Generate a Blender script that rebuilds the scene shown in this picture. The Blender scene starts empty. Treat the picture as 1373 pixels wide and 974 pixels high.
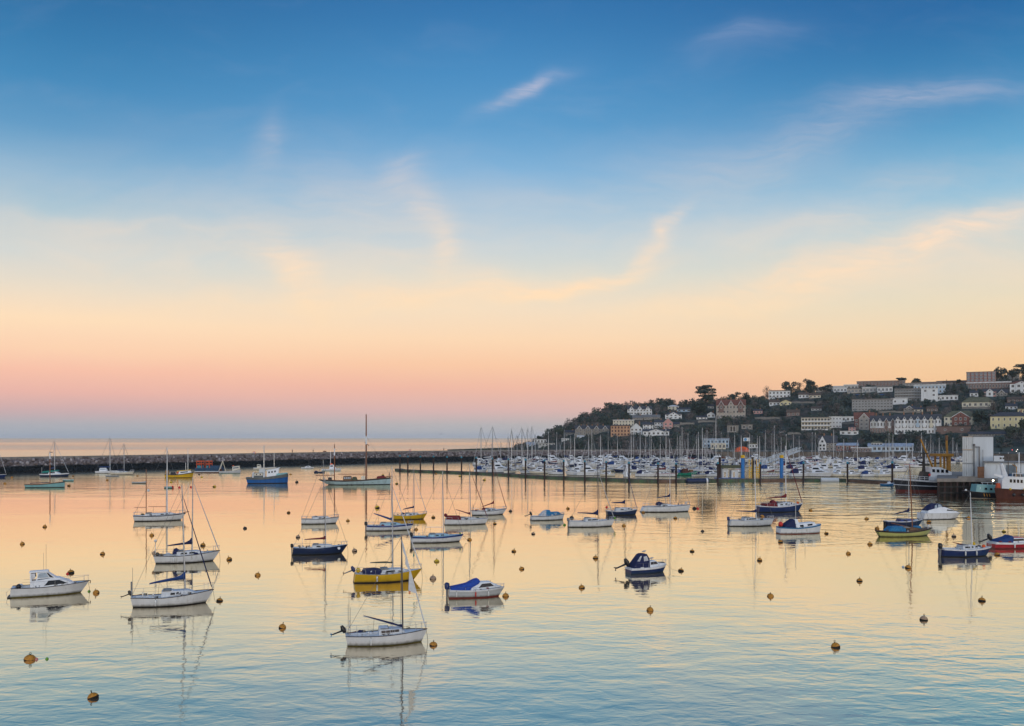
import bpy, math, random
import numpy as np
from mathutils import Vector, Matrix

rnd = random.Random(11)
F, HC, HY, CX = 1190.0, 15.0, 587.0, 686.5      # focal length in photo pixels, eye height, horizon row, centre column
SC = bpy.context.scene
COL = SC.collection
rad = math.radians


def P(px, py, z=0.0):
    """world point at height z seen at photo pixel (px, py)"""
    Y = (HC - z) * F / (py - HY)
    return Vector(((px - CX) * Y / F, Y, z))


def lin(c):
    return tuple(((x / 255) / 12.92 if x / 255 <= 0.04045 else ((x / 255 + 0.055) / 1.055) ** 2.4) for x in c)


# ------------------------------------------------------------------ node helper
class G:
    def __init__(s, tree):
        s.t = tree
        tree.nodes.clear()

    def n(s, typ, ins=None, **props):
        nd = s.t.nodes.new(typ)
        for k, v in props.items():
            setattr(nd, k, v)
        for k, v in (ins or {}).items():
            s.put(nd.inputs[k], v)
        return nd

    def put(s, sock, v):
        if isinstance(v, bpy.types.NodeSocket):
            s.t.links.new(v, sock)
        else:
            sock.default_value = v

    def m(s, op, a, b=0.0, c=0.0, clamp=False):
        nd = s.t.nodes.new('ShaderNodeMath')
        nd.operation = op
        nd.use_clamp = clamp
        for i, v in enumerate((a, b, c)):
            s.put(nd.inputs[i], v)
        return nd.outputs[0]

    def mix(s, f, a, b, mode='MIX'):
        nd = s.t.nodes.new('ShaderNodeMix')
        nd.data_type = 'RGBA'
        nd.blend_type = mode
        s.put(nd.inputs[0], f)
        s.put(nd.inputs[6], a if isinstance(a, bpy.types.NodeSocket) else (*a[:3], 1))
        s.put(nd.inputs[7], b if isinstance(b, bpy.types.NodeSocket) else (*b[:3], 1))
        return nd.outputs[2]

    def smooth(s, v, lo, hi, to0=0.0, to1=1.0):
        nd = s.t.nodes.new('ShaderNodeMapRange')
        nd.interpolation_type = 'SMOOTHSTEP'
        for i, x in enumerate((v, lo, hi, to0, to1)):
            s.put(nd.inputs[i], x)
        return nd.outputs[0]

    def ramp(s, f, stops, interp='LINEAR'):
        nd = s.t.nodes.new('ShaderNodeValToRGB')
        cr = nd.color_ramp
        cr.interpolation = interp
        while len(cr.elements) > 1:
            cr.elements.remove(cr.elements[-1])
        cr.elements[0].position = stops[0][0]
        cr.elements[0].color = (*stops[0][1], 1)
        for p, c in stops[1:]:
            e = cr.elements.new(p)
            e.color = (*c, 1)
        s.put(nd.inputs[0], f)
        return nd.outputs[0]

    def noise(s, vec, scale, detail=3.0, rough=0.5, dist=0.0):
        nd = s.t.nodes.new('ShaderNodeTexNoise')
        s.put(nd.inputs['Vector'], vec)
        s.put(nd.inputs['Scale'], scale)
        s.put(nd.inputs['Detail'], detail)
        s.put(nd.inputs['Roughness'], rough)
        s.put(nd.inputs['Distortion'], dist)
        return nd.outputs[0]

    def mapv(s, vec, scale=(1, 1, 1), rot=(0, 0, 0), loc=(0, 0, 0)):
        nd = s.t.nodes.new('ShaderNodeMapping')
        s.put(nd.inputs['Vector'], vec)
        nd.inputs['Location'].default_value = loc
        nd.inputs['Rotation'].default_value = rot
        nd.inputs['Scale'].default_value = scale
        return nd.outputs[0]


MATS = {}


def paint(name, rgb, rough=0.45, var=0.12, scale=2.0, bump=0.0, spec=0.4, metal=0.0, stain=None, second=None, streak=False):
    """principled paint with uneven tone; second = (colour, scale, lo, hi) for patches; stain = colour of a grimy waterline"""
    m = bpy.data.materials.new(name)
    m.use_nodes = True
    g = G(m.node_tree)
    tc = g.n('ShaderNodeTexCoord').outputs['Object']
    vec = g.mapv(tc, (1, 1, 0.18)) if streak else tc
    f = g.noise(vec, scale, 5, 0.6)
    lo = tuple(c * (1 - var) for c in rgb)
    hi = tuple(min(1, c * (1 + var)) for c in rgb)
    col = g.mix(g.smooth(f, 0.3, 0.7), lo, hi)
    if second:
        f2 = g.smooth(g.noise(vec, second[1], 4, 0.65), second[2], second[3])
        col = g.mix(f2, col, second[0])
    if stain:
        z = g.n('ShaderNodeSeparateXYZ', {0: tc}).outputs[2]
        nz = g.noise(g.mapv(tc, (1.5, 1.5, 0.4)), 1.6, 4, 0.6)
        h = g.m('ADD', z, g.m('MULTIPLY', g.m('SUBTRACT', nz, 0.5), 0.30))
        col = g.mix(g.smooth(h, 0.34, 0.04, 0.0, 0.8), col, stain)
    b = g.n('ShaderNodeBsdfPrincipled', {'Base Color': col, 'Roughness': rough, 'Metallic': metal, 'Specular IOR Level': spec})
    if bump:
        bn = g.n('ShaderNodeBump', {'Height': g.noise(tc, scale * 3, 5, 0.6), 'Strength': 0.7, 'Distance': bump})
        g.put(b.inputs['Normal'], bn.outputs[0])
    o = g.n('ShaderNodeOutputMaterial')
    g.put(o.inputs[0], b.outputs[0])
    MATS[name] = m
    return m


GRIME = (0.07, 0.065, 0.03)
for nm, c in dict(white=(0.72, 0.74, 0.74), cream=(0.66, 0.62, 0.5), grey_white=(0.5, 0.53, 0.54)).items():
    paint('hull_' + nm, c, 0.35, 0.07, 0.9, stain=GRIME, second=((0.44, 0.43, 0.36), 2.2, 0.55, 0.82), streak=True)
paint('hull_yellow', (0.62, 0.38, 0.015), 0.35, 0.10, 0.9, stain=(0.14, 0.09, 0.02))
paint('hull_lemon', (0.50, 0.51, 0.17), 0.35, 0.08, 0.9, stain=(0.12, 0.12, 0.04))
paint('hull_navy', (0.008, 0.020, 0.065), 0.3, 0.15, 0.9, stain=(0.02, 0.03, 0.04))
paint('hull_blue', (0.007, 0.024, 0.105), 0.32, 0.15, 0.9, stain=(0.02, 0.04, 0.07))
paint('hull_bright_blue', (0.008, 0.10, 0.33), 0.4, 0.15, 0.8, stain=(0.02, 0.04, 0.06), second=((0.05, 0.10, 0.16), 1.5, 0.6, 0.8), streak=True)
paint('hull_teal', (0.20, 0.42, 0.43), 0.45, 0.12, 0.8, stain=(0.06, 0.08, 0.06), second=((0.28, 0.2, 0.12), 1.4, 0.68, 0.82), streak=True)
paint('hull_pale_teal', (0.36, 0.50, 0.52), 0.45, 0.12, 0.8, stain=(0.08, 0.09, 0.07), second=((0.30, 0.2, 0.12), 1.1, 0.68, 0.84), streak=True)
paint('hull_red', (0.42, 0.018, 0.03), 0.32, 0.12, 0.9, stain=(0.08, 0.02, 0.02))
paint('hull_black', (0.012, 0.014, 0.02), 0.4, 0.2, 0.5, second=((0.06, 0.045, 0.035), 0.9, 0.62, 0.85), streak=True)
paint('hull_green', (0.01, 0.22, 0.13), 0.4, 0.15, 0.7, second=((0.02, 0.09, 0.06), 0.9, 0.6, 0.8))
paint('hull_rust', (0.095, 0.03, 0.018), 0.75, 0.35, 0.5, second=((0.05, 0.02, 0.014), 0.8, 0.45, 0.75), streak=True)
paint('hull_grey', (0.10, 0.115, 0.115), 0.55, 0.2, 0.8)
paint('boot_black', (0.012, 0.013, 0.014), 0.5)
paint('boot_red', (0.15, 0.025, 0.02), 0.6, 0.25, 1.0)
paint('boot_olive', (0.10, 0.09, 0.03), 0.6, 0.3, 1.5)
paint('stripe_blue', (0.01, 0.035, 0.17), 0.35)
paint('stripe_dark', (0.03, 0.022, 0.02), 0.5)
paint('stripe_red', (0.30, 0.03, 0.035), 0.4)
paint('stripe_white', (0.75, 0.76, 0.76), 0.4)
paint('deck_white', (0.62, 0.645, 0.66), 0.6, 0.08, 2.5, second=((0.40, 0.40, 0.36), 1.8, 0.58, 0.8))
paint('deck_pale_blue', (0.32, 0.52, 0.62), 0.6, 0.08, 2.0)
paint('deck_teak', (0.15, 0.085, 0.045), 0.7, 0.2, 3.0)
paint('deck_grey', (0.22, 0.23, 0.23), 0.7, 0.2, 1.5)
paint('gelcoat', (0.74, 0.76, 0.77), 0.35, 0.05, 1.5)
paint('gelcoat_cream', (0.62, 0.58, 0.46), 0.4, 0.06, 1.5)
paint('canvas_navy', (0.012, 0.018, 0.07), 0.85, 0.25, 4, bump=0.02)
paint('canvas_bright', (0.014, 0.060, 0.33), 0.8, 0.2, 4, bump=0.02)
paint('canvas_blue', (0.012, 0.046, 0.165), 0.8, 0.2, 4, bump=0.02)
paint('canvas_sky', (0.02, 0.16, 0.33), 0.8, 0.2, 4, bump=0.02)
paint('canvas_red', (0.16, 0.02, 0.025), 0.85, 0.2, 4, bump=0.02)
paint('canvas_olive', (0.08, 0.09, 0.055), 0.85, 0.2, 4, bump=0.02)
paint('canvas_teal', (0.02, 0.20, 0.17), 0.85, 0.2, 4, bump=0.02)
paint('sailcloth', (0.62, 0.64, 0.65), 0.8, 0.1, 3, bump=0.02)
paint('alloy', (0.42, 0.44, 0.46), 0.4, 0.1, 2, metal=0.35)
paint('alloy_pale', (0.74, 0.75, 0.74), 0.45, 0.08, 2)
paint('alloy_dark', (0.10, 0.09, 0.085), 0.45, 0.15, 2)
paint('spar_wood', (0.23, 0.085, 0.035), 0.5, 0.25, 3)
paint('wire', (0.13, 0.13, 0.135), 0.5, 0.1, 3)
paint('steel_rail', (0.50, 0.51, 0.52), 0.35, 0.08, 3, metal=0.4)
paint('rope', (0.10, 0.09, 0.07), 0.9, 0.3, 6)
paint('black_plastic', (0.012, 0.013, 0.016), 0.35, 0.2, 4)
paint('navy_plastic', (0.015, 0.03, 0.12), 0.35, 0.2, 4)
paint('grey_plastic', (0.17, 0.18, 0.19), 0.5, 0.2, 4)
paint('glass_dark', (0.010, 0.012, 0.016), 0.15, 0.2, 2, spec=0.28)
paint('glass_brown', (0.05, 0.036, 0.032), 0.15, 0.2, 2, spec=0.3)
paint('glass_pale', (0.32, 0.38, 0.42), 0.15, 0.25, 5, spec=0.6)
paint('perspex', (0.46, 0.46, 0.47), 0.2, 0.3, 3, spec=0.6)
paint('buoy_amber', (0.48, 0.21, 0.022), 0.65, 0.3, 5, second=((0.06, 0.045, 0.025), 6, 0.52, 0.75))
paint('buoy_yellow', (0.62, 0.40, 0.02), 0.6, 0.2, 5, second=((0.12, 0.085, 0.03), 6, 0.6, 0.8))
paint('buoy_tan', (0.40, 0.27, 0.17), 0.75, 0.25, 5, second=((0.10, 0.07, 0.05), 6, 0.5, 0.75))
paint('buoy_dark', (0.045, 0.04, 0.035), 0.8, 0.4, 5)
paint('buoy_pink', (0.50, 0.20, 0.18), 0.6, 0.2, 5)
paint('weed', (0.016, 0.015, 0.011), 0.9, 0.5, 8)
paint('float_red', (0.60, 0.035, 0.025), 0.5, 0.15, 5)
paint('float_green', (0.12, 0.30, 0.02), 0.5, 0.2, 5)
paint('float_white', (0.68, 0.69, 0.66), 0.5, 0.1, 5)
paint('float_orange', (0.75, 0.11, 0.015), 0.6, 0.12, 2)
paint('pile_steel', (0.045, 0.028, 0.024), 0.85, 0.4, 1.2, second=((0.02, 0.025, 0.03), 0.9, 0.5, 0.75), streak=True)
paint('pile_cap', (0.03, 0.24, 0.33), 0.5, 0.15, 2)
paint('pile_blue', (0.008, 0.16, 0.46), 0.4, 0.12, 1)
paint('pile_yellow', (0.72, 0.42, 0.01), 0.45, 0.1, 1)
paint('pontoon_deck', (0.13, 0.12, 0.10), 0.85, 0.25, 0.6)
paint('pontoon_skirt', (0.085, 0.10, 0.075), 0.9, 0.4, 0.5, second=((0.09, 0.17, 0.085), 0.35, 0.40, 0.65), streak=True)
paint('pontoon_timber', (0.16, 0.10, 0.07), 0.9, 0.3, 0.6)
paint('concrete', (0.23, 0.21, 0.185), 0.9, 0.2, 0.4, second=((0.12, 0.115, 0.10), 0.25, 0.5, 0.75))
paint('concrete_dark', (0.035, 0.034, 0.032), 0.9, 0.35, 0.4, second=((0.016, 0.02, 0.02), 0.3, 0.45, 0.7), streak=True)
paint('crane_yellow', (0.42, 0.20, 0.025), 0.55, 0.2, 1, second=((0.12, 0.05, 0.02), 1.2, 0.6, 0.85))
paint('container_white', (0.62, 0.64, 0.63), 0.5, 0.06, 1, second=((0.35, 0.30, 0.24), 1.6, 0.62, 0.85), streak=True)
paint('shed_white', (0.60, 0.64, 0.66), 0.5, 0.07, 0.5, second=((0.40, 0.41, 0.40), 0.6, 0.6, 0.85), streak=True)
paint('timber_brown', (0.19, 0.095, 0.05), 0.8, 0.2, 1)
paint('door_grey', (0.13, 0.17, 0.20), 0.5, 0.1, 1)
paint('net_orange', (0.50, 0.09, 0.04), 0.9, 0.3, 6)
paint('barge_blue', (0.02, 0.06, 0.12), 0.7, 0.3, 1)
paint('skin', (0.40, 0.24, 0.17), 0.6)
paint('coat_dark', (0.03, 0.02, 0.025), 0.9)
paint('coat_maroon', (0.09, 0.02, 0.02), 0.9)
paint('trousers', (0.018, 0.02, 0.03), 0.9)
paint('hair', (0.03, 0.02, 0.014), 0.9)
paint('gull_feather', (0.42, 0.43, 0.45), 0.8)
# town
for nm, c in dict(white=(0.66, 0.68, 0.68), cream=(0.60, 0.56, 0.43), stone=(0.23, 0.215, 0.19), orange=(0.46, 0.28, 0.17), pink=(0.55, 0.29, 0.26), brick=(0.20, 0.092, 0.074),
                  dull_brick=(0.18, 0.125, 0.108), grey=(0.24, 0.25, 0.25), buff=(0.38, 0.34, 0.29), pale_blue=(0.42, 0.53, 0.62), dirty_white=(0.44, 0.45, 0.43), yellow=(0.60, 0.54, 0.32)).items():
    paint('wall_' + nm, c, 0.85, 0.10, 0.3, second=(tuple(x * 0.72 for x in c), 0.5, 0.55, 0.85), streak=True)
for nm, c in dict(slate=(0.06, 0.065, 0.075), brown=(0.11, 0.08, 0.06), red=(0.18, 0.075, 0.054), grey=(0.17, 0.17, 0.165), mossy=(0.12, 0.12, 0.075), blue_grey=(0.30, 0.36, 0.44), flat=(0.22, 0.20, 0.185), white=(0.55, 0.56, 0.56)).items():
    paint('roof_' + nm, c, 0.85, 0.22, 0.6, bump=0.05)
paint('pane', (0.02, 0.026, 0.034), 0.15, 0.4, 0.4, spec=0.6)
paint('pane_grey', (0.12, 0.14, 0.16), 0.15, 0.4, 0.4, spec=0.6)
paint('trim_white', (0.68, 0.69, 0.68), 0.6, 0.06)
paint('trim_blue', (0.10, 0.28, 0.50), 0.6, 0.06)
paint('trim_red', (0.20, 0.035, 0.03), 0.7, 0.1)
paint('chimney_brick', (0.27, 0.15, 0.09), 0.9, 0.25, 1)
paint('car_white', (0.6, 0.6, 0.6), 0.3)
paint('car_blue', (0.04, 0.12, 0.30), 0.3)
paint('car_red', (0.35, 0.03, 0.02), 0.3)
paint('car_dark', (0.03, 0.035, 0.04), 0.3)
paint('tyre', (0.012, 0.012, 0.012), 0.8)
paint('bark', (0.05, 0.04, 0.032), 0.95, 0.3, 2)
paint('leaf_dark', (0.060, 0.088, 0.084), 0.8, 0.3, 0.4, spec=0.15)
paint('leaf_mid', (0.086, 0.108, 0.080), 0.8, 0.3, 0.4, spec=0.15)
paint('leaf_bare', (0.175, 0.155, 0.145), 0.9, 0.35, 0.4, spec=0.1)
paint('leaf_ivy', (0.076, 0.104, 0.100), 0.8, 0.3, 0.4, spec=0.15)


def lamp_mat(name, col, strength):
    m = bpy.data.materials.new(name)
    m.use_nodes = True
    g = G(m.node_tree)
    e = g.n('ShaderNodeEmission', {'Color': (*col, 1), 'Strength': strength})
    g.put(g.n('ShaderNodeOutputMaterial').inputs[0], e.outputs[0])
    MATS[name] = m


lamp_mat('floodlight_glow', (1.0, 0.72, 0.42), 18)
lamp_mat('small_glow_white', (1.0, 0.92, 0.8), 3)
lamp_mat('small_glow_red', (1.0, 0.1, 0.12), 2.5)


# ------------------------------------------------------------------ mesh helper
class MB:
    def __init__(s):
        s.v, s.f, s.mi, s.names = [], [], [], []

    def mat(s, name):
        if name not in s.names:
            s.names.append(name)
        return s.names.index(name)

    def add(s, verts, faces, mat):
        k = len(s.v)
        s.v += [tuple(p) for p in verts]
        i = s.mat(mat)
        for f in faces:
            s.f.append(tuple(a + k for a in f))
            s.mi.append(i)
        return s

    def box(s, lo, hi, mat, taper=1.0, rotz=0.0, piv=None):
        x0, y0, z0 = lo
        x1, y1, z1 = hi
        cx, cy = (x0 + x1) / 2, (y0 + y1) / 2
        t = taper
        vs = [(x0, y0, z0), (x1, y0, z0), (x1, y1, z0), (x0, y1, z0)]
        vs += [(cx + (x - cx) * t, cy + (y - cy) * t, z1) for x, y, _ in vs]
        if rotz:
            c, sn = math.cos(rotz), math.sin(rotz)
            px, py = piv or (cx, cy)
            vs = [(px + (x - px) * c - (y - py) * sn, py + (x - px) * sn + (y - py) * c, z) for x, y, z in vs]
        return s.add(vs, [(3, 2, 1, 0), (4, 5, 6, 7), (0, 1, 5, 4), (1, 2, 6, 5), (2, 3, 7, 6), (3, 0, 4, 7)], mat)

    def tube(s, pts, r, mat, n=6, sq=1.0, closed=False):
        pts = [Vector(p) for p in pts]
        rs = r if isinstance(r, (list, tuple)) else [r] * len(pts)
        rings = []
        for i, p in enumerate(pts):
            a = pts[max(i - 1, 0)]
            b = pts[min(i + 1, len(pts) - 1)]
            t = (b - a)
            t = t.normalized() if t.length > 1e-9 else Vector((0, 0, 1))
            up = Vector((0, 0, 1)) if abs(t.z) < 0.95 else Vector((1, 0, 0))
            u = t.cross(up).normalized()
            w = u.cross(t).normalized()
            rings.append([p + u * (rs[i] * math.cos(2 * math.pi * k / n)) + w * (rs[i] * sq * math.sin(2 * math.pi * k / n)) for k in range(n)])
        vs = [q for ring in rings for q in ring]
        fs = []
        for i in range(len(rings) - 1):
            for k in range(n):
                fs.append((i * n + k, i * n + (k + 1) % n, (i + 1) * n + (k + 1) % n, (i + 1) * n + k))
        fs.append(tuple(range(n - 1, -1, -1)))
        fs.append(tuple(range((len(rings) - 1) * n, len(rings) * n)))
        return s.add(vs, fs, mat)

    def lathe(s, prof, mat, n=12, c=(0, 0, 0), mats=None, wob=0.0):
        """prof: (r, z) list bottom to top"""
        vs = []
        for r, z in prof:
            for k in range(n):
                a = 2 * math.pi * k / n
                q = 1 + wob * (rnd.random() - 0.5)
                vs.append((c[0] + r * q * math.cos(a), c[1] + r * q * math.sin(a), c[2] + z))
        k0 = len(s.v)
        s.v += vs
        for i in range(len(prof) - 1):
            mt = s.mat(mats[i] if mats else mat)
            for k in range(n):
                s.f.append((k0 + i * n + k, k0 + i * n + (k + 1) % n, k0 + (i + 1) * n + (k + 1) % n, k0 + (i + 1) * n + k))
                s.mi.append(mt)
        s.f.append(tuple(k0 + k for k in range(n - 1, -1, -1)))
        s.mi.append(s.mat(mats[0] if mats else mat))
        s.f.append(tuple(k0 + (len(prof) - 1) * n + k for k in range(n)))
        s.mi.append(s.mat(mats[-1] if mats else mat))
        return s

    def slab(s, prof, wf, mat, side=0, off=0.0, dx=None):
        """side profile in x,z given a half width wf(x,z); side=+-1 makes a thin raised panel on that side only.
        Cut into upright slices so that the flanks follow the curve of the hull."""
        if dx:
            q = []
            for (xa, za), (xb, zb) in zip(prof, prof[1:] + prof[:1]):
                q.append((xa, za))
                ks = range(math.floor(min(xa, xb) / dx) + 1, math.ceil(max(xa, xb) / dx))
                for k in (ks if xb > xa else reversed(ks)):
                    f = (k * dx - xa) / (xb - xa)
                    if 1e-4 < f < 1 - 1e-4:
                        q.append((k * dx, za + (zb - za) * f))
            prof = q
        n = len(prof)
        if side == 0:
            ya, yb = (lambda x, z: -wf(x, z)), (lambda x, z: wf(x, z))
        else:
            ya, yb = (lambda x, z: side * (wf(x, z) - 0.02)), (lambda x, z: side * (wf(x, z) + off))
        vs = [(x, ya(x, z), z) for x, z in prof] + [(x, yb(x, z), z) for x, z in prof]
        fs = [(i, i + n, (i + 1) % n + n, (i + 1) % n) for i in range(n)]
        if not dx:
            return s.add(vs, fs + [tuple(range(n)), tuple(range(2 * n - 1, n - 1, -1))], mat)
        idx = {(round(x, 5), round(z, 5)): i for i, (x, z) in enumerate(prof)}
        x0, x1 = min(p[0] for p in prof), max(p[0] for p in prof)
        for k in range(math.floor(x0 / dx), math.ceil(x1 / dx)):
            poly = prof
            for lim, sg in ((k * dx, 1), ((k + 1) * dx, -1)):
                out = []
                for (xa, za), (xb, zb) in zip(poly, poly[1:] + poly[:1]):
                    ia, ib = sg * (xa - lim) >= -1e-7, sg * (xb - lim) >= -1e-7
                    if ia:
                        out.append((xa, za))
                    if ia != ib and abs(xa - lim) > 1e-6 and abs(xb - lim) > 1e-6:
                        f = (lim - xa) / (xb - xa)
                        out.append((lim, za + (zb - za) * f))
                poly = out
                if len(poly) < 3:
                    break
            cl = []
            for p in poly:
                if not cl or abs(p[0] - cl[-1][0]) + abs(p[1] - cl[-1][1]) > 1e-5:
                    cl.append(p)
            if len(cl) > 2 and abs(cl[0][0] - cl[-1][0]) + abs(cl[0][1] - cl[-1][1]) < 1e-5:
                cl.pop()
            if len(cl) < 3:
                continue
            ids = []
            for x, z in cl:
                kk = (round(x, 5), round(z, 5))
                if kk not in idx:
                    idx[kk] = ('n', len(vs))
                    vs += [(x, ya(x, z), z), (x, yb(x, z), z)]
                ids.append(idx[kk])
            a = [v[1] if isinstance(v, tuple) else v for v in ids]
            c = [v[1] + 1 if isinstance(v, tuple) else v + n for v in ids]
            if len(set(a)) == len(a):
                fs += [tuple(a), tuple(reversed(c))]
        return s.add(vs, fs, mat)

    def build(s, name, parent=None, smooth=None, loc=None, bevel=0.0):
        me = bpy.data.meshes.new(name)
        me.from_pydata(s.v, [], s.f)
        for nm in s.names:
            me.materials.append(MATS[nm])
        if len(s.names) > 1:
            me.polygons.foreach_set('material_index', s.mi)
        me.update()
        if smooth:
            me.polygons.foreach_set('use_smooth', [True] * len(me.polygons))
            me.set_sharp_from_angle(angle=rad(smooth))
        o = bpy.data.objects.new(name, me)
        COL.objects.link(o)
        if loc is not None:
            o.location = loc
        if parent is not None:
            o.parent = parent
        if bevel:
            bv = o.modifiers.new('edge', 'BEVEL')
            bv.width = bevel
            bv.segments = 2
            bv.limit_method = 'ANGLE'
        return o


THINGS = []


def tag(o, label=None, cat=None, group=None, kind=None):
    if label:
        o['label'] = label
    if cat:
        o['category'] = cat
        THINGS.append(o)
    if group:
        o['group'] = group
    if kind:
        o['kind'] = kind
    return o


def empty(name, loc, rz, label, cat, group=None):
    o = bpy.data.objects.new(name, None)
    o.empty_display_size = 0.5
    COL.objects.link(o)
    o.location = loc
    o.rotation_euler = (0, 0, rz)
    return tag(o, label, cat, group)


KIDS = {}


def freeze(root):
    """remember a thing's tree so that copies are cheap"""
    KIDS[root] = [(c, [g for g in bpy.data.objects if g.parent == c]) for c in bpy.data.objects if c.parent == root]


def copy_tree(root, loc, rz, label, group=None, sc=1.0):
    r = root.copy()
    COL.objects.link(r)
    r.location = loc
    r.rotation_euler = (0, 0, rz)
    r.scale = (sc, sc, sc)
    r['label'] = label
    if group:
        r['group'] = group
    THINGS.append(r)
    made = []
    for ch, gs in KIDS[root]:
        c = ch.copy()
        COL.objects.link(c)
        c.parent = r
        made.append(c)
        for gch in gs:
            d = gch.copy()
            COL.objects.link(d)
            d.parent = c
    return r, made
# ------------------------------------------------------------------ camera
cam = bpy.data.cameras.new('camera')
cam.sensor_width = 36.0
cam.lens = 36.0 * F / 1373.0
cam.shift_y = (HY - 487.0) / 1373.0
cam.clip_start = 0.5
cam.clip_end = 80000
co = bpy.data.objects.new('camera', cam)
COL.objects.link(co)
co.location = (0, 0, HC)
co.rotation_euler = (rad(90), 0, 0)
SC.camera = co
SC.view_settings.view_transform = 'Standard'
SC.view_settings.look = 'None'
SC.view_settings.gamma = 1.0
SC.view_settings.exposure = 0.0
SC.view_settings.use_curve_mapping = False
SC.cycles.max_bounces = 6
SC.cycles.glossy_bounces = 3
SC.cycles.volume_bounces = 1
SC.cycles.caustics_reflective = False
SC.cycles.sample_clamp_indirect = 4.0

# ------------------------------------------------------------------ sky
world = bpy.data.worlds.new('World')
SC.world = world
world.use_nodes = True
g = G(world.node_tree)
SUN_EL, SUN_AZ = rad(7), rad(168)          # azimuth measured clockwise from +Y: low sun behind the viewer, a little to the right
d = g.n('ShaderNodeTexCoord').outputs['Generated']
sx = g.n('ShaderNodeSeparateXYZ', {0: d})
X, Y, Z = sx.outputs
hor = g.m('SQRT', g.m('ADD', g.m('MULTIPLY', X, X), g.m('MULTIPLY', Y, Y)))
el = g.m('DIVIDE', Z, g.m('MAXIMUM', hor, 0.02))                 # tangent of the elevation
fac = g.m('DIVIDE', el, 0.62, clamp=True)


def stops(rows, k):
    out = []
    for py, c in rows:
        out.append(((HY - py) / F * k / 0.62, lin(c)))
    out.sort(key=lambda s: s[0])
    return out


rowsC = [(587, (170, 176, 182)), (570, (183, 178, 180)), (551, (216, 178, 175)), (520, (238, 180, 160)), (490, (248, 196, 160)), (455, (250, 212, 175)), (415, (240, 218, 191)), (375, (219, 216, 203)),
         (330, (196, 207, 212)), (280, (160, 191, 214)), (230, (125, 174, 212)), (170, (88, 152, 200)), (100, (68, 137, 190)), (40, (52, 121, 177)), (0, (43, 111, 169)), (-150, (30, 88, 148))]
rowsL = [(587, (158, 172, 184)), (568, (172, 172, 180)), (550, (200, 168, 172)), (525, (231, 174, 165)), (495, (246, 186, 164)), (465, (251, 205, 172)), (425, (252, 219, 183)), (385, (232, 217, 196)),
         (335, (205, 210, 208)), (285, (172, 196, 208)), (230, (138, 178, 206)), (165, (92, 150, 193)), (100, (60, 132, 182)), (40, (45, 118, 170)), (0, (38, 109, 162)), (-150, (22, 80, 138))]
rowsR = [(587, (215, 180, 160)), (550, (235, 186, 150)), (515, (243, 194, 146)), (480, (245, 203, 156)), (440, (239, 213, 177)), (400, (230, 216, 188)), (350, (212, 213, 202)),
         (300, (182, 205, 212)), (250, (140, 187, 214)), (200, (104, 167, 205)), (140, (72, 142, 190)), (80, (50, 124, 176)), (40, (40, 112, 167)), (0, (33, 102, 160)), (-150, (22, 78, 138))]
cC = g.ramp(fac, stops(rowsC, 1.0))
cL = g.ramp(fac, stops(rowsL, 0.88))
cR = g.ramp(fac, stops(rowsR, 0.88))
Yp = g.m('MAXIMUM', Y, 0.08)
u = g.m('DIVIDE', X, Yp)
v = g.m('DIVIDE', Z, Yp)
col = g.mix(g.smooth(u, -0.05, 0.55), g.mix(g.smooth(u, 0.0, -0.55), cC, cL), cR)

# thin cirrus: broad soft streaks of fine fibres, each given by its direction in the sky
uv = g.n('ShaderNodeCombineXYZ', {0: u, 1: v}).outputs[0]
warp = g.n('ShaderNodeTexNoise', {'Vector': uv, 'Scale': 7.0, 'Detail': 3.0}).outputs['Color']
wsub = g.n('ShaderNodeVectorMath', {0: warp, 1: (0.5, 0.5, 0.5)}, operation='SUBTRACT').outputs[0]
wv = g.n('ShaderNodeVectorMath', {0: wsub, 'Scale': 0.065}, operation='SCALE').outputs[0]
uvw = g.n('ShaderNodeVectorMath', {0: uv, 1: wv}, operation='ADD').outputs[0]
sw = g.n('ShaderNodeSeparateXYZ', {0: uvw})
U, V = sw.outputs[0], sw.outputs[1]
CLOUDS = [  # px, py, half length, half width, angle (deg, anticlockwise), strength, bend
    (697, 126, 55, 10, 31, 0.50, 0.0), (725, 106, 42, 7, 18, 0.30, 0.0), (800, 383, 85, 10, 15, 0.62, 0.0), (715, 402, 90, 9, 8, 0.45, 0.0), (560, 408, 150, 13, 5, 0.38, 0.0), (1150, 372, 260, 22, 12, 0.30, 0.0), (858, 347, 36, 11, 42, 0.55, 0.0), (872, 312, 22, 9, 100, 0.34, 0.0), (893, 292, 32, 9, 40, 0.40, 0.0),
    (1270, 126, 140, 14, 4, 0.32, 0.0), (1120, 170, 150, 30, 19, 0.24, 0.0), (1330, 292, 120, 17, 16, 0.46, 0.0), (1190, 335, 150, 18, 13, 0.36, 0.0), (1040, 385, 170, 26, 14, 0.36, 0.0),
    (1120, 300, 110, 16, 6, 0.26, 0.0), (535, 228, 26, 16, 20, 0.30, 0.0), (575, 290, 60, 20, -55, 0.30, 0.0), (592, 335, 36, 14, -85, 0.28, 0.0), (398, 372, 66, 22, -55, 0.44, 0.0), (345, 345, 60, 18, -15, 0.26, 0.0),
    (356, 190, 42, 15, 78, 0.22, 0.0), (590, 398, 210, 18, 4, 0.36, 0.0), (640, 372, 120, 18, -12, 0.22, 0.0), (1000, 45, 62, 15, 8, 0.22, 0.0), (150, 300, 190, 10, -4, 0.24, 0.0), (455, 270, 110, 55, -10, 0.20, 0.0),
    (230, 415, 260, 14, 3, 0.25, 0.0), (930, 415, 180, 13, 6, 0.22, 0.0), (120, 470, 150, 9, 4, 0.16, 0.0), (1230, 250, 160, 20, 10, 0.14, 0.0), (880, 245, 150, 40, 15, 0.12, 0.0)]
dens = None
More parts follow.
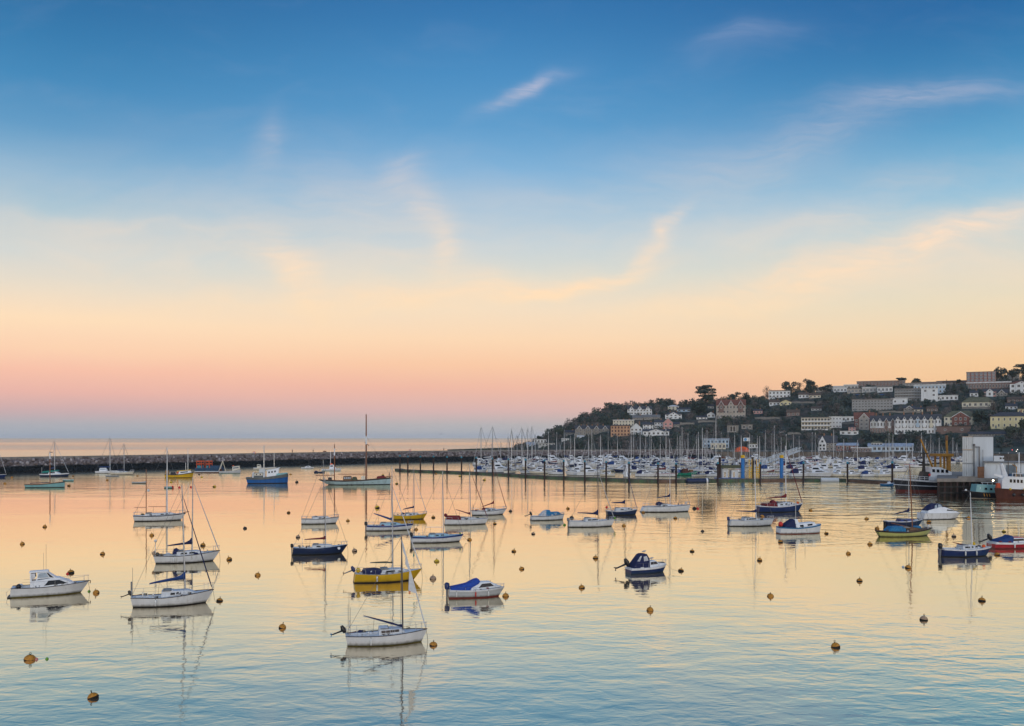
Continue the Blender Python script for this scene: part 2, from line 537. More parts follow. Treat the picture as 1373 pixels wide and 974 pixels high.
for (px, py, hl, hw, ang, st, bend) in CLOUDS:
    a = rad(ang)
    du = g.m('SUBTRACT', U, (px - CX) / F)
    dv = g.m('SUBTRACT', V, (HY - py) / F)
    p = g.m('ADD', g.m('MULTIPLY', du, math.cos(a)), g.m('MULTIPLY', dv, math.sin(a)))
    q = g.m('SUBTRACT', g.m('MULTIPLY', dv, math.cos(a)), g.m('MULTIPLY', du, math.sin(a)))
    e = g.m('ADD', g.m('POWER', g.m('ABSOLUTE', g.m('MULTIPLY', p, F / hl)), 2.0), g.m('POWER', g.m('ABSOLUTE', g.m('MULTIPLY', q, F / (hw * 1.15))), 2.0))
    k = g.m('MULTIPLY', g.m('EXPONENT', g.m('MULTIPLY', e, -1.0)), st * 0.84)
    dens = k if dens is None else g.m('ADD', dens, k)
fib = g.noise(g.mapv(uvw, (5, 34, 1), (0, 0, rad(-16))), 3.0, 8, 0.68, 0.6)
fib2 = g.noise(g.mapv(uvw, (3, 9, 1), (0, 0, rad(8))), 2.0, 5, 0.6, 0.3)
dens = g.m('MULTIPLY', dens, g.m('ADD', 0.60, g.m('MULTIPLY', g.smooth(fib, 0.30, 0.72), 0.68)))
gen = g.m('MULTIPLY', g.smooth(fib2, 0.48, 0.85), g.smooth(v, 0.02, 0.2, 0.0, 0.08))
veil = g.m('MULTIPLY', g.smooth(g.noise(g.mapv(uvw, (2.2, 6.5, 1), (0, 0, rad(-10))), 1.6, 4, 0.55, 0.5), 0.36, 0.70), g.m('EXPONENT', g.m('MULTIPLY', g.m('POWER', g.m('ABSOLUTE', g.m('MULTIPLY', g.m('SUBTRACT', v, 0.18), 9.0)), 2.0), -1.0)))
dens = g.m('ADD', g.m('ADD', dens, gen), g.m('MULTIPLY', veil, 0.33))
dens = g.m('MULTIPLY', dens, g.smooth(Y, 0.1, 0.35), clamp=True)
cloudc = g.ramp(g.m('DIVIDE', v, 0.55, clamp=True), [(0.0, lin((246, 196, 160))), (0.25, lin((255, 220, 178))), (0.45, lin((252, 222, 195))), (0.75, lin((190, 190, 212))), (1.0, lin((150, 172, 205)))])
col = g.mix(dens, col, cloudc)

# the sunset side, behind the viewer, is the bright half of this sky
back = g.smooth(Y, 0.30, -0.55)
glow = g.ramp(fac, [(0.0, (1.30, 1.04, 0.82)), (0.12, (1.30, 1.16, 1.04)), (0.4, (1.0, 1.08, 1.16)), (1.0, (0.46, 0.60, 0.86))])
col = g.mix(back, col, glow)
low = g.smooth(Z, -0.001, -0.12)
col = g.mix(low, col, (0.10, 0.12, 0.13))
nish = g.n('ShaderNodeTexSky', sky_type='NISHITA')
nish.sun_disc = False
nish.sun_elevation = SUN_EL
nish.sun_rotation = SUN_AZ
nish.air_density = 1.0
nish.dust_density = 1.5
bg1 = g.n('ShaderNodeBackground', {'Color': col, 'Strength': 1.0})
bg2 = g.n('ShaderNodeBackground', {'Color': nish.outputs[0], 'Strength': 0.01})
WORLD_NISH = bg2
add = g.n('ShaderNodeAddShader')
g.put(add.inputs[0], bg1.outputs[0])
g.put(add.inputs[1], bg2.outputs[0])
g.put(g.n('ShaderNodeOutputWorld').inputs[0], add.outputs[0])
world.cycles.sampling_method = 'MANUAL'
world.cycles.sample_map_resolution = 1024

sun = bpy.data.lights.new('sun', 'SUN')
sun.energy = 0.5
sun.angle = rad(14)
sun.color = (1.0, 0.86, 0.72)
so = bpy.data.objects.new('sun', sun)
COL.objects.link(so)
sd = Vector((math.sin(SUN_AZ) * math.cos(SUN_EL), math.cos(SUN_AZ) * math.cos(SUN_EL), math.sin(SUN_EL)))
so.rotation_euler = (-sd).to_track_quat('-Z', 'Y').to_euler()

# ------------------------------------------------------------------ water
m = bpy.data.materials.new('sea_water')
m.use_nodes = True
MATS['sea_water'] = m
g = G(m.node_tree)
pos = g.n('ShaderNodeNewGeometry').outputs['Position']
ps = g.n('ShaderNodeSeparateXYZ', {0: pos})
wx, wy = ps.outputs[0], ps.outputs[1]
# open sea beyond the breakwater
yb = g.m('MINIMUM', g.m('ADD', 545.0, g.m('MULTIPLY', g.m('ADD', wx, 67.0), 1.19)), g.m('ADD', 545.0, g.m('MULTIPLY', g.m('ADD', wx, 67.0), 0.65)))
outer = g.smooth(g.m('SUBTRACT', wy, yb), 0.0, 12.0)
# patches where a breath of wind roughens the harbour
patch = g.smooth(g.noise(g.mapv(pos, (0.0045, 0.011, 1)), 1.0, 3, 0.55), 0.40, 0.66)
quay = g.m('MULTIPLY', g.smooth(wx, 40.0, 95.0), g.m('MULTIPLY', g.smooth(wy, 135.0, 185.0), g.smooth(wy, 330.0, 290.0)))
near = g.smooth(wy, 95.0, 50.0)
# height field in metres
w1 = g.noise(g.mapv(pos, (0.20, 0.34, 1), (0, 0, rad(12))), 1.0, 2, 0.5, 0.3)
w2 = g.noise(g.mapv(pos, (0.62, 1.0, 1), (0, 0, rad(-8))), 1.0, 2, 0.55, 0.6)
w3 = g.noise(g.mapv(pos, (1.9, 2.9, 1), (0, 0, rad(5))), 1.0, 2, 0.5, 0.4)
amp = g.m('ADD', g.m('ADD', 0.25, g.m('MULTIPLY', patch, 0.85)), g.m('ADD', g.m('MULTIPLY', quay, 1.5), g.m('MULTIPLY', near, 0.6)))
h = g.m('ADD', g.m('MULTIPLY', w1, 0.055), g.m('ADD', g.m('MULTIPLY', w2, 0.022), g.m('MULTIPLY', w3, 0.0045)))
w5 = g.noise(g.mapv(pos, (0.075, 0.16, 1), (0, 0, rad(4))), 1.0, 2, 0.5, 0.7)
h = g.m('ADD', h, g.m('DIVIDE', g.m('MULTIPLY', w5, g.m('ADD', g.m('MULTIPLY', quay, 0.70), g.m('MULTIPLY', g.m('ADD', 0.15, patch), g.smooth(wy, 130.0, 260.0, 0.0, 0.22)))), g.m('ADD', amp, 0.0001)))
w4 = g.noise(g.mapv(pos, (0.11, 0.42, 1), (0, 0, rad(6))), 1.0, 3, 0.55, 0.5)
h = g.m('ADD', g.m('MULTIPLY', h, amp), g.m('MULTIPLY', w4, g.m('ADD', g.m('MULTIPLY', quay, 0.12), g.m('MULTIPLY', g.m('ADD', 0.35, patch), g.smooth(wy, 130.0, 300.0, 0.0, 0.10)))))
WATER_BUMP = g.n('ShaderNodeBump', {'Height': h, 'Strength': 1.0, 'Distance': 1.0})
nrm = WATER_BUMP.outputs[0]
# far out the waves are too fine to see one by one: wind streaks of rougher and calmer water
lane = g.ramp(g.m('DIVIDE', g.m('ADD', wy, g.m('MULTIPLY', g.m('SUBTRACT', g.noise(g.mapv(pos, (0.0012, 0.004, 1)), 1.0, 3, 0.5), 0.5), 160.0)), 9000.0, clamp=True),
              [(0.05, (0.17,) * 3), (0.085, (0.16,) * 3), (0.112, (0.14,) * 3), (0.128, (0.02,) * 3), (0.165, (0.025,) * 3), (0.185, (0.05,) * 3), (0.25, (0.10,) * 3), (0.28, (0.11,) * 3), (0.33, (0.015,) * 3), (0.42, (0.02,) * 3), (0.62, (0.05,) * 3), (0.75, (0.0,) * 3), (1.0, (0.0,) * 3)])
far_r = g.m('MULTIPLY', g.n('ShaderNodeRGBToBW', {0: lane}).outputs[0], outer)
rough = g.m('ADD', g.m('ADD', g.smooth(wy, 110.0, 55.0, 0.03, 0.055), far_r), g.m('MULTIPLY', g.m('SUBTRACT', 1.0, outer), g.smooth(wy, 120.0, 420.0, 0.0, 0.13)))
fres = g.n('ShaderNodeLayerWeight', {'Blend': 0.5, 'Normal': nrm}).outputs['Facing']
refl = g.ramp(fres, [(0.0, (0.05,) * 3), (0.50, (0.40,) * 3), (0.66, (0.68,) * 3), (0.78, (0.82,) * 3), (0.88, (0.90,) * 3), (1.0, (0.97,) * 3)])
refl = g.n('ShaderNodeRGBToBW', {0: refl}).outputs[0]
gl = g.n('ShaderNodeBsdfGlossy', {'Color': (1.0, 0.93, 0.75, 1), 'Roughness': rough, 'Normal': nrm})
df = g.n('ShaderNodeBsdfDiffuse', {'Color': (0.25, 0.175, 0.125, 1), 'Normal': nrm})
mx = g.n('ShaderNodeMixShader', {0: refl})
g.put(mx.inputs[1], df.outputs[0])
g.put(mx.inputs[2], gl.outputs[0])
g.put(g.n('ShaderNodeOutputMaterial').inputs[0], mx.outputs[0])

b = MB()
b.add([(-30000, -1500, 0), (30000, -1500, 0), (30000, 40000, 0), (-30000, 40000, 0)], [(0, 1, 2, 3)], 'sea_water')
tag(b.build('water'), 'calm harbour water mirroring the evening sky', kind='structure')

# ------------------------------------------------------------------ evening haze
m = bpy.data.materials.new('evening_haze')
m.use_nodes = True
MATS['evening_haze'] = m
g = G(m.node_tree)
hz = g.n('ShaderNodeVolumePrincipled', {'Color': (0.96, 0.97, 0.99, 1), 'Density': 0.000036, 'Anisotropy': 0.0})
g.put(g.n('ShaderNodeOutputMaterial').inputs[1], hz.outputs[0])
b = MB()
b.box((-31000, -1600, -4), (31000, 41000, 118), 'evening_haze')
tag(b.build('haze'), 'thin evening haze over the harbour', kind='stuff')

# ------------------------------------------------------------------ breakwater
BW = [(-560, 20), (-430, 108), (-212, 368), (-140, 455), (-67, 541), (-13, 577), (45, 596), (110, 612), (150, 640)]


def along(pl, step):
    out = []
    for (ax, ay), (bx, by) in zip(pl, pl[1:]):
        L = math.hypot(bx - ax, by - ay)
        k = max(1, int(L / step))
        for i in range(k):
            out.append((ax + (bx - ax) * i / k, ay + (by - ay) * i / k, (bx - ax) / L, (by - ay) / L))
    return out


BT = 6.8
bwroot = empty('breakwater', (BW[4][0], BW[4][1], 0), 0, 'long stone breakwater with rough boulders and a dark weedy foot, closing off the harbour', 'breakwater')
m = paint('armour_stone', (0.20, 0.175, 0.165), 0.95, 0.45, 0.22, bump=0.15, second=((0.42, 0.38, 0.37), 0.30, 0.50, 0.72))
m = bpy.data.materials.new('tidal_stone')          # boulders: dark with weed below the tide line, pale above
m.use_nodes = True
MATS['tidal_stone'] = m
g = G(m.node_tree)
pos = g.n('ShaderNodeNewGeometry').outputs['Position']
zz = g.n('ShaderNodeSeparateXYZ', {0: pos}).outputs[2]
isl = g.n('ShaderNodeNewGeometry').outputs['Random Per Island']
tone = g.ramp(isl, [(0.0, (0.085, 0.070, 0.068)), (0.35, (0.15, 0.125, 0.12)), (0.7, (0.24, 0.205, 0.20)), (0.9, (0.36, 0.32, 0.32)), (1.0, (0.52, 0.48, 0.47))])
tone = g.mix(g.smooth(g.noise(pos, 0.9, 4, 0.6), 0.35, 0.75, 0.0, 0.5), tone, (0.10, 0.085, 0.08))
zt = g.m('ADD', zz, g.m('MULTIPLY', g.m('SUBTRACT', g.noise(pos, 0.25, 3, 0.6), 0.5), 1.6))
tone = g.mix(g.smooth(zt, 3.35, 2.65), tone, (0.014, 0.020, 0.024))
g.put(g.n('ShaderNodeOutputMaterial').inputs[0], g.n('ShaderNodeBsdfPrincipled', {'Base Color': tone, 'Roughness': 0.9, 'Specular IOR Level': 0.2}).outputs[0])
core, par = MB(), MB()
ring = []
org = Vector((BW[4][0], BW[4][1], 0))
for (x, y, tx, ty) in along(BW, 12) + [(BW[-1][0], BW[-1][1], 0.45, 0.89)]:
    nx, ny = ty, -tx                      # towards the harbour
    ring.append((x - org.x, y - org.y, nx, ny))


def sweep(mb, prof, mat):
    n = len(prof)
    vs = [(x + nx * o, y + ny * o, z) for x, y, nx, ny in ring for o, z in prof]
    fs = [(i * n + k, i * n + (k + 1) % n, (i + 1) * n + (k + 1) % n, (i + 1) * n + k) for i in range(len(ring) - 1) for k in range(n)]
    fs += [tuple(range(n)), tuple(range(len(vs) - 1, len(vs) - n - 1, -1))]
    mb.add(vs, fs, mat)


sweep(core, [(0.6, -2), (0, 0), (-3.0, 3.0), (-5.2, 5.6), (-6.65, 5.8), (-6.65, 6.6), (-12, 6.6), (-18, -2)], 'tidal_stone')
core.build('core', bwroot)
sweep(par, [(-5.6, 5.2), (-5.8, BT), (-6.6, BT), (-6.7, 5.2)], 'concrete')
par.build('parapet', bwroot)
ico = [(0, 0, 1), (0.85, 0, 0.35), (0.26, 0.8, 0.4), (-0.7, 0.5, 0.4), (-0.7, -0.5, 0.42), (0.26, -0.8, 0.4), (0.7, 0.5, -0.5), (-0.26, 0.8, -0.5), (-0.85, 0, -0.45), (-0.26, -0.8, -0.5), (0.7, -0.5, -0.5), (0, 0, -1)]
icf = [(0, 1, 2), (0, 2, 3), (0, 3, 4), (0, 4, 5), (0, 5, 1), (1, 6, 2), (2, 7, 3), (3, 8, 4), (4, 9, 5), (5, 10, 1), (2, 6, 7), (3, 7, 8), (4, 8, 9), (5, 9, 10), (1, 10, 6), (11, 7, 6), (11, 8, 7), (11, 9, 8), (11, 10, 9), (11, 6, 10)]
rocks = MB()
for (x, y, tx, ty) in along(BW, 0.85):
    nx, ny = ty, -tx
    for k in range(6):
        w = (k + rnd.random()) / 6
        o = 0.8 - 6.2 * w
        z = -0.2 + 6.1 * w
        r = rnd.uniform(0.42, 0.95)
        q = [rnd.uniform(0.6, 1.2) * r for _ in range(3)]
        a = rnd.random() * 6.3
        ca, sa = math.cos(a), math.sin(a)
        cx, cy = x - org.x + nx * o + rnd.uniform(-.6, .6), y - org.y + ny * o + rnd.uniform(-.6, .6)
        rocks.add([(cx + (p[0] * q[0]) * ca - p[1] * q[1] * sa, cy + p[0] * q[0] * sa + p[1] * q[1] * ca, z + p[2] * q[2] * rnd.uniform(0.75, 1.1)) for p in ico], icf, 'tidal_stone')
tag(rocks.build('boulders', bwroot), kind='stuff')


def on_breakwater(px):
    """a point on the walkway as seen at photo column px"""
    best = None
    for (x, y, tx, ty) in along(BW, 0.5):
        nx, ny = ty, -tx
        X, Yy = x - nx * 7.4, y - ny * 7.4
        e = abs(CX + X * F / Yy - px)
        if best is None or e < best[0]:
            best = (e, X, Yy)
    return Vector((best[1], best[2], 6.6))
# ------------------------------------------------------------------ boats
def smooth_interp(t, ts, vs):
    i = min(max(int(np.searchsorted(ts, t, side='right')) - 1, 0), len(ts) - 2)
    h = ts[i + 1] - ts[i]
    q = (t - ts[i]) / h

    def slope(k):
        if k == 0:
            return (vs[1] - vs[0]) / (ts[1] - ts[0])
        if k == len(ts) - 1:
            return (vs[-1] - vs[-2]) / (ts[-1] - ts[-2])
        return (vs[k + 1] - vs[k - 1]) / (ts[k + 1] - ts[k - 1])
    m0, m1 = slope(i) * h, slope(i + 1) * h
    return (2 * q ** 3 - 3 * q ** 2 + 1) * vs[i] + (q ** 3 - 2 * q ** 2 + q) * m0 + (-2 * q ** 3 + 3 * q ** 2) * vs[i + 1] + (q ** 3 - q ** 2) * m1


def S(x, a, b):
    q = min(max((x - a) / (b - a), 0), 1)
    return q * q * (3 - 2 * q)


STYLES = {
    'sail': dict(ts=[0, .15, .4, .62, .82, .93, 1], bs=[.60, .80, 1, .93, .58, .27, .02], rows=[.30, .80, .86, .95, .99, 1.0], flare=.9),
    'classic': dict(ts=[0, .12, .35, .6, .82, .93, 1], bs=[.30, .66, 1, .96, .66, .34, .03], rows=[.30, .80, .86, .95, .99, 1.0], flare=.7),
    'motor': dict(ts=[0, .15, .4, .65, .84, .94, 1], bs=[.86, .95, 1, .92, .62, .32, .03], rows=[.55, .82, .86, .92, .98, 1.0], flare=1.6),
    'trawler': dict(ts=[0, .1, .4, .7, .88, .96, 1], bs=[.70, .86, 1, .96, .66, .36, .05], rows=[.45, .86, .89, .94, .985, 1.0], flare=1.0),
    'dinghy': dict(ts=[0, .15, .4, .65, .84, .94, 1], bs=[.72, .86, 1, .9, .6, .32, .04], rows=[.5, .80, .84, .92, .98, 1.0], flare=.8),
}


class Boat:
    def __init__(s, name, label, cat, x0=0, x1=0, y=0, yaw=18, L=None, loc=None, B=None, beam=.34, fb=(.13, .115, .16), style='sail', bow=.10, stern=.03, hull='hull_white', boot='boot_black', bottom='boot_olive',
                 stripe='stripe_dark', stripe_h=.90, boot_h=.10, deck='deck_white', cockpit=(.06, .34), group=None, short=None, rail=None):
        s.yaw = rad(yaw)
        if L is None:
            Yw = HC * F / (y - HY)
            sc = F / Yw
            s.L = L = (x1 - x0) / sc / max(abs(math.cos(s.yaw) - ((x0 + x1) / 2 - CX) / F * math.sin(s.yaw)), .3)
            s.B = B or beam * L
            Yc = Yw + 0.38 * s.B * abs(math.cos(s.yaw))
            loc = ((((x0 + x1) / 2) - CX) * Yc / F, Yc, 0)
        else:
            s.L = L
            s.B = B or beam * L
        s.loc = Vector(loc)
        s.px, s.py = (x0 + x1) / 2, y
        s.short = short
        s.wid = x1 - x0
        s.root = empty(name, s.loc, s.yaw, label, cat, group)
        st = STYLES[style]
        s.tuck = 1.0 if style in ('sail', 'classic', 'dinghy') else .25
        s.st, s.fb = st, [q * L for q in fb]
        s.rake, s.srake = bow * L, stern * L
        s.cockpit = cockpit
        s.N = 22
        s.ts = [i / (s.N - 1) for i in range(s.N)]
        s.ts = [q + 0.25 * (S(q, 0, 1) - q) for q in s.ts]
        s.make_hull(hull, boot, bottom, stripe, stripe_h, boot_h)
        if deck:
            s.make_deck(deck, style)
        if rail:
            s.gunwale(rail)

    # geometry of the hull surface
    def hb(s, t):
        return max(smooth_interp(t, s.st['ts'], s.st['bs']), .01) * s.B / 2

    def sheer(s, t):
        return smooth_interp(t, [0, .42, 1], s.fb)

    def x(s, t):
        return (t - .5) * s.L

    def t(s, x):
        return x / s.L + .5

    def pt(s, t, row, z):
        zt = s.sheer(t)
        zf = (z + .35) / (zt + .35)
        gq = s.st['rows'][row]
        gq = 1 - (1 - gq) * (1 + s.st['flare'] * 1.6 * t ** 3)
        gq *= 1 - .30 * (1 - zf) * S(1 - t, .72, 1) * s.tuck
        gq = max(gq, .02)
        xx = s.x(t) - (1 - zf) * s.rake * S(t, .55, 1) + (1 - zf) * s.srake * S(1 - t, .7, 1)
        return xx, s.hb(t) * gq, z

    def zrows(s, t, boot_h, stripe_h):
        zt = s.sheer(t)
        bh = boot_h * min(s.fb)
        return [-.35 * min(1, s.L / 7), -.01, bh, bh + (zt - bh) * .5, zt * stripe_h, zt]

    def make_hull(s, hull, boot, bottom, stripe, stripe_h, boot_h):
        mb = MB()
        mats = [bottom, boot, hull, hull, stripe or hull]
        for side in (-1, 1):
            for k in range(5):
                vs, fs = [], []
                for t in s.ts:
                    zr = s.zrows(t, boot_h, stripe_h)
                    for kk in (k, k + 1):
                        a, b, c = s.pt(t, kk, zr[kk])
                        vs.append((a, side * b, c))
                for i in range(s.N - 1):
                    q = (2 * i, 2 * i + 2, 2 * i + 3, 2 * i + 1)
                    fs.append(q if side < 0 else q[::-1])
                mb.add(vs, fs, mats[k])
        for t, flip in ((0, 0), (1, 1)):
            zr = s.zrows(t, boot_h, stripe_h)
            for k in range(5):
                (a, b, c), (a2, b2, c2) = s.pt(t, k, zr[k]), s.pt(t, k + 1, zr[k + 1])
                q = (0, 1, 2, 3)
                mb.add([(a, -b, c), (a, b, c), (a2, b2, c2), (a2, -b2, c2)], [q if flip else q[::-1]], mats[k])
        s.hull = mb.build('hull', s.root, smooth=38)

    def make_deck(s, mat, style):
        mb = MB()
        c0, c1 = s.cockpit if s.cockpit else (9, 9)
        fl = -.35 * s.fb[1] if style != 'dinghy' else -.6 * s.fb[1]
        vs = []
        for t in s.ts:
            zt = s.sheer(t) - .012
            b = s.hb(t) - .004
            zf = zt + fl if c0 <= t <= c1 else zt + .03 * b
            k1, k2 = (.62, .58) if style not in ('dinghy', 'motor', 'trawler') else (.86, .82)
            xx = s.x(t)
            vs += [(xx, -b, zt), (xx, -k1 * b, zt + .01), (xx, -k2 * b, zf), (xx, k2 * b, zf), (xx, k1 * b, zt + .01), (xx, b, zt)]
        fs = [(6 * i + k, 6 * i + 6 + k, 6 * i + 7 + k, 6 * i + 1 + k) for i in range(s.N - 1) for k in range(5)]
        mb.add(vs, fs, mat)
        s.deckm = mb.build('deck', s.root)

    def gunwale(s, mat, r=None):
        mb = MB()
        r = r or max(.018, .005 * s.L)
        for side in (-1, 1):
            mb.tube([(s.x(t), side * (s.hb(t) + .004), s.sheer(t) + r * .4) for t in s.ts], r, mat, 5)
        mb.build('gunwale', s.root, smooth=50)

    # conversions from the photograph to the boat's own axes
    def lx(s, px):
        Yc = s.loc.y
        m_ = (px - s.px) * Yc / F / math.cos(s.yaw)
        for _ in range(3):
            Yl = Yc + m_ * math.sin(s.yaw)
            m_ = ((px - CX) * Yl / F - s.loc.x) / math.cos(s.yaw)
        return m_

    def lz(s, px, py):
        Yl = s.loc.y + s.lx(px) * math.sin(s.yaw)
        return HC - (py - HY) * Yl / F

    def wf(s, frac, tum=0.12, base=None):
        def f(x, z):
            t = min(max(s.t(x), 0), 1)
            zb = s.sheer(t) if base is None else base
            return max(min(s.hb(t), s.B * .5) * frac * (1 - tum * max(z - zb, 0) / (.1 * s.L)), .03)
        return f

    # prof in (t, height above the local deck in units of L)
    def ap(s, prof, absz=False):
        return [(s.x(t), (0 if absz else s.sheer(min(max(t, 0), 1))) + z * s.L) for t, z in prof]

    def slab(s, name, prof, frac, mat, tum=.25, bevel=.02, parent=None, smooth=None):
        mb = MB()
        mb.slab(s.ap(prof), s.wf(frac, tum), mat, dx=.05 * s.L)
        return mb.build(name, parent or s.root, smooth=smooth, bevel=bevel)

    def win(s, prof, frac, mat='glass_dark', tum=.25, name='cabin_window', parent=None, off=None, both=True):
        off = .003 * s.L + .008 if off is None else off
        for side in ((-1, 1) if both else (-1,)):
            mb = MB()
            mb.slab(s.ap(prof), s.wf(frac, tum), mat, side=side, off=off, dx=.05 * s.L)
            mb.build(name, parent or s.root)

    def tube(s, name, pts, r, mat, n=6, sq=1.0, parent=None, smooth=50):
        mb = MB()
        mb.tube(pts, r, mat, n, sq)
        return mb.build(name, parent or s.root, smooth=smooth)

    def mast(s, px, top, mat='alloy', r=None, rig=True, stay=None, furl=None, back=True, lean=0.0, shroud=1.0):
        r = r or max(.055, .0085 * s.L)
        x = s.lx(px)
        ht = s.lz(px, top)
        s.mx, s.mh = x, ht
        dx = lean * ht
        mb = MB()
        z0 = s.sheer(s.t(x)) + .01
        mb.tube([(x, 0, z0), (x + dx * .6, 0, z0 + (ht - z0) * .6), (x + dx, 0, ht)], [r, r * .95, r * .7], mat, 8)
        ms = mb.build('mast', s.root, smooth=50)
        sp = MB()
        zs = z0 + (ht - z0) * .52
        w = s.hb(s.t(x)) * .72
        for side in (-1, 1):
            sp.tube([(x + dx * .52, 0, zs), (x + dx * .5 - .05, side * w, zs + .04)], .022, mat, 5)
        sp.build('spreader', ms)
        sp = MB()
        sp.tube([(x + dx, 0, ht - .02), (x + dx + .02, 0, ht + .035 * s.L)], .014, 'wire', 4)
        sp.tube([(x + dx, 0, ht), (x + dx - .25, 0, ht + .05)], .014, 'wire', 4)
        sp.build('masthead_vane', ms)
        if rig:
            wb = MB()
            rw = max(.011, .00012 * s.loc.y)
            for side in (-1, 1):
                tb = s.t(x) - .015
                wb.tube([(x + dx * .98, 0, ht * .97), (x + dx * .5 - .05, side * w, zs + .04), (s.x(tb), side * s.hb(tb) * .95, s.sheer(tb))], rw, 'wire', 4)
            if back:
                wb.tube([(x + dx, 0, ht), (s.x(.01), 0, s.sheer(0) + .1)], rw, 'wire', 4)
            fx, fz = s.x(.985), s.sheer(.985)
            sh = (stay or .98) * ht
            wb.tube([(x + dx * .97, 0, sh), (fx, 0, fz)], rw * 1.2, 'wire', 4)
            wb.build('rigging', s.root)
            if furl:
                a, b_ = Vector((x + dx * .95, 0, sh)), Vector((fx, 0, fz))
                fr = .0075 * s.L
                s.tube('furled_jib', [b_.lerp(a, .03), b_.lerp(a, .1), b_.lerp(a, .4), b_.lerp(a, .95)], [fr * .8, fr * 1.15, fr, fr * .55], furl, 6)
        return ms

    def boom(s, px, py, pym, mat='alloy', cover=None, fat=.024, hump=2.0):
        x1, z1 = s.lx(px), s.lz(px, py)
        z0 = s.lz(s.px + s.mx * F / s.loc.y, pym)
        a, b_ = Vector((s.mx - .06, 0, z0)), Vector((x1, 0, z1))
        s.tube('boom', [a, b_], max(.035, .005 * s.L), mat, 6)
        if cover:
            fr = fat * s.L
            up = Vector((0, 0, 1))
            pts, rs = [], []
            for q, k in ((-.02, hump * 1.05), (.02, hump), (.09, hump * .62), (.25, 1.0), (.5, .86), (.8, .62), (.98, .38), (1.0, .12)):
                pts.append(a.lerp(b_, q) + up * fr * k * .75)
                rs.append(fr * k)
            mb = MB()
            n = 8
            vs = []
            for p, r_ in zip(pts, rs):
                for k in range(n):
                    an = 2 * math.pi * k / n
                    vs.append((p.x, p.y + min(r_, fr) * .8 * math.cos(an), p.z + r_ * math.sin(an)))
            fs = [(i * n + k, (i + 1) * n + k, (i + 1) * n + (k + 1) % n, i * n + (k + 1) % n) for i in range(len(pts) - 1) for k in range(n)]
            fs += [tuple(range(n)), tuple(range(len(vs) - 1, len(vs) - n - 1, -1))]
            mb.add(vs, fs, cover)
            mb.build('sail_cover', s.root, smooth=50)
        mb = MB()
        mb.tube([a.lerp(b_, .72), (a.lerp(b_, .72).x - .1, 0, s.sheer(.2))], max(.011, .00011 * s.loc.y), 'rope', 4)
        mb.build('mainsheet', s.root)

    def coachroof(s, t0=.35, t1=.72, h=.07, frac=.6, mat='deck_white', wins=((.40, .50), (.53, .62)), wmat='glass_dark', step=None, front=.10):
        w = s.t
        prof = [(t0, 0), (t0 + .005, h), (t0 + (t1 - t0) * .45, h * 1.02), (t1 - front, h * .80), (t1, .004)]
        if step:
            prof = [(t0, 0), (t0 + .004, h * step), (t0 + (t1 - t0) * .34, h * step * 1.02), (t0 + (t1 - t0) * .38, h), (t1 - front, h * .82), (t1, .004)]
        c = s.slab('cabin', prof, frac, mat, bevel=.03)
        s.cab = c
        for a, b_ in wins:
            s.win([(a, h * .32), (b_, h * .32), (b_ - .006, h * .70), (a + .006, h * .74)], frac, wmat, parent=c)
        hb = MB()
        k = (t0 + t1) / 2
        zt = s.sheer(k) + h * s.L
        hb.box((s.x(t0) + .02 * s.L, -.09 * s.L, zt - .01), (s.x(t0) + .12 * s.L, .09 * s.L, zt + .012 * s.L), 'deck_grey')
        hb.build('hatch', c)
        return c

    def sprayhood(s, t0, t1, h, mat, frac=.62):
        pr = [(t0, .02), (t0 + (t1 - t0) * .12, h * .82), (t0 + (t1 - t0) * .45, h), (t1, .05)]
        return s.slab('sprayhood', pr, frac, mat, tum=.5, bevel=.04)

    def pulpit(s, h=.085, t0=.84, stern=True, mat='steel_rail', guard=True):
        r = max(.013, .00016 * s.loc.y)
        mb = MB()
        H = h * s.L
        for side in (-1, 1):
            mb.tube([(s.x(t), side * s.hb(t) * .93, s.sheer(t) + H) for t in (t0, .9, .95, .985)] + [(s.x(1.0), 0, s.sheer(1) + H * 1.02)], r, mat, 5)
            for t in (t0, .93, .985):
                mb.tube([(s.x(t), side * s.hb(t) * .93, s.sheer(t) - .01), (s.x(t), side * s.hb(t) * .93, s.sheer(t) + H)], r, mat, 4)
        mb.build('bow_rail', s.root)
        if stern:
            mb = MB()
            mb.tube([(s.x(.14), -s.hb(.14) * .95, s.sheer(.14) + H), (s.x(.01), -s.hb(0) * .95, s.sheer(0) + H), (s.x(.01), s.hb(0) * .95, s.sheer(0) + H), (s.x(.14), s.hb(.14) * .95, s.sheer(.14) + H)], r, mat, 5)
            for t in (.01, .14):
                for side in (-1, 1):
                    mb.tube([(s.x(t), side * s.hb(t) * .95, s.sheer(t) - .01), (s.x(t), side * s.hb(t) * .95, s.sheer(t) + H)], r, mat, 4)
            mb.build('stern_rail', s.root)
        if guard and s.loc.y < 220:
            mb = MB()
            for side in (-1, 1):
                tt = [.14, .28, .42, .56, .70, t0]
                mb.tube([(s.x(t), side * s.hb(t) * .95, s.sheer(t) + H) for t in tt], r * .6, 'wire', 4)
                for t in tt[1:-1]:
                    mb.tube([(s.x(t), side * s.hb(t) * .95, s.sheer(t) - .01), (s.x(t), side * s.hb(t) * .95, s.sheer(t) + H)], r * .75, mat, 4)
            mb.build('guard_rail', s.root)

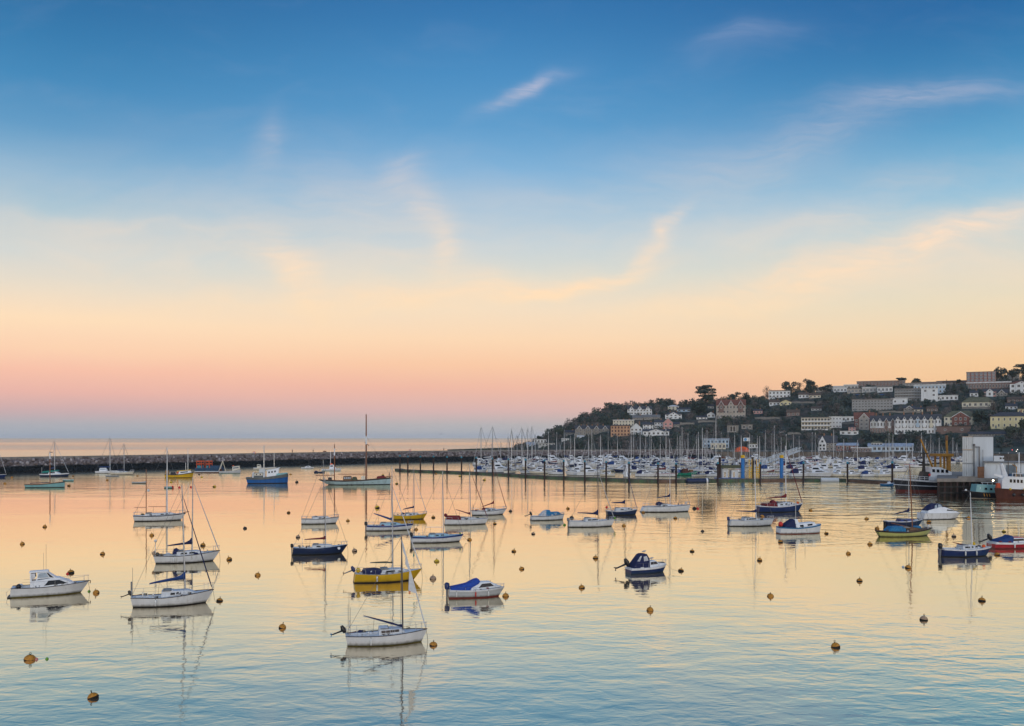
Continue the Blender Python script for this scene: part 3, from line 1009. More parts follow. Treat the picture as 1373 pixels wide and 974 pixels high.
    def outboard(s, up=True, col='black_plastic', size=.09, y=0.0, prop='black_plastic'):
        z = s.sheer(0)
        k = size * s.L
        x = s.x(0) - .3 * k
        mb = MB()
        if up:      # engine tilted so that its leg sticks out astern
            mb.tube([(x + .25 * k, y, z + .25 * k), (x, y, z + .75 * k), (x - .25 * k, y, z + 1.25 * k)], [.26 * k, .42 * k, .22 * k], col, 8, .9)
            o = mb.build('outboard_engine', s.root, smooth=50)
            mb = MB()
            mb.tube([(x - .05 * k, y, z + .55 * k), (x - .9 * k, y, z + .25 * k), (x - 1.55 * k, y, z + .02 * k)], [.15 * k, .11 * k, .10 * k], 'grey_plastic' if col != 'black_plastic' else col, 6)
            mb.build('engine_leg', o, smooth=50)
            mb = MB()
            c = Vector((x - 1.65 * k, y, z - .02 * k))
            for q in range(3):
                a = q * 2.09 + .4
                mb.tube([c, c + Vector((-.08 * k, math.cos(a) * .3 * k, math.sin(a) * .3 * k))], [.09 * k, .16 * k], prop, 5, .4)
            mb.build('propeller', o)
        else:
            mb.tube([(x, y, z - .05 * k), (x, y, z + .3 * k), (x - .02 * k, y, z + .8 * k), (x, y, z + .95 * k)], [.30 * k, .40 * k, .38 * k, .2 * k], col, 8, 1.0)
            o = mb.build('outboard_engine', s.root, smooth=50)
            mb = MB()
            mb.tube([(x, y, z), (x - .05 * k, y, -.25)], [.2 * k, .12 * k], 'grey_plastic', 6)
            mb.build('engine_leg', o, smooth=50)

    def rudder(s, mat='hull_white'):
        mb = MB()
        x = s.x(0)
        mb.box((x - .05 * s.L, -.03, -.4), (x - .002, .03, s.sheer(0) * .8), mat)
        mb.build('rudder', s.root)

    def ball(s, name, t, y, z, r, mat, parent=None):
        mb = MB()
        mb.lathe([(r * .25, -r), (r * .8, -r * .6), (r, 0), (r * .8, r * .6), (r * .25, r)], mat, 10, (s.x(t), y, z))
        return mb.build(name, parent or s.root, smooth=60)

    def fender(s, t, mat='float_white', side=-1):
        k = .012 * s.L
        mb = MB()
        x, y, z = s.x(t), side * (s.hb(t) + k), s.sheer(t) * .52
        mb.tube([(x, y, z - 3.4 * k), (x, y, z - 2.6 * k), (x, y, z + 2.6 * k), (x, y, z + 3.4 * k)], [k * .4, k, k, k * .4], mat, 8)
        mb.tube([(x, y, z + 3.4 * k), (x, y - side * k * 1.6, s.sheer(t) + .02)], .012, 'rope', 4)
        mb.build('fender', s.root, smooth=50)

    def clutter(s, n, seed, t0=.08, t1=.9):
        rg_ = random.Random(seed)
        k = .016 * s.L
        for _ in range(n):
            t = rg_.uniform(t0, t1)
            y = rg_.choice([-1, 1]) * s.hb(t) * rg_.uniform(.66, .86)
            z = s.sheer(t) + .01
            kind = rg_.choice(['winch', 'cleat', 'coiled_rope', 'deck_bag', 'vent'])
            mb = MB()
            x = s.x(t)
            if kind == 'winch':
                mb.lathe([(k * .8, 0), (k * .5, k * .6), (k * .55, k * 1.5), (k * .7, k * 1.7)], 'alloy', 8, (x, y, z))
            elif kind == 'cleat':
                mb.box((x - k * 1.4, y - k * .3, z + k * .5), (x + k * 1.4, y + k * .3, z + k * .9), 'alloy_dark')
                mb.box((x - k * .5, y - k * .25, z - .02), (x + k * .5, y + k * .25, z + k * .5), 'alloy_dark')
            elif kind == 'coiled_rope':
                mb.tube([(x + k * 1.3 * math.cos(a * .7), y + k * 1.0 * math.sin(a * .7), z + k * .12 * a) for a in range(14)], k * .28, 'rope', 5)
            elif kind == 'deck_bag':
                mb.tube([(x - k * 2.2, y, z + k * .7), (x - k, y, z + k), (x + k, y, z + k * .9), (x + k * 2.2, y, z + k * .6)], [k * .4, k * 1.0, k * .9, k * .4], rg_.choice(['canvas_navy', 'canvas_red', 'sailcloth', 'canvas_olive']), 7)
            else:
                mb.tube([(x, y, z), (x, y, z + k * 2.2), (x + k, y, z + k * 2.8)], [k * .5, k * .5, k * .8], 'gelcoat', 7)
            mb.build(kind, s.root, smooth=50)

    def line(s, px, py):
        """mooring line from the stem head to its buoy"""
        q = P(px, py, 0.25)
        a = Vector((s.x(.99), 0, s.sheer(.99)))
        dl = Matrix.Rotation(-s.yaw, 4, 'Z') @ (q - s.loc)
        md = a.lerp(dl, .5)
        md.z = min(md.z, .35)
        s.tube('mooring_line', [a, a.lerp(md, .6), md, dl], max(.014, .00014 * s.loc.y), 'rope', 4)

    def drop(s, z=-.1):
        x = s.x(.985)
        s.tube('mooring_line', [(x, 0, s.sheer(.985)), (x + .10, 0, s.sheer(.985) * .4), (x + .13, 0, z)], max(.016, .00014 * s.loc.y), 'rope', 4)

    def pole(s, name, t, y, h, r=.015, mat='wire', z=None, parent=None, lean=0.0):
        z = s.sheer(t) if z is None else z
        return s.tube(name, [(s.x(t), y, z - .02), (s.x(t) + lean, y, z + h)], r, mat, 5, parent=parent)


BOATS = []


def sail(*a, **k):
    b_ = Boat(*a, **k)
    BOATS.append(b_)
    return b_


SY, MB_ = 'sailing_yacht', 'motor_boat'

# 1 the nearest yacht
b = sail(SY, 'white sloop with tilted navy boom, ragged white jib and outboard, nearest of all yachts', 'yacht', 463, 574, 866, 12, fb=(.125, .125, .155), bow=.10, stern=.04, rail='stripe_dark', stripe='hull_white', boot='boot_olive', short='nearest white sloop', cockpit=(.05, .40))
b.coachroof(.40, .72, .062, .62, step=1.28, wins=(), front=.05)
for a_ in (.43, .485, .54, .595):
    b.win([(a_, .022), (a_ + .05, .022), (a_ + .05, .05), (a_, .05)], .62, 'glass_brown', parent=b.cab)
b.mast(540, 720, 'alloy_dark', r=.06, lean=-.012, furl='sailcloth', stay=.985)
mb = MB()       # loose bunt of the jib hanging from the forestay
a_, c_ = Vector((b.mx - .1, 0, b.mh * .985)), Vector((b.x(.985), 0, b.sheer(.985)))
pts = [(.99, .02), (.86, .13), (.80, .06), (.72, .22), (.64, .06), (.58, .20), (.44, .50), (.40, .10)]
vs = []
for q, w_ in pts:
    p = c_.lerp(a_, q)
    vs += [(p.x, -.035, p.z), (p.x - w_, -.05 - .12 * w_, p.z - .10 * w_), (p.x - w_, .05 + .1 * w_, p.z - .12 * w_), (p.x, .035, p.z)]
fs = [(4 * i + k, 4 * i + (k + 1) % 4, 4 * i + 4 + (k + 1) % 4, 4 * i + 4 + k) for i in range(len(pts) - 1) for k in range(4)]
mb.add(vs, fs, 'sailcloth')
mb.build('loose_jib', b.root)
b.boom(487, 826, 841, cover='canvas_navy', fat=.013, hump=1.5)
b.pulpit(.085, .86)
b.outboard(True, 'black_plastic', .085, .25, 'canvas_sky')
for t_, y_, h_ in ((.03, -.4, 2.3), (.045, .35, 3.0), (.06, -.1, 2.0)):
    b.pole('aerial', t_, y_, h_, .012)
b.pole('boathook', .05, .1, 1.0, .03, 'alloy')
b.drop()
# 2 yellow sloop behind it
b = sail(SY, 'yellow sloop with navy cockpit tent and thin olive boom, beyond the nearest white sloop', 'yacht', 476, 567, 781, 17, fb=(.135, .12, .165), bow=.17, stern=-.03, hull='hull_yellow', stripe='hull_yellow', boot='boot_black', bottom='boot_black', boot_h=.12, short='big yellow sloop')
b.coachroof(.36, .78, .06, .6, wins=((.44, .58),))
b.mast(526.5, 642, 'alloy', furl='sailcloth', stay=.93, lean=-.005)
b.boom(496, 755, 755, cover='canvas_olive', fat=.014, hump=1.0)
b.slab('cockpit_tent', [(.10, .005), (.13, .065), (.30, .075), (.38, .06), (.37, .0)], .78, 'canvas_navy', bevel=.04)
b.pulpit(.07, .86)
b.outboard(True, 'navy_plastic', .08, .2)
b.ball('horseshoe_buoy', .04, -.4, b.sheer(0) + .35, .26, 'buoy_yellow')
b.ball('deck_float', .80, -.3, b.sheer(.8) + .15, .13, 'float_orange')
b.slab('jib_bag', [(.86, .19), (.885, .20), (.875, .27)], .12, 'canvas_teal', bevel=0)
b.drop()
# 3, 4, 5 the white trio on the left
b = sail(SY, 'white sloop with blue sail cover and dark furled jib, nearest of the white trio', 'yacht', 176, 288, 813, 19, fb=(.125, .115, .165), bow=.13, stern=.035, rail='stripe_dark', stripe='hull_white', short='blue covered sloop', cockpit=(.06, .36))
b.coachroof(.36, .78, .065, .6, step=1.12, wins=((.47, .53), (.54, .60)))
b.mast(248.7, 651, 'alloy', furl='canvas_navy', stay=.93, lean=-.028)
b.boom(200, 783.5, 776, cover='canvas_blue', fat=.022, hump=2.4)
b.pulpit(.09, .88)
b.outboard(True, 'black_plastic', .06, .3)
b.pole('aerial', .02, -.2, 2.6, .016)
b.pole('danbuoy', .0, .3, 1.3, .07, 'grey_plastic')
for t_ in (.14, .2):
    b.pole('stanchion', t_, -.5, .5, .03, 'steel_rail')
b.line(290, 808)
b = sail(SY, 'white sloop with navy sail cover and sprayhood, middle boat of the white trio', 'yacht', 206, 296, 755, 20, fb=(.125, .115, .16), bow=.14, stern=.045, rail='stripe_dark', stripe='hull_white', short='sprayhood sloop')
b.coachroof(.34, .76, .058, .58)
b.sprayhood(.28, .41, .115, 'canvas_navy')
b.mast(257.8, 641, 'alloy', furl='alloy', stay=.96, lean=.006)
b.boom(224, 732.5, 729, cover='canvas_navy', fat=.018, hump=3.0)
b.pulpit(.08, .9)
b.pole('radar_post', .03, -.2, 1.7, .04, 'alloy')
b.ball('radar_dome', .03, -.2, b.sheer(0) + 1.75, .17, 'float_white')
b.ball('horseshoe_buoy', .01, .1, b.sheer(0) + .22, .28, 'buoy_tan')
b.ball('coiled_rope', .06, -.5, b.sheer(0) + .18, .24, 'rope')
b.drop()
b = sail(SY, 'white ketch with two bare wooden booms, farthest boat of the white trio', 'yacht', 179, 250, 699, 17, fb=(.12, .105, .145), bow=.13, stern=.03, stripe='stripe_dark', stripe_h=.86, short='white ketch')
b.coachroof(.22, .80, .045, .58, wins=((.30, .36), (.52, .58), (.62, .66)))
b.mast(196, 630, 'spar_wood', rig=False)
b.boom(180, 680.5, 680.5, 'spar_wood')
b.mast(224, 600.5, 'alloy_pale', r=.11)
b.boom(199, 679.5, 679.5, 'spar_wood')
b.tube('bowsprit', [(b.x(.93), 0, b.sheer(.93) + .05), (b.x(1.06), 0, b.sheer(1) + .25)], .07, 'spar_wood')
b.pulpit(.06, .88)
b.pole('flag_staff', .62, 0, 5.0, .02)
b.ball('radar_dome', .28, 0, b.lz(199, 658), .25, 'float_white')
# 6 motor cruiser far left
b = sail(MB_, 'white cabin cruiser with dark side windows and an open stern, farthest from the town', 'motor boat', 16, 121, 799, 24, style='motor', fb=(.135, .13, .165), beam=.32, bow=.15, stern=-.02, stripe='hull_white', rail='stripe_dark', boot='boot_olive', short='white cabin cruiser', cockpit=(.05, .28))
c = b.slab('cabin', [(.28, -.01), (.30, .095), (.52, .115), (.60, .112), (.74, .042), (.80, 0)], .80, 'gelcoat', tum=.22, bevel=.04)
b.win([(.42, .02), (.455, .06), (.475, .084), (.61, .080), (.72, .02)], .80, 'glass_dark', parent=c, tum=.22)
b.win([(.66, .082), (.73, .05), (.765, .022), (.735, .026)], .70, 'glass_pale', parent=c, tum=.2)
w = b.slab('wheelhouse', [(.24, .0), (.235, .20), (.25, .204), (.26, .09), (.31, .09), (.33, .15), (.325, .20), (.36, .203), (.455, .206), (.57, .113), (.54, .110), (.46, .118), (.34, .113), (.30, .08), (.28, .0)], .74, 'gelcoat', tum=.2, bevel=.012)
b.win([(.335, .13), (.345, .193), (.435, .197), (.475, .13)], .74, 'glass_pale', parent=w, tum=.2)
b.win([(.445, .197), (.49, .13), (.54, .118), (.465, .193)], .745, 'glass_dark', parent=w, tum=.2)
b.win([(.255, .113), (.25, .193), (.30, .196), (.305, .13)], .72, 'perspex', parent=w, tum=.2)
b.slab('roof', [(.225, .202), (.225, .222), (.46, .226), (.475, .206)], .80, 'gelcoat', tum=.2, bevel=.02, parent=w)
b.pulpit(.085, .72, stern=False)
b.pole('aerial', .44, -.4, 2.4, .012, z=b.sheer(.4) + 1.6)
b.pole('aerial', .40, .4, 1.8, .012, z=b.sheer(.4) + 1.3)
b.ball('seat', .09, -.2, b.sheer(.1) + .08, .24, 'black_plastic')
mb = MB()
mb.box((b.x(-.045), -.9, .02), (b.x(.0), .9, .09), 'boot_black')
mb.build('swim_platform', b.root)
b.tube('ladder', [(b.x(-.04), -.6, -.1), (b.x(-.06), -.6, .5), (b.x(.0), -.6, b.sheer(0))], .02, 'steel_rail')
b.tube('anchor', [(b.x(.98), 0, b.sheer(1) + .03), (b.x(1.015), 0, b.sheer(1)), (b.x(1.01), 0, b.sheer(1) - .25)], .05, 'black_plastic')
b.drop()
# 24-30 middle group
b = sail(SY, 'small white sloop with grey boot top, moored beyond the navy sloop with the red cover', 'yacht', 404, 455, 703, 15, fb=(.14, .125, .17), bow=.12, stern=.0, rail='stripe_dark', stripe='hull_white', short='small white sloop')
b.coachroof(.30, .78, .065, .6, wins=((.45, .53), (.58, .63)))
b.slab('cockpit_hood', [(.27, .01), (.29, .085), (.36, .09), (.40, .05), (.40, .01)], .55, 'perspex', bevel=.03)
b.mast(434.5, 617, 'alloy', lean=-.012)
b.pulpit(.07, .88)
b = sail(SY, 'navy blue sloop with a dark red sail cover and white deck', 'yacht', 393, 467, 744, 13, fb=(.135, .12, .165), bow=.15, stern=-.02, hull='hull_navy', stripe='hull_navy', boot='boot_black', bottom='boot_black', short='navy sloop with the red cover')
b.coachroof(.34, .74, .055, .6, wins=((.42, .5),))
b.mast(436.8, 641, 'alloy', lean=-.012)
b.boom(408, 724, 723, cover='canvas_red', fat=.017, hump=2.2)
b.pulpit(.06, .88)
b.outboard(False, 'black_plastic', .07)
for t_ in (.12, .18, .24):
    b.pole('winch', t_, -.5, .3, .08, 'black_plastic')
b.pole('kicker_post', .165, 0, 1.2, .03, 'alloy')
mb = MB()
mb.lathe([(.02, -.012), (.20, -.012), (.20, .012), (.02, .012)], 'stripe_white', 14)
o = mb.build('bow_emblem', b.root)
tt = .84
o.location = (b.x(tt) - .06, -b.hb(tt) * .90 - .04, b.sheer(tt) * .72)
o.rotation_euler = (rad(80), 0, rad(26))
b.drop()
b = sail(SY, 'white sloop with blue side stripe and slack blue sail, beyond the big yellow sloop', 'yacht', 492, 555, 712, 12, fb=(.12, .11, .135), bow=.10, stern=-.02, stripe='stripe_blue', stripe_h=.72, short='white sloop with the slack blue sail')
b.coachroof(.28, .74, .055, .6, wins=((.50, .62),), mat='deck_pale_blue')
b.mast(525.6, 626, 'alloy_pale')
b.boom(501, 689, 698, cover='canvas_blue', fat=.022, hump=1.6)
b.outboard(False, 'black_plastic', .08)
b.pulpit(.06, .88)
b = sail(SY, 'small bright yellow sloop with a navy cover, beyond the white sloops of the middle group', 'yacht', 528, 573, 697, 16, fb=(.135, .12, .17), bow=.15, stern=.0, hull='hull_yellow', stripe='hull_yellow', bottom='boot_black', short='small yellow sloop')
b.coachroof(.34, .78, .06, .6, wins=((.46, .52), (.56, .61)))
b.mast(555, 627, 'alloy', furl='alloy', stay=.9)
b.boom(540, 683.5, 681, cover='canvas_navy', fat=.022, hump=1.6)
b.sprayhood(.22, .34, .09, 'canvas_navy')
b.pulpit(.06, .88)
b = sail(SY, 'white sloop with a broad blue stripe, pale blue deck and bare horizontal boom', 'yacht', 553, 622, 728, 13, fb=(.125, .115, .145), bow=.11, stern=-.03, stripe='stripe_blue', stripe_h=.74, deck='deck_pale_blue', short='blue striped sloop')
b.coachroof(.32, .74, .045, .6, mat='deck_pale_blue', wins=((.42, .5), (.54, .6)))
b.mast(594.3, 632, 'alloy', lean=-.008)
b.boom(571, 707, 707, 'alloy_pale')
b.outboard(False, 'black_plastic', .08)
b.pole('boom_crutch', .2, 0, 1.6, .025, 'alloy')
b.ball('deck_float', .93, -.2, b.sheer(.93) + .1, .14, 'float_green')
b.pulpit(.05, .88)
b.line(627, 724)
b = sail(SY, 'white sloop with a dark red boxy cockpit cover and drooping red sail', 'yacht', 597, 655, 704, 12, fb=(.125, .115, .135), bow=.09, stern=-.03, stripe='hull_white', rail='alloy', short='white sloop with the red cockpit cover')
b.coachroof(.34, .76, .045, .6, wins=((.42, .52),), mat='hull_grey_white')
b.mast(630.5, 622.5, 'alloy', lean=-.01, furl='canvas_red', stay=.92)
b.boom(611, 683.5, 690, cover='canvas_red', fat=.013, hump=2.4)
b.slab('cockpit_cover', [(.02, .0), (.03, .085), (.33, .085), (.35, .0)], .86, 'canvas_red', bevel=.03)
b.ball('horseshoe_buoy', .0, -.4, b.sheer(0) + .75, .3, 'canvas_red')
b.pulpit(.05, .88)
b = sail(SY, 'white sloop with brown mast, dark red sail cover and red furled jib, near the pontoon', 'yacht', 633, 680, 691, 20, fb=(.135, .115, .165), bow=.16, stern=.02, stripe='stripe_dark', stripe_h=.9, short='white sloop with the brown mast')
b.coachroof(.34, .74, .055, .6)
b.mast(662.2, 612, 'spar_wood', furl='canvas_red', stay=.84)
b.boom(646, 680, 675, cover='canvas_red', fat=.016, hump=2.6)
b.sprayhood(.30, .40, .085, 'canvas_red')
b.pulpit(.06, .88)
b.pole('wind_vane', .02, -.2, 1.1, .05, 'black_plastic')
# 31-34
b = sail(MB_, 'small white cruiser with a sky blue canopy and outboard, no mast', 'motor boat', 713, 757, 698, 14, style='motor', fb=(.13, .125, .175), beam=.36, bow=.07, stern=-.04, stripe='stripe_dark', bottom='boot_black', short='sky blue canopied cruiser', cockpit=(.05, .3))
c = b.slab('cabin', [(.40, .0), (.40, .10), (.80, .085), (.90, .0)], .8, 'canvas_sky', bevel=.08)
b.win([(.66, .03), (.74, .03), (.73, .07), (.66, .07)], .8, 'glass_pale', parent=c)
c = b.slab('canopy', [(.22, .0), (.36, .15), (.42, .165), (.52, .16), (.56, .09), (.50, .0)], .78, 'perspex', bevel=.05)
b.slab('canopy_flap', [(.40, .06), (.42, .172), (.53, .165), (.57, .07)], .8, 'canvas_sky', parent=c, bevel=.05)
b.outboard(True, 'black_plastic', .1)
b.pulpit(.05, .88, stern=False)
b = sail(SY, 'white sloop with navy sail cover and light steel forestay, behind the sky blue canopied cruiser', 'yacht', 763, 825, 707, 10, fb=(.125, .115, .15), bow=.10, stern=-.03, stripe='hull_white', rail='steel_rail', short='navy covered white sloop', beam=.33)
b.coachroof(.33, .68, .065, .62, wins=((.38, .60),))
b.mast(802, 628, 'alloy_dark', furl='alloy', stay=.95, lean=-.006)
b.boom(774, 688, 690, cover='canvas_navy', fat=.018, hump=3.2)
b.outboard(False, 'grey_plastic', .07)
b.ball('deck_float', .99, -.1, b.sheer(1) + .15, .2, 'float_green')
b.pulpit(.05, .9)
b = sail(SY, 'small navy sloop with a tall white cabin, navy cover and blue furled jib', 'yacht', 813, 855, 691, 12, fb=(.145, .125, .175), bow=.09, stern=.02, hull='hull_navy', stripe='stripe_white', stripe_h=.88, bottom='boot_black', short='small navy sloop')
b.coachroof(.28, .84, .085, .62, wins=((.42, .52), (.66, .72)))
b.mast(838, 617, 'alloy_dark', furl='canvas_blue', stay=.92)
b.boom(820, 674.5, 675, cover='canvas_navy', fat=.024, hump=2.6)
b.pole('flag_staff', .02, -.1, 1.3, .03)
b.ball('horseshoe_buoy', .0, -.2, b.sheer(0) + .6, .25, 'float_red')
b.pulpit(.06, .88)
b = sail(SY, 'large clean white sloop with sloping stern, navy sprayhood and navy cover', 'yacht', 863, 926, 687, 8, fb=(.115, .12, .145), bow=.06, stern=-.09, stripe='stripe_dark', stripe_h=.93, boot='boot_black', bottom='boot_black', short='large white sloop')
b.coachroof(.34, .66, .035, .6, wins=((.40, .48),))
b.sprayhood(.27, .42, .09, 'canvas_navy')
b.mast(898.5, 589.5, 'alloy', lean=-.008)
b.boom(880, 668, 666, cover='canvas_navy', fat=.012, hump=3.0)
b.pulpit(.06, .9)
b.pole('ventilator', .74, 0, .5, .12, 'black_plastic')
# 35 blue cruiser with tent
b = sail(MB_, 'small blue and white cruiser with navy cockpit tent, black outboard, alone in open water', 'motor boat', 843, 894, 769, 20, style='motor', fb=(.135, .14, .175), beam=.40, bow=.13, stern=-.03, hull='hull_blue', stripe='stripe_white', stripe_h=.66, bottom='boot_black', boot='hull_blue', short='navy tented cruiser', cockpit=None)
c = b.slab('cabin', [(.44, .0), (.47, .135), (.66, .13), (.74, .065), (.96, .03), (.98, 0)], .84, 'gelcoat', bevel=.04)
b.win([(.50, .055), (.52, .115), (.66, .112), (.70, .055)], .84, 'glass_brown', parent=c)
c = b.slab('cockpit_tent', [(.04, .0), (.06, .04), (.25, .29), (.30, .315), (.42, .31), (.48, .20), (.47, .0)], .86, 'canvas_navy', tum=.12, bevel=.06)
b.win([(.155, .16), (.25, .275), (.285, .275), (.215, .15)], .86, 'perspex', parent=c, tum=.12, name='tent_window')
b.win([(.325, .15), (.325, .255), (.41, .265), (.445, .16)], .86, 'perspex', parent=c, tum=.12, name='tent_window')
b.outboard(True, 'black_plastic', .17)
b.pulpit(.11, .72, stern=False)
b.slab('anchor_tray', [(.78, .035), (.78, .065), (.93, .06), (.95, .03)], .4, 'black_plastic', bevel=.02)
b.slab('fender_roll', [(.22, -.03), (.22, .02), (.30, .02), (.30, -.03)], 1.02, 'float_white', bevel=.03)
b.line(912, 767)
# 36 blue covered runabout
b = sail(MB_, 'white motorboat under a bright blue cover, with red waterline and dark outboard', 'motor boat', 602, 677, 802, 8, style='motor', fb=(.15, .14, .17), beam=.36, bow=.15, stern=-.02, stripe='stripe_white', stripe_h=.84, boot='boot_red', bottom='boot_red', boot_h=.16, hull='hull_grey_white', short='blue covered motorboat', cockpit=None)
c = b.slab('cabin', [(.38, .0), (.40, .085), (.56, .125), (.72, .12), (.82, .06), (.94, .012)], .8, 'gelcoat', bevel=.05)
b.win([(.52, .035), (.58, .10), (.735, .10), (.80, .042)], .8, 'glass_brown', parent=c)
b.slab('cover', [(.02, .0), (.02, .035), (.14, .06), (.30, .10), (.44, .175), (.50, .185), (.55, .15), (.52, .10), (.40, .045), (.36, .0)], .88, 'canvas_bright', bevel=.06)
b.outboard(False, 'navy_plastic', .12)
b.fender(.12)
b.fender(.46, 'float_red')
b.fender(.69)
b.pulpit(.05, .82, stern=False)
b.pole('mast_light', .74, 0, .75, .02)
# right hand group
b = sail(SY, 'white sloop with navy cover and clutter on its stern, beyond the white fishing cruiser', 'yacht', 978, 1038, 706, 9, fb=(.125, .12, .145), bow=.09, stern=-.03, stripe='hull_white', rail='steel_rail', bottom='boot_black', boot='boot_black', short='white sloop by the fishing cruiser')
b.coachroof(.30, .66, .06, .62, wins=((.34, .56),))
b.mast(1014, 612, 'alloy_pale', lean=-.03)
b.boom(986.5, 685.5, 687, cover='canvas_navy', fat=.015, hump=2.6)
b.outboard(False, 'navy_plastic', .08)
b.pulpit(.06, .88)
b = sail(SY, 'blue sloop with dark red cover, red cockpit dodgers and red furled jib', 'yacht', 1016, 1077, 687, 14, fb=(.13, .115, .165), bow=.12, stern=-.01, hull='hull_blue', stripe='stripe_white', stripe_h=.88, bottom='boot_black', short='blue sloop with red covers')
b.coachroof(.38, .82, .06, .6, wins=((.44, .50), (.55, .60), (.68, .71)))
b.mast(1054, 598, 'alloy_pale', furl='canvas_red', stay=.96, lean=-.012)
b.boom(1027, 668.5, 667, cover='canvas_red', fat=.015, hump=3.0)
b.slab('dodger', [(.12, .0), (.12, .06), (.32, .065), (.36, .0)], .93, 'canvas_red', bevel=.03)
b.sprayhood(.28, .40, .125, 'canvas_red')
b.ball('deck_float', .87, -.2, b.sheer(.87) + .15, .26, 'float_orange')
b.ball('deck_float', .895, -.2, b.sheer(.87) + .15, .2, 'buoy_yellow')
b.pulpit(.06, .88)
b = sail(MB_, 'white fishing cruiser with pale blue trim, small wheelhouse and a navy cockpit hood', 'motor boat', 1044, 1101, 716, 10, style='trawler', fb=(.145, .13, .195), beam=.36, bow=.04, stern=-.02, stripe='canvas_sky', stripe_h=.86, boot='boot_red', bottom='boot_red', boot_h=.1, short='white fishing cruiser', cockpit=(.05, .3), rail='canvas_sky')
c = b.slab('cabin', [(.33, .0), (.36, .085), (.80, .075), (.86, .0)], .72, 'gelcoat', bevel=.05)
b.win([(.44, .02), (.44, .06), (.52, .06), (.53, .02)], .72, parent=c)
b.win([(.62, .02), (.62, .058), (.74, .055), (.74, .02)], .72, parent=c)
b.slab('wheelhouse', [(.33, .07), (.35, .18), (.42, .18), (.45, .085)], .5, 'gelcoat', bevel=.03, parent=c)
b.slab('cockpit_hood', [(.07, .01), (.30, .19), (.34, .18), (.34, .0)], .84, 'canvas_navy', bevel=.05)
b.pole('mast', .40, 0, 3.6, .05, 'alloy', z=b.sheer(.4) + 1.0)
b.pole('mast', .62, 0, 2.4, .025, 'wire', z=b.sheer(.4) + .5)
b.ball('stern_float', .01, -.5, b.sheer(0) + .5, .38, 'float_red')
b.ball('stern_float', .05, .2, b.sheer(0) + .25, .3, 'buoy_dark')
b = sail(SY, 'navy sloop with navy cover and thin grey mast, tucked behind the lemon yellow yacht', 'yacht', 1187, 1238, 706, 10, fb=(.13, .115, .155), bow=.15, stern=.02, hull='hull_navy', stripe='stripe_white', stripe_h=.9, bottom='boot_black', short='half hidden navy sloop')
b.coachroof(.34, .76, .045, .6, wins=((.42, .5),), mat='stripe_blue')
b.mast(1219, 626, 'alloy', lean=-.012)
b.boom(1198, 690, 686, cover='canvas_navy', fat=.02, hump=2.6)
b.rudder('boot_black')
b = sail(SY, 'lemon yellow wooden yacht with brown mast lowered boom and sky blue canopy', 'yacht', 1175, 1251, 720, 13, style='classic', fb=(.10, .075, .125), bow=.13, stern=.08, hull='hull_lemon', stripe='stripe_dark', stripe_h=.78, bottom='boot_black', deck='deck_teak', short='lemon yacht', beam=.28)
b.coachroof(.40, .74, .055, .56, mat='deck_teak', wins=((.46, .54),))
b.slab('cockpit_canopy', [(.16, .0), (.24, .075), (.40, .085), (.46, .055), (.46, .0)], .7, 'canvas_sky', bevel=.06)
b.slab('hatch_cover', [(.64, .05), (.65, .065), (.76, .055), (.78, .01)], .4, 'canvas_sky', bevel=.04)
b.mast(1223.5, 623, 'spar_wood', lean=-.045, shroud=.9)
b.boom(1195, 701.5, 708, 'spar_wood')
b.line(1256, 720)
b = sail(MB_, 'sleek white speedboat with navy folding canopy, behind the navy sloop near the jetty', 'motor boat', 1235, 1288, 697, 12, style='motor', fb=(.15, .15, .14), beam=.33, bow=.17, stern=-.03, stripe='hull_white', stripe_h=.9, bottom='boot_black', short='white speedboat', cockpit=None)
c = b.slab('cabin', [(.08, .0), (.10, .06), (.40, .13), (.54, .125), (.78, .045), (.95, .0)], .84, 'gelcoat', bevel=.06)
b.win([(.56, .05), (.575, .075), (.70, .062), (.80, .035)], .84, 'glass_dark', parent=c)
c = b.slab('canopy', [(.09, .05), (.20, .17), (.30, .205), (.44, .20), (.50, .125), (.30, .07)], .82, 'canvas_navy', bevel=.05)
b.win([(.265, .10), (.29, .165), (.34, .185), (.33, .10)], .82, 'glass_pale', parent=c, name='canopy_window')
b.win([(.36, .12), (.37, .185), (.43, .185), (.47, .13)], .82, 'glass_pale', parent=c, name='canopy_window')
b.drop()
b = sail(SY, 'blue sloop with two white fenders and dropped brown sail, nearest boat off the jetty', 'yacht', 1262, 1330, 747, 8, fb=(.15, .135, .165), bow=.14, stern=-.02, hull='hull_blue', stripe='stripe_white', stripe_h=.84, bottom='boot_black', short='fendered blue sloop', beam=.36)
b.coachroof(.36, .74, .065, .6, wins=((.40, .50), (.53, .57), (.60, .66)))
b.mast(1303.7, 660.5, 'alloy_pale', lean=-.035, stay=.9)
b.boom(1277, 727.5, 734, 'spar_wood', cover='canvas_red', fat=.011, hump=2.0)
b.ball('sail_bundle', .64, 0, b.sheer(.6) + .55, .22, 'buoy_yellow')
b.outboard(False, 'black_plastic', .10, -.1)
b.fender(.35)
b.fender(.57)
b.ball('deck_float', .82, -.2, b.sheer(.82) + .16, .22, 'float_orange')
b.pulpit(.06, .88)
b.line(1337, 744)
b = sail(MB_, 'red speedboat with blue cockpit cover and raised black outboard, at the picture edge', 'motor boat', 1329, 1393, 736, 6, style='motor', fb=(.13, .12, .15), beam=.36, bow=.14, stern=-.02, hull='hull_red', stripe='stripe_white', stripe_h=.72, boot='hull_red', bottom='boot_black', short='red speedboat', cockpit=None)
c = b.slab('cabin', [(.34, .0), (.36, .09), (.58, .085), (.70, .03), (.90, .0)], .8, 'gelcoat', bevel=.05)
b.slab('roof', [(.38, .088), (.38, .105), (.58, .10), (.62, .085)], .8, 'hull_red', parent=c, bevel=.03)
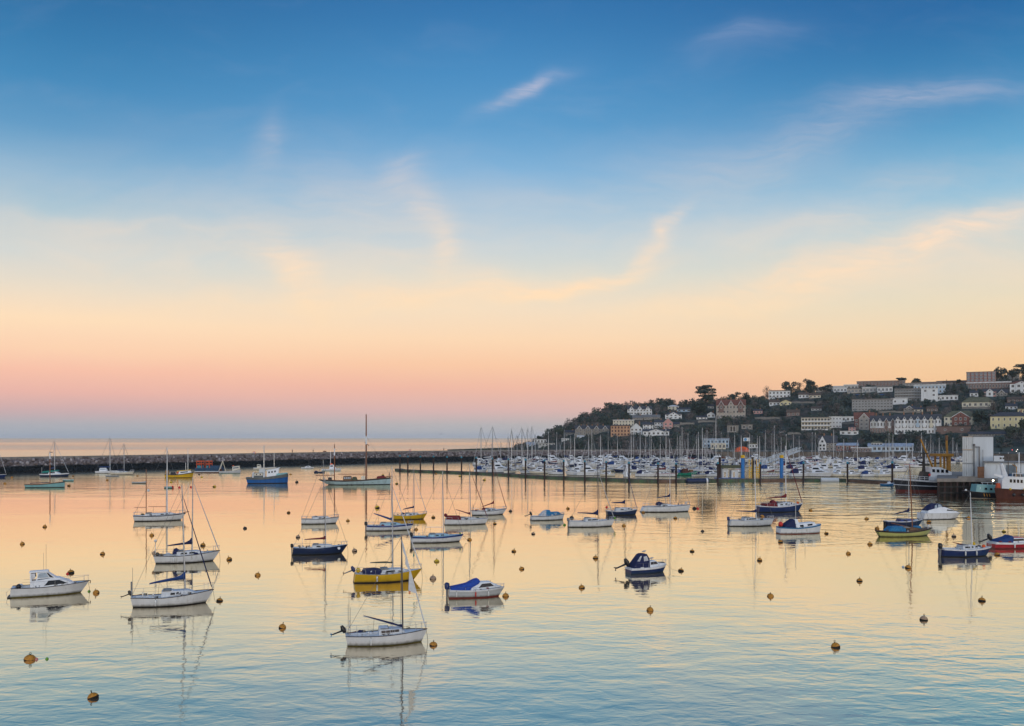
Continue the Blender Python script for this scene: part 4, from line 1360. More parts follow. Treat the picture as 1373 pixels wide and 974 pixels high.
b.win([(.37, .03), (.38, .07), (.58, .07), (.64, .03)], .8, 'glass_brown', parent=c)
b.slab('cover', [(.06, .0), (.08, .03), (.30, .10), (.36, .14), (.40, .10), (.36, .0)], .84, 'canvas_blue', bevel=.05)
b.outboard(True, 'black_plastic', .12)
b.fender(.36)

for i_, b_ in enumerate(BOATS):
    if b_.loc.y < 215:
        b_.clutter(9 if b_.loc.y < 120 else 6, 40 + i_)
        if b_.loc.y < 110 and b_.root.name.startswith('sailing'):
            b_.fender(.30)
            b_.tube('tiller', [(b_.x(.03), 0, b_.sheer(.05) + .12), (b_.x(.13), .05, b_.sheer(.1) + .22)], .025, 'spar_wood')
# ------------------------------------------------------------------ boats towards the breakwater
b = sail(SY, 'dark blue sloop cut off by the picture edge, moored under the breakwater', 'yacht', -28, 9, 641.5, 15, hull='hull_blue', stripe='stripe_white', bottom='boot_black', short='edge blue sloop')
b.coachroof()
b.mast(-6, 590, 'alloy', furl='alloy')
b = sail('gaff_boat', 'pale teal open gaff boat with a brown mast and plumb bow', 'sailing boat', 34, 87, 654, 10, style='trawler', fb=(.085, .09, .155), beam=.28, bow=.0, stern=.03, hull='hull_teal', stripe='stripe_dark', stripe_h=.84, bottom='boot_black', deck='deck_teak', short='teal gaff boat', cockpit=(.1, .6))
b.mast(67, 606, 'spar_wood', r=.14, rig=False, lean=.0)
b.tube('mast_band', [(b.mx, 0, b.mh * .80), (b.mx, 0, b.mh * .985)], .17, 'stripe_white')
b.tube('boom', [(b.x(.12), 0, b.sheer(.3) + .35), (b.mx, 0, b.sheer(.3) + .5)], .12, 'canvas_navy')
b.tube('flag', [(b.mx + .05, 0, b.mh * .99), (b.mx + .8, 0, b.mh * .985)], .12, 'canvas_navy', 5, .8)
b = sail('motor_sailer', 'dark hulled motor sailer with green canopy and white deckhouse, beyond the teal gaff boat', 'sailing boat', 54, 93, 639.5, 8, style='trawler', fb=(.10, .095, .13), beam=.3, bow=.05, hull='hull_navy', stripe='stripe_white', stripe_h=.72, bottom='boot_black', short='green canopied motor sailer', cockpit=None)
c = b.slab('deckhouse', [(.30, .0), (.32, .10), (.55, .10), (.62, .05), (.70, .0)], .7, 'gelcoat')
b.win([(.36, .03), (.36, .07), (.52, .07), (.55, .03)], .7, parent=c)
b.slab('canopy', [(.06, .04), (.10, .10), (.32, .13), (.62, .14), (.64, .10), (.34, .06)], .74, 'canvas_teal')
b.mast(73.3, 590, 'alloy_pale', furl='alloy', stay=.95)
b.boom(66, 629, 628, cover='canvas_blue', fat=.02)
b.pole('flag_staff', .05, 0, 2.6, .06, 'alloy')
b = sail('dinghy', 'small teal rowing dinghy astern of the dark motor sailer', 'dinghy', 85, 99, 645.5, -12, style='dinghy', fb=(.14, .12, .17), beam=.36, bow=.06, hull='hull_teal', stripe='stripe_white', cockpit=(.08, .85), short='teal dinghy')
b = sail('motor_sailer', 'white motor sailer with a tall mast, boxy wheelhouse and blue boom cover under the breakwater', 'sailing boat', 128, 159, 635, 8, style='trawler', fb=(.10, .095, .14), beam=.3, bow=.05, stripe='stripe_white', short='white motor sailer', cockpit=(.05, .2))
c = b.slab('wheelhouse', [(.18, .0), (.20, .15), (.46, .15), (.52, .0)], .75, 'gelcoat')
b.win([(.22, .07), (.22, .12), (.44, .12), (.47, .07)], .75, 'glass_pale', parent=c)
b.mast(147.5, 586, 'alloy_pale', r=.12)
b.boom(132, 626.5, 627, cover='canvas_blue', fat=.022)
b = sail(SY, 'low white sloop with dark deck gear, moored beside the white motor sailer', 'yacht', 148, 180, 637, 10, hull='hull_cream', stripe='stripe_white', short='low white sloop')
b.coachroof(.3, .7, .05)
b.mast(166.3, 595, 'alloy_pale', stay=.98)
b.boom(154, 631, 631, cover='canvas_navy', fat=.02)
b.pulpit(.06, .85)
b = sail('dinghy', 'grey inflatable dinghy floating in front of the low white sloop', 'dinghy', 142, 160, 639.7, 5, style='dinghy', fb=(.10, .09, .11), beam=.36, bow=.05, hull='hull_grey_white', stripe='stripe_dark', cockpit=(.08, .85), short='grey inflatable')
b = sail('dinghy', 'pale green open rowing boat with dark thwarts, off the white ketch', 'dinghy', 177, 197, 648.5, 6, style='dinghy', fb=(.11, .10, .15), beam=.34, bow=.07, hull='hull_grey_white', stripe='stripe_white', deck='deck_grey', cockpit=(.08, .88), short='pale rowing boat')
for q in (.25, .5, .72):
    b.slab('thwart', [(q, -.03), (q, -.005), (q + .05, -.005), (q + .05, -.03)], .9, 'deck_grey', bevel=0)
b = sail('fishing_boat', 'yellow fishing boat with white wheelhouse and dark gear on the stern', 'fishing boat', 221, 260, 641, 12, style='trawler', fb=(.13, .12, .20), beam=.32, bow=.06, hull='hull_yellow', stripe='stripe_dark', stripe_h=.84, bottom='boot_black', deck='deck_grey', short='yellow fishing boat', cockpit=(.05, .45))
c = b.slab('wheelhouse', [(.48, .0), (.50, .10), (.88, .08), (.92, .0)], .66, 'gelcoat')
b.win([(.55, .04), (.55, .075), (.80, .065), (.80, .035)], .66, parent=c)
b.slab('roof', [(.42, .10), (.42, .13), (.90, .11), (.90, .085)], .7, 'hull_yellow', parent=c)
b.mast(252, 602, 'alloy_pale', r=.12, rig=False)
b.pole('mast', .72, .0, 4, .1, 'alloy_pale')
b.slab('net_bin', [(.04, .0), (.04, .14), (.12, .14), (.13, .0)], .8, 'crane_yellow')
b.slab('winch', [(.2, .0), (.22, .09), (.36, .10), (.40, .0)], .7, 'black_plastic')
b.slab('fish_box', [(.42, .04), (.42, .09), (.50, .09), (.50, .04)], .5, 'float_red')
b = sail('dinghy', 'teal skiff with red fenders at its ends, in front of the yellow fishing boat', 'dinghy', 220.5, 232, 655, 3, style='dinghy', fb=(.20, .2, .2), beam=.4, bow=.02, stern=.02, hull='hull_teal', stripe='stripe_dark', cockpit=(.08, .85), short='teal skiff')
b.ball('fender', .98, -.15, b.sheer(1), .28, 'float_red')
b.ball('fender', .98, .1, .2, .26, 'float_red')
# mussel barge and walkway
p = P(275, 631.5)
r = empty('work_barge', (p.x, p.y + 3, 0), 0, 'dark blue work barge carrying two orange netted frames below the breakwater', 'barge', None)
mb = MB()
k = p.y / F
mb.box((-15 * k, -2, -.4), (20 * k, 3, 1.2), 'barge_blue')
mb.box((2 * k, -1.5, 1.2), (19 * k, 2, 2.2), 'barge_blue', .92)
mb.build('hull', r)
for q in (-13, -.5):
    mb = MB()
    w_ = 6.5 if q < -5 else 5
    for xx in (q, q + w_):
        for yy in (-1.5, 2):
            mb.box((xx * k - .12, yy - .12, 1.2), (xx * k + .12, yy + .12, 4.6), 'net_orange')
    for z_ in (3.3, 4.5):
        mb.box((q * k, -1.6, z_ - .55), ((q + w_) * k, -1.4, z_), 'net_orange')
        mb.box((q * k, 1.9, z_ - .55), ((q + w_) * k, 2.1, z_), 'net_orange')
    mb.box((q * k, -1.3, 1.2), ((q + w_) * k, 1.8, 2.2), 'pile_cap')
    mb.build('gear_frame', r)
p = P(277, 634.6)
mb = MB()
k = p.y / F
mb.box((p.x - 16 * k, p.y, -.2), (p.x + 16 * k, p.y + 2.5, .5), 'pontoon_timber')
mb.box((p.x - 16 * k, p.y - .05, .5), (p.x + 16 * k, p.y + 2.5, .75), 'container_white')
tag(mb.build('raft'), 'long low white raft floating in front of the blue work barge', 'raft')
b = sail('fishing_boat', 'little white fishing boat with a rusty gallows frame at its stern', 'fishing boat', 294, 323, 635, 6, style='trawler', fb=(.11, .10, .16), beam=.33, bow=.03, hull='hull_grey_white', stripe='stripe_white', boot='canvas_teal', deck='deck_grey', short='gallows fishing boat', cockpit=(.05, .5))
c = b.slab('wheelhouse', [(.62, .0), (.62, .20), (.94, .20), (.96, .03)], .8, 'gelcoat_cream')
b.win([(.66, .10), (.66, .16), (.90, .16), (.91, .10)], .8, 'pane_grey', parent=c)
b.slab('roof', [(.58, .20), (.58, .225), (.97, .225), (.97, .20)], .84, 'hull_grey', parent=c)
for yy in (-.28, .28):
    b.tube('gallows_leg', [(b.x(.0), yy * b.B * 1.3, b.sheer(0)), (b.x(.16), yy * b.B * .5, b.sheer(0) + .55 * b.L * .85)], .14, 'gelcoat_cream')
b.tube('gallows_leg', [(b.x(.30), 0, b.sheer(.3)), (b.x(.16), 0, b.sheer(0) + .48 * b.L)], .14, 'gelcoat_cream')
b.slab('net_drum', [(-.02, -.06), (-.02, .10), (.12, .10), (.12, -.06)], .7, 'hull_rust')
b.slab('fish_box', [(.62, .2), (.62, .26), (.68, .26), (.68, .2)], .3, 'float_orange')
b = sail('trawler', 'bright blue trawler with grey bulwarks and white goalpost frame on its aft shelter', 'trawler', 330, 387, 648.5, 10, style='trawler', fb=(.15, .15, .235), beam=.30, bow=.02, stern=.05, hull='hull_bright_blue', stripe='hull_grey', stripe_h=.64, boot='boot_black', bottom='boot_black', deck='deck_grey', short='blue trawler', cockpit=None)
c = b.slab('aft_shelter', [(.14, .0), (.15, .11), (.44, .11), (.44, .0)], .9, 'hull_grey')
b.win([(.20, .045), (.20, .10), (.40, .10), (.40, .045)], .905, 'gelcoat_cream', parent=c, name='shelter_side', tum=.25)
for q in (.24, .33):
    b.win([(q, .06), (q, .088), (q + .03, .088), (q + .03, .06)], .91, 'hull_rust', parent=c, name='port_light', tum=.25)
for q in (.16, .42):
    b.slab('goalpost', [(q, -.02), (q, .12), (q + .025, .12), (q + .025, -.02)], .99, 'stripe_white')
c = b.slab('wheelhouse', [(.49, .0), (.50, .15), (.74, .17), (.78, .16), (.76, .0)], .74, 'gelcoat')
for q in (.53, .60, .67):
    b.win([(q, .085), (q, .125), (q + .035, .125), (q + .035, .085)], .74, 'glass_dark', parent=c)
b.slab('roof', [(.47, .15), (.47, .165), (.80, .185), (.80, .168)], .78, 'deck_white', parent=c)
b.slab('foredeck_shelter', [(.72, .0), (.73, .045), (.97, .03), (.985, .0)], .95, 'hull_teal')
b.pole('mast', .42, 0, b.lz(354, 597) - b.sheer(.42), .16, 'alloy')
b.pole('mast', .66, 0, 7.5, .1, 'alloy')
b.slab('net_drum', [(.30, .11), (.31, .2), (.45, .2), (.45, .11)], .5, 'hull_grey_white')
b = sail('fishing_boat', 'cream fishing boat partly hidden behind the blue trawler', 'fishing boat', 340, 371, 630.5, 5, style='trawler', fb=(.10, .09, .13), beam=.3, hull='hull_cream', stripe='stripe_white', short='hidden cream boat', cockpit=(.4, .6))
c = b.slab('wheelhouse', [(.16, .0), (.16, .15), (.30, .15), (.33, .0)], .7, 'gelcoat_cream')
b.win([(.18, .08), (.18, .12), (.28, .12), (.29, .08)], .7, parent=c)
b = sail(MB_, 'small white cabin cruiser close under the dark foot of the breakwater', 'motor boat', 404, 421, 629, 4, style='motor', fb=(.11, .11, .14), beam=.32, bow=.08, stripe='stripe_white', short='lone small cruiser', cockpit=(.05, .25))
c = b.slab('cabin', [(.25, .0), (.40, .11), (.62, .12), (.80, .02)], .8, 'gelcoat')
b.win([(.42, .05), (.44, .085), (.60, .085), (.66, .05)], .8, parent=c)
b.pole('aerial', .6, 0, 3.5, .05)
b = sail('dinghy', 'dark open boat just ahead of the lone small cruiser', 'dinghy', 421, 436, 634.5, 4, style='dinghy', fb=(.13, .12, .15), beam=.34, hull='hull_navy', stripe='stripe_dark', cockpit=(.08, .86), short='dark open boat')
b.slab('cuddy', [(.05, .0), (.1, .07), (.3, .07), (.34, .0)], .6, 'canvas_navy')
b = sail('fishing_boat', 'white fishing boat with red gear on its wheelhouse, beyond the old wooden ketch', 'fishing boat', 431, 458, 631.8, 4, style='trawler', fb=(.10, .09, .15), beam=.32, bow=.06, stripe='stripe_white', boot='canvas_teal', short='red geared fishing boat', cockpit=(.05, .35))
c = b.slab('wheelhouse', [(.40, .0), (.43, .22), (.58, .22), (.70, .05), (.74, .0)], .7, 'gelcoat')
b.win([(.45, .12), (.45, .18), (.57, .18), (.60, .12)], .7, parent=c)
b.slab('liferaft', [(.44, .22), (.45, .29), (.54, .29), (.55, .22)], .4, 'float_orange')
b.pole('mast', .45, 0, 8, .12, 'alloy_pale')
# 23 the old ketch
b = sail('wooden_ketch', 'old wooden gaff ketch with pale weathered hull, brown masts and long counter stern', 'sailing ship', 427, 524.5, 650.5, 6, style='classic', fb=(.075, .058, .10), beam=.22, bow=.005, stern=.17, hull='hull_pale_teal', stripe='stripe_dark', stripe_h=.80, boot='boot_black', bottom='boot_black', boot_h=.12, deck='deck_teak', short='old wooden ketch', cockpit=None)
b.mast(448.5, 596, 'spar_wood', r=.17, rig=False)
b.tube('mast_band', [(b.mx, 0, b.mh * .72), (b.mx, 0, b.mh * .90)], .20, 'stripe_white')
b.boom(423, 637.5, 637.5, 'spar_wood')
b.mast(491, 556, 'spar_wood', r=.24, rig=False)
wb = MB()
for side in (-1, 1):
    for q in (-.035, -.01, .015):
        wb.tube([(b.mx, 0, b.lz(491, 597)), (b.mx + q * b.L, side * b.hb(b.t(b.mx)) * .95, b.sheer(b.t(b.mx)))], .028, 'wire', 4)
wb.tube([(b.mx, 0, b.lz(491, 585)), (b.x(1.0), 0, b.sheer(1) + .4)], .028, 'wire', 4)
wb.build('rigging', b.root)
b.tube('mast_band', [(b.mx, 0, b.lz(491, 596)), (b.mx, 0, b.lz(491, 585))], .30, 'stripe_white')
b.tube('crosstree', [(b.mx + .9, 0, b.lz(491, 598)), (b.mx - .5, 0, b.lz(491, 593))], .12, 'spar_wood')
b.boom(453, 636, 636, 'spar_wood')
b.tube('bowsprit', [(b.x(.9), 0, b.sheer(.92) + .25), (b.x(1.015), 0, b.sheer(1) + .4)], .16, 'spar_wood')
c = b.slab('deckhouse', [(.34, .0), (.345, .062), (.45, .062), (.46, .0)], .55, 'deck_teak')
for q in (.355, .38, .405, .43):
    b.win([(q, .025), (q, .05), (q + .017, .05), (q + .017, .025)], .55, 'glass_pale', parent=c)
b.slab('deckhouse', [(.59, .0), (.59, .05), (.64, .05), (.645, .0)], .4, 'hull_cream')
b.slab('sail_bundle', [(.46, .0), (.47, .05), (.52, .045), (.54, .0)], .35, 'canvas_olive')
b.slab('windlass', [(.80, .0), (.81, .03), (.90, .035), (.94, .0)], .5, 'canvas_red')
b.slab('wheel_box', [(.13, .0), (.14, .04), (.18, .035), (.185, .0)], .5, 'black_plastic')
b.pole('jib_sheet_post', .98, 0, 1.6, .1, 'stripe_dark')
for q in (.4, .46, .62, .75):
    b.win([(q, -.052), (q, -.044), (q + .008, -.044), (q + .008, -.052)], .985, 'stripe_dark', name='port_light', tum=0)
b = sail('dinghy', 'small sky blue workboat with a red wheelhouse post, at the end pile of the pontoon', 'dinghy', 1181, 1199.5, 652, 6, style='trawler', fb=(.17, .15, .22), beam=.34, hull='canvas_sky', stripe='stripe_white', cockpit=(.1, .4), short='sky blue workboat')
b.slab('cabin', [(.5, .0), (.52, .13), (.66, .13), (.7, .0)], .6, 'gelcoat')
b.slab('post', [(.70, .0), (.70, .17), (.75, .17), (.75, .0)], .15, 'hull_rust')

# people, markers and a gull
def person(px, label, coat):
    p = on_breakwater(px)
    r = empty('person', p, rnd.uniform(0, 6), label, 'person')
    pts = [(0, 0, .95), (0, 0, 1.2), (0, 0, 1.42), (0, .01, 1.55), (0, .02, 1.64), (0, .02, 1.74), (.10, 0, .90), (.11, .05, .50), (.11, 0, .08), (.11, .14, .03), (-.10, 0, .90), (-.11, -.06, .5), (-.11, -.12, .08), (-.11, .02, .03),
           (.19, 0, 1.40), (.26, -.03, 1.14), (.25, .06, .90), (-.19, 0, 1.40), (-.26, .04, 1.14), (-.25, .12, .92)]
    ed = [(0, 1), (1, 2), (2, 3), (3, 4), (4, 5), (0, 6), (6, 7), (7, 8), (8, 9), (0, 10), (10, 11), (11, 12), (12, 13), (2, 14), (14, 15), (15, 16), (2, 17), (17, 18), (18, 19)]
    rr = [.15, .15, .14, .06, .10, .085, .10, .07, .05, .045, .10, .07, .05, .045, .07, .05, .04, .07, .05, .04]

    def skin(name, idx, mat, grow):
        mp = {q: i for i, q in enumerate(idx)}
        me = bpy.data.meshes.new(name)
        me.from_pydata([pts[q] for q in idx], [(mp[a], mp[c]) for a, c in ed if a in mp and c in mp], [])
        me.materials.append(MATS[mat])
        o = bpy.data.objects.new(name, me)
        COL.objects.link(o)
        o.parent = r
        md = o.modifiers.new('skin', 'SKIN')
        for i, q in enumerate(idx):
            me.skin_vertices[0].data[i].radius = (rr[q] + grow,) * 2
        me.skin_vertices[0].data[0].use_root = True
        sb = o.modifiers.new('round', 'SUBSURF')
        sb.levels = sb.render_levels = 1
    skin('body', list(range(20)), 'skin', 0)
    skin('coat', [0, 1, 2, 14, 15, 17, 18], coat, .03)
    skin('trousers', [0, 6, 7, 8, 10, 11, 12], 'trousers', .025)
    mb = MB()
    mb.lathe([(.05, 1.56), (.115, 1.62), (.12, 1.72), (.07, 1.83)], 'hair', 10, (0, -.02, 0))
    mb.build('hair', r, smooth=60)


person(392.2, 'person in a maroon coat walking on the breakwater, farthest from the marina', 'coat_maroon')
person(419.5, 'person in a dark coat walking on the breakwater above the lone small cruiser', 'coat_dark')
person(595.3, 'person in a dark coat walking alone on the breakwater above the pontoon piles', 'coat_dark')
for px, lb in ((340.5, 'red lifebuoy marker on the breakwater wall above the blue trawler'), (549, 'red lifebuoy marker on the breakwater wall above the first pontoon piles')):
    p = on_breakwater(px)
    r = empty('lifebuoy_post', p + Vector((.6, -.9, 0)), 0, lb, 'lifebuoy')
    mb = MB()
    mb.box((-.06, -.06, -.4), (.06, .06, 1.0), 'wire')
    mb.build('post', r)
    mb = MB()
    mb.box((-.75, -.35, -.35), (.75, -.1, 1.0), 'float_red', .85)
    mb.build('housing', r, bevel=.08)
    mb = MB()
    mb.lathe([(.18, -.05), (.42, -.05), (.42, .05), (.18, .05)], 'stripe_white', 14)
    o = mb.build('ring', r)
    o.location = (0, -.42, .35)
    o.rotation_euler = (rad(90), 0, 0)
p = on_breakwater(435)
mb = MB()
mb.box((p.x - .9, p.y - .3, p.z), (p.x + .9, p.y + .3, p.z + .45), 'timber_brown')
mb.box((p.x - .9, p.y + .15, p.z + .45), (p.x + .9, p.y + .3, p.z + .85), 'timber_brown')
tag(mb.build('bench'), 'low wooden bench on the breakwater top, seen between the walkers and the ketch', 'bench')


def gull(p, rz, label, flying, k=1.0):
    mb = MB()
    mb.tube([(-.3, 0, 0), (-.15, 0, .03), (.05, 0, .05), (.2, 0, .07), (.3, 0, .09)], [.03, .08, .1, .07, .02], 'gull_feather', 8)
    if flying:
        for s_ in (-1, 1):
            vs = [(.10, s_ * .05, .08), (.16, s_ * .45, .26), (.02, s_ * .95, .12), (-.04, s_ * .92, .11), (0, s_ * .45, .24), (-.10, s_ * .05, .07)]
            mb.add(vs + [(x, y, z - .025) for x, y, z in vs], [(0, 1, 4, 5), (1, 2, 3, 4), (6, 11, 10, 7), (7, 10, 9, 8), (0, 6, 7, 1), (1, 7, 8, 2), (2, 8, 9, 3), (3, 9, 10, 4), (4, 10, 11, 5)], 'gull_feather')
    else:
        for s_ in (-1, 1):
            mb.box((-.01, s_ * .04 - .01, -.18), (.01, s_ * .04 + .01, -.03), 'buoy_yellow')
    o = mb.build('gull', smooth=50)
    o.location = p
    o.rotation_euler = (0, 0, rz)
    o.scale = (k, k, k)
    return tag(o, label, 'bird')


gull(((591.5 - CX) * 300 / F, 300, HC - (582.5 - HY) * 300 / F), .3, 'grey gull gliding low in the hazy sky above the breakwater', True)
nb = [q for q in BOATS if q.short == 'navy tented cruiser'][0]
for t_, z_, lb in ((.40, .315, 'grey gull perched on top of the navy cockpit tent'), (.60, .135, 'grey gull perched on the cabin roof ahead of the navy tent')):
    q = Matrix.Rotation(nb.yaw, 4, 'Z') @ Vector((nb.x(t_), 0, nb.sheer(t_) + z_ * nb.L + .19))
    gull(nb.loc + q, nb.yaw, lb, False, .9)

# ------------------------------------------------------------------ jetty on the right
JY, JZ = 224.0, 4.7


def jx(px, Y=JY):
    return (px - CX) * Y / F


def jz(py, Y=JY):
    return HC - (py - HY) * Y / F


r = empty('jetty', (jx(1320), JY + 15, 0), 0, 'old dark timber and concrete jetty beside the black trawler', 'jetty')
ox, oy = jx(1320), JY + 15
def quay_block(pl, pr, ya, yb_, z0, z1, mt):
    """block whose landward end runs straight back from the viewer's side"""
    c_ = [(jx(pl, ya) - ox, ya - oy), (jx(pr, ya) - ox, ya - oy), (jx(pr, yb_) - ox, yb_ - oy), (jx(pl + 1.5, yb_) - ox, yb_ - oy)]
    m_ = MB()
    m_.add([(x, y, z0) for x, y in c_] + [(x, y, z1) for x, y in c_], [(3, 2, 1, 0), (4, 5, 6, 7), (0, 1, 5, 4), (1, 2, 6, 5), (2, 3, 7, 6), (3, 0, 4, 7)], mt)
    return m_


quay_block(1256, 1470, JY, JY + 46, JZ - .9, JZ, 'concrete').build('deck', r, bevel=.05)
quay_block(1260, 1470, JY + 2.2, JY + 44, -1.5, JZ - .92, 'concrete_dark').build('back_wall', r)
for i in range(16):
    mb = MB()
    px = 1258 + i * 8.4
    mb.box((jx(px) - ox, JY + .15 - oy, -1.5), (jx(px) + .4 - ox, JY + .6 - oy, JZ - .91), 'pile_steel')
    mb.build('pile', r)
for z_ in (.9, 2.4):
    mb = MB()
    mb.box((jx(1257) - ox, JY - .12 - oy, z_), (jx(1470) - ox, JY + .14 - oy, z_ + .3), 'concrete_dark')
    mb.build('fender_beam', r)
mb = MB()
mb.box((jx(1285) - ox, JY + .1 - oy, JZ + .004), (jx(1311) - ox, JY + .6 - oy, JZ + .5), 'concrete')
mb.build('kerb_block', r)
# containers
CY = JY + 9


def facing(px0, px1, Y):
    """corner, width and turn of a front that faces the water squarely"""
    x_ = jx(px0, Y)
    a_ = math.atan2(x_, Y)
    return x_, (px1 - px0) * Y / F * math.cos(a_), -a_


for i, (za, zb) in enumerate(((0, 1), (1, 2), (2, 3))):
    top = jz(585.5, CY)
    hh = (top - JZ) / 3
    x0, w_, rz_ = facing(1290.5, 1304, CY)
    z0 = JZ + hh * i + .01 * i
    lb = ['lowest of the three stacked white containers on the jetty', 'middle one of the three stacked white containers on the jetty', 'topmost of the three stacked white containers on the jetty'][i]
    r = empty('shipping_container', (x0, CY, z0), rz_, lb, 'container', 'white containers stacked on the jetty')
    hh = hh - .02
    mb = MB()
    mb.box((0, 0, 0), (w_, 9, hh), 'container_white')
    mb.build('body', r)
    for q in (0, 1):
        mb = MB()
        mb.box((.1 + q * w_ * .48, -.05, .15), (.1 + q * w_ * .48 + w_ * .44, -.004, hh - .15), 'container_white')
        dr = mb.build('door', r)
        for u_ in (.12, .33):
            mb = MB()
            xx = .1 + q * w_ * .48 + u_ * w_
            mb.tube([(xx, -.09, .2), (xx, -.09, hh - .2)], .035, 'grey_plastic', 5)
            mb.build('locking_bar', dr)
    mb = MB()
    for zz_ in (.04, hh - .1):
        mb.box((-.03, -.08, zz_ - .03), (w_ + .03, -.055, zz_ + .05), 'grey_plastic' if i != 2 else 'crane_yellow')
    mb.build('door_sill', r)
TY = CY - .8
tx_, tw_, rz_ = facing(1304.6, 1331.5, TY)
r = empty('ice_tower', (tx_, TY, JZ), rz_, 'tall plain white tower block standing against the stacked containers', 'building')
mb = MB()
mb.box((0, 0, 0), (tw_, 8, jz(586, TY) - JZ), 'shed_white')
mb.build('wall', r)
mb = MB()
mb.box((-.12, -.12, jz(586, TY) - JZ + .003), (tw_ + .25, 8.1, jz(586, TY) - JZ + .25), 'grey_plastic')
mb.build('roof', r)
for px, ptop, rr_ in ((1306, 596, .14), (1313, 599, .14), (1318, 603, .06)):
    mb = MB()
    mb.tube([((px - 1304.6) * TY / F * .87, -.5, 0), ((px - 1304.6) * TY / F * .87, -.5, jz(ptop, TY) - JZ)], rr_, 'alloy_dark', 6)
    if px == 1306:
        mb.box((.0, -.7, jz(598, TY) - JZ), (.5, -.3, jz(595.5, TY) - JZ), 'alloy_dark')
        mb.tube([(.4, -.5, jz(599.5, TY) - JZ), (1.6, -.5, jz(599.5, TY) - JZ)], .1, 'alloy_dark', 5)
    mb.build('conveyor_post', r)
SYY = CY - 6
sx_, W_, rz_ = facing(1320, 1425, SYY)
r = empty('dock_shed', (sx_, SYY, JZ), rz_, 'low white dock shed with a big grey door on the jetty', 'building')
H_ = jz(620.5, SYY) - JZ
mb = MB()
mb.box((0, 0, 0), (W_, 6, H_), 'shed_white')
mb.build('wall', r)
mb = MB()
mb.box((-.4, -.5, H_ + .003), (W_ + .4, 6.2, H_ + .35), 'grey_plastic')
mb.build('roof', r)
mb = MB()
xx = 28.5 * SYY / F * .88
mb.box((xx, -.06, .02), (xx + 2.2, -.003, H_ * .86), 'door_grey')
mb.build('door', r)
for px in (1344, 1360):
    mb = MB()
    mb.tube([((px - 1320) * SYY / F * .88, -.15, 0), ((px - 1320) * SYY / F * .88, -.15, H_)], .09, 'grey_plastic', 6)
    mb.build('downpipe', r)
r = empty('roof_cabin', (jx(1331, SYY), SYY - .5, JZ + H_ + .36), rz_, 'small white cabin with two dark windows perched on the dock shed roof', 'cabin')
mb = MB()
mb.box((0, 0, 0), (14 * SYY / F * .88, 2.4, 1.35), 'shed_white', .96)
mb.build('wall', r)
for q in (1.35, 2.0):
    mb = MB()
    mb.box((q, -.04, .55), (q + .42, .06, 1.0), 'pane')
    mb.build('window', r)
mb = MB()
cx_, cw_, crz_ = facing(1310.5, 1319.5, SYY - .6)
mb.box((0, 0, 0), (cw_, 1.7, jz(626, SYY) - JZ), 'timber_brown', .98)
for q in range(4):
    zz_ = .2 + q * .42
    mb.box((.03, -.03, zz_), (cw_ - .03, -.003, zz_ + .3), 'timber_brown')
o = mb.build('crate', bevel=.03, loc=(cx_, SYY - .6, JZ))
o.rotation_euler = (0, 0, crz_)
tag(o, 'big brown wooden crate standing before the white dock shed', 'crate')
# black trawler behind the jetty, bow to the marina
b = Boat('trawler', 'black trawler with white rails, black gantry mast and red waterline, lying behind the jetty', 'trawler', L=24, loc=(jx(1199, 247) + 12, 247, 0), yaw=178, B=6.6, style='trawler', fb=(.13, .12, .155), bow=.03, stern=.03, hull='hull_black', stripe='stripe_white', stripe_h=.88, boot='boot_red', bottom='boot_red', boot_h=.2, deck='deck_grey', cockpit=None, short='black trawler')
BOATS.append(b)
b.px, b.py = 1230, 663
mb = MB()
for side in (-1, 1):
    mb.tube([(b.x(t), side * (b.hb(t) * .97), b.sheer(t) * .52) for t in b.ts], .10, 'stripe_white', 5)
mb.build('rubbing_strake', b.root)
mb = MB()
for side in (-1, 1):
    for z_ in (.5, 1.0):
        mb.tube([(b.x(t), side * b.hb(t) * .95, b.sheer(t) + z_) for t in (.55, .65, .75, .85, .93)], .05, 'stripe_white', 4)
    for t in (.55, .6, .65, .7, .75, .8, .85, .89, .93):
        mb.tube([(b.x(t), side * b.hb(t) * .95, b.sheer(t) - .02), (b.x(t), side * b.hb(t) * .95, b.sheer(t) + 1.02)], .05, 'stripe_white', 4)
mb.build('bow_rail', b.root)
c = b.slab('wheelhouse', [(.38, .0), (.38, .11), (.50, .16), (.60, .155), (.63, .0)], .8, 'gelcoat', tum=.1)
for q in (.42, .47, .52, .57):
    b.win([(q, .10), (q, .135), (q + .03, .135), (q + .03, .10)], .8, parent=c, tum=.1)
c = b.slab('gantry_base', [(.58, .0), (.61, .10), (.68, .10), (.70, .0)], .55, 'boot_black')
gx = b.x(.655)
mb = MB()
mb.tube([(gx, -.9, b.sheer(.65)), (gx, -.25, b.sheer(.65) + 4.5), (gx, 0, b.sheer(.65) + 8)], [.3, .26, .2], 'boot_black')
mb.tube([(gx, .9, b.sheer(.65)), (gx, .25, b.sheer(.65) + 4.5), (gx, 0, b.sheer(.65) + 8)], [.3, .26, .2], 'boot_black')
mb.box((gx - .9, -.4, b.sheer(.65) + 7.3), (gx + .9, .4, b.sheer(.65) + 7.6), 'boot_black')
mb.box((gx - 1.4, -.5, b.sheer(.65) + 4), (gx + 1.2, .5, b.sheer(.65) + 4.5), 'boot_black')
mb.tube([(gx, 0, b.sheer(.65) + 4.6), (gx + 2, 0, b.sheer(.65) + 5.6)], .2, 'boot_black')
mb.build('gantry_mast', b.root)
b.ball('lifebuoy', .62, 1.9, b.sheer(.6) + 1.6, .4, 'float_red')
mb = MB()
a_ = Vector((-(jx(1252, 247) - b.loc.x), -.3, jz(629, 247)))
c_ = Vector((-(jx(1234.5, 247) - b.loc.x), -.3, jz(587, 247)))
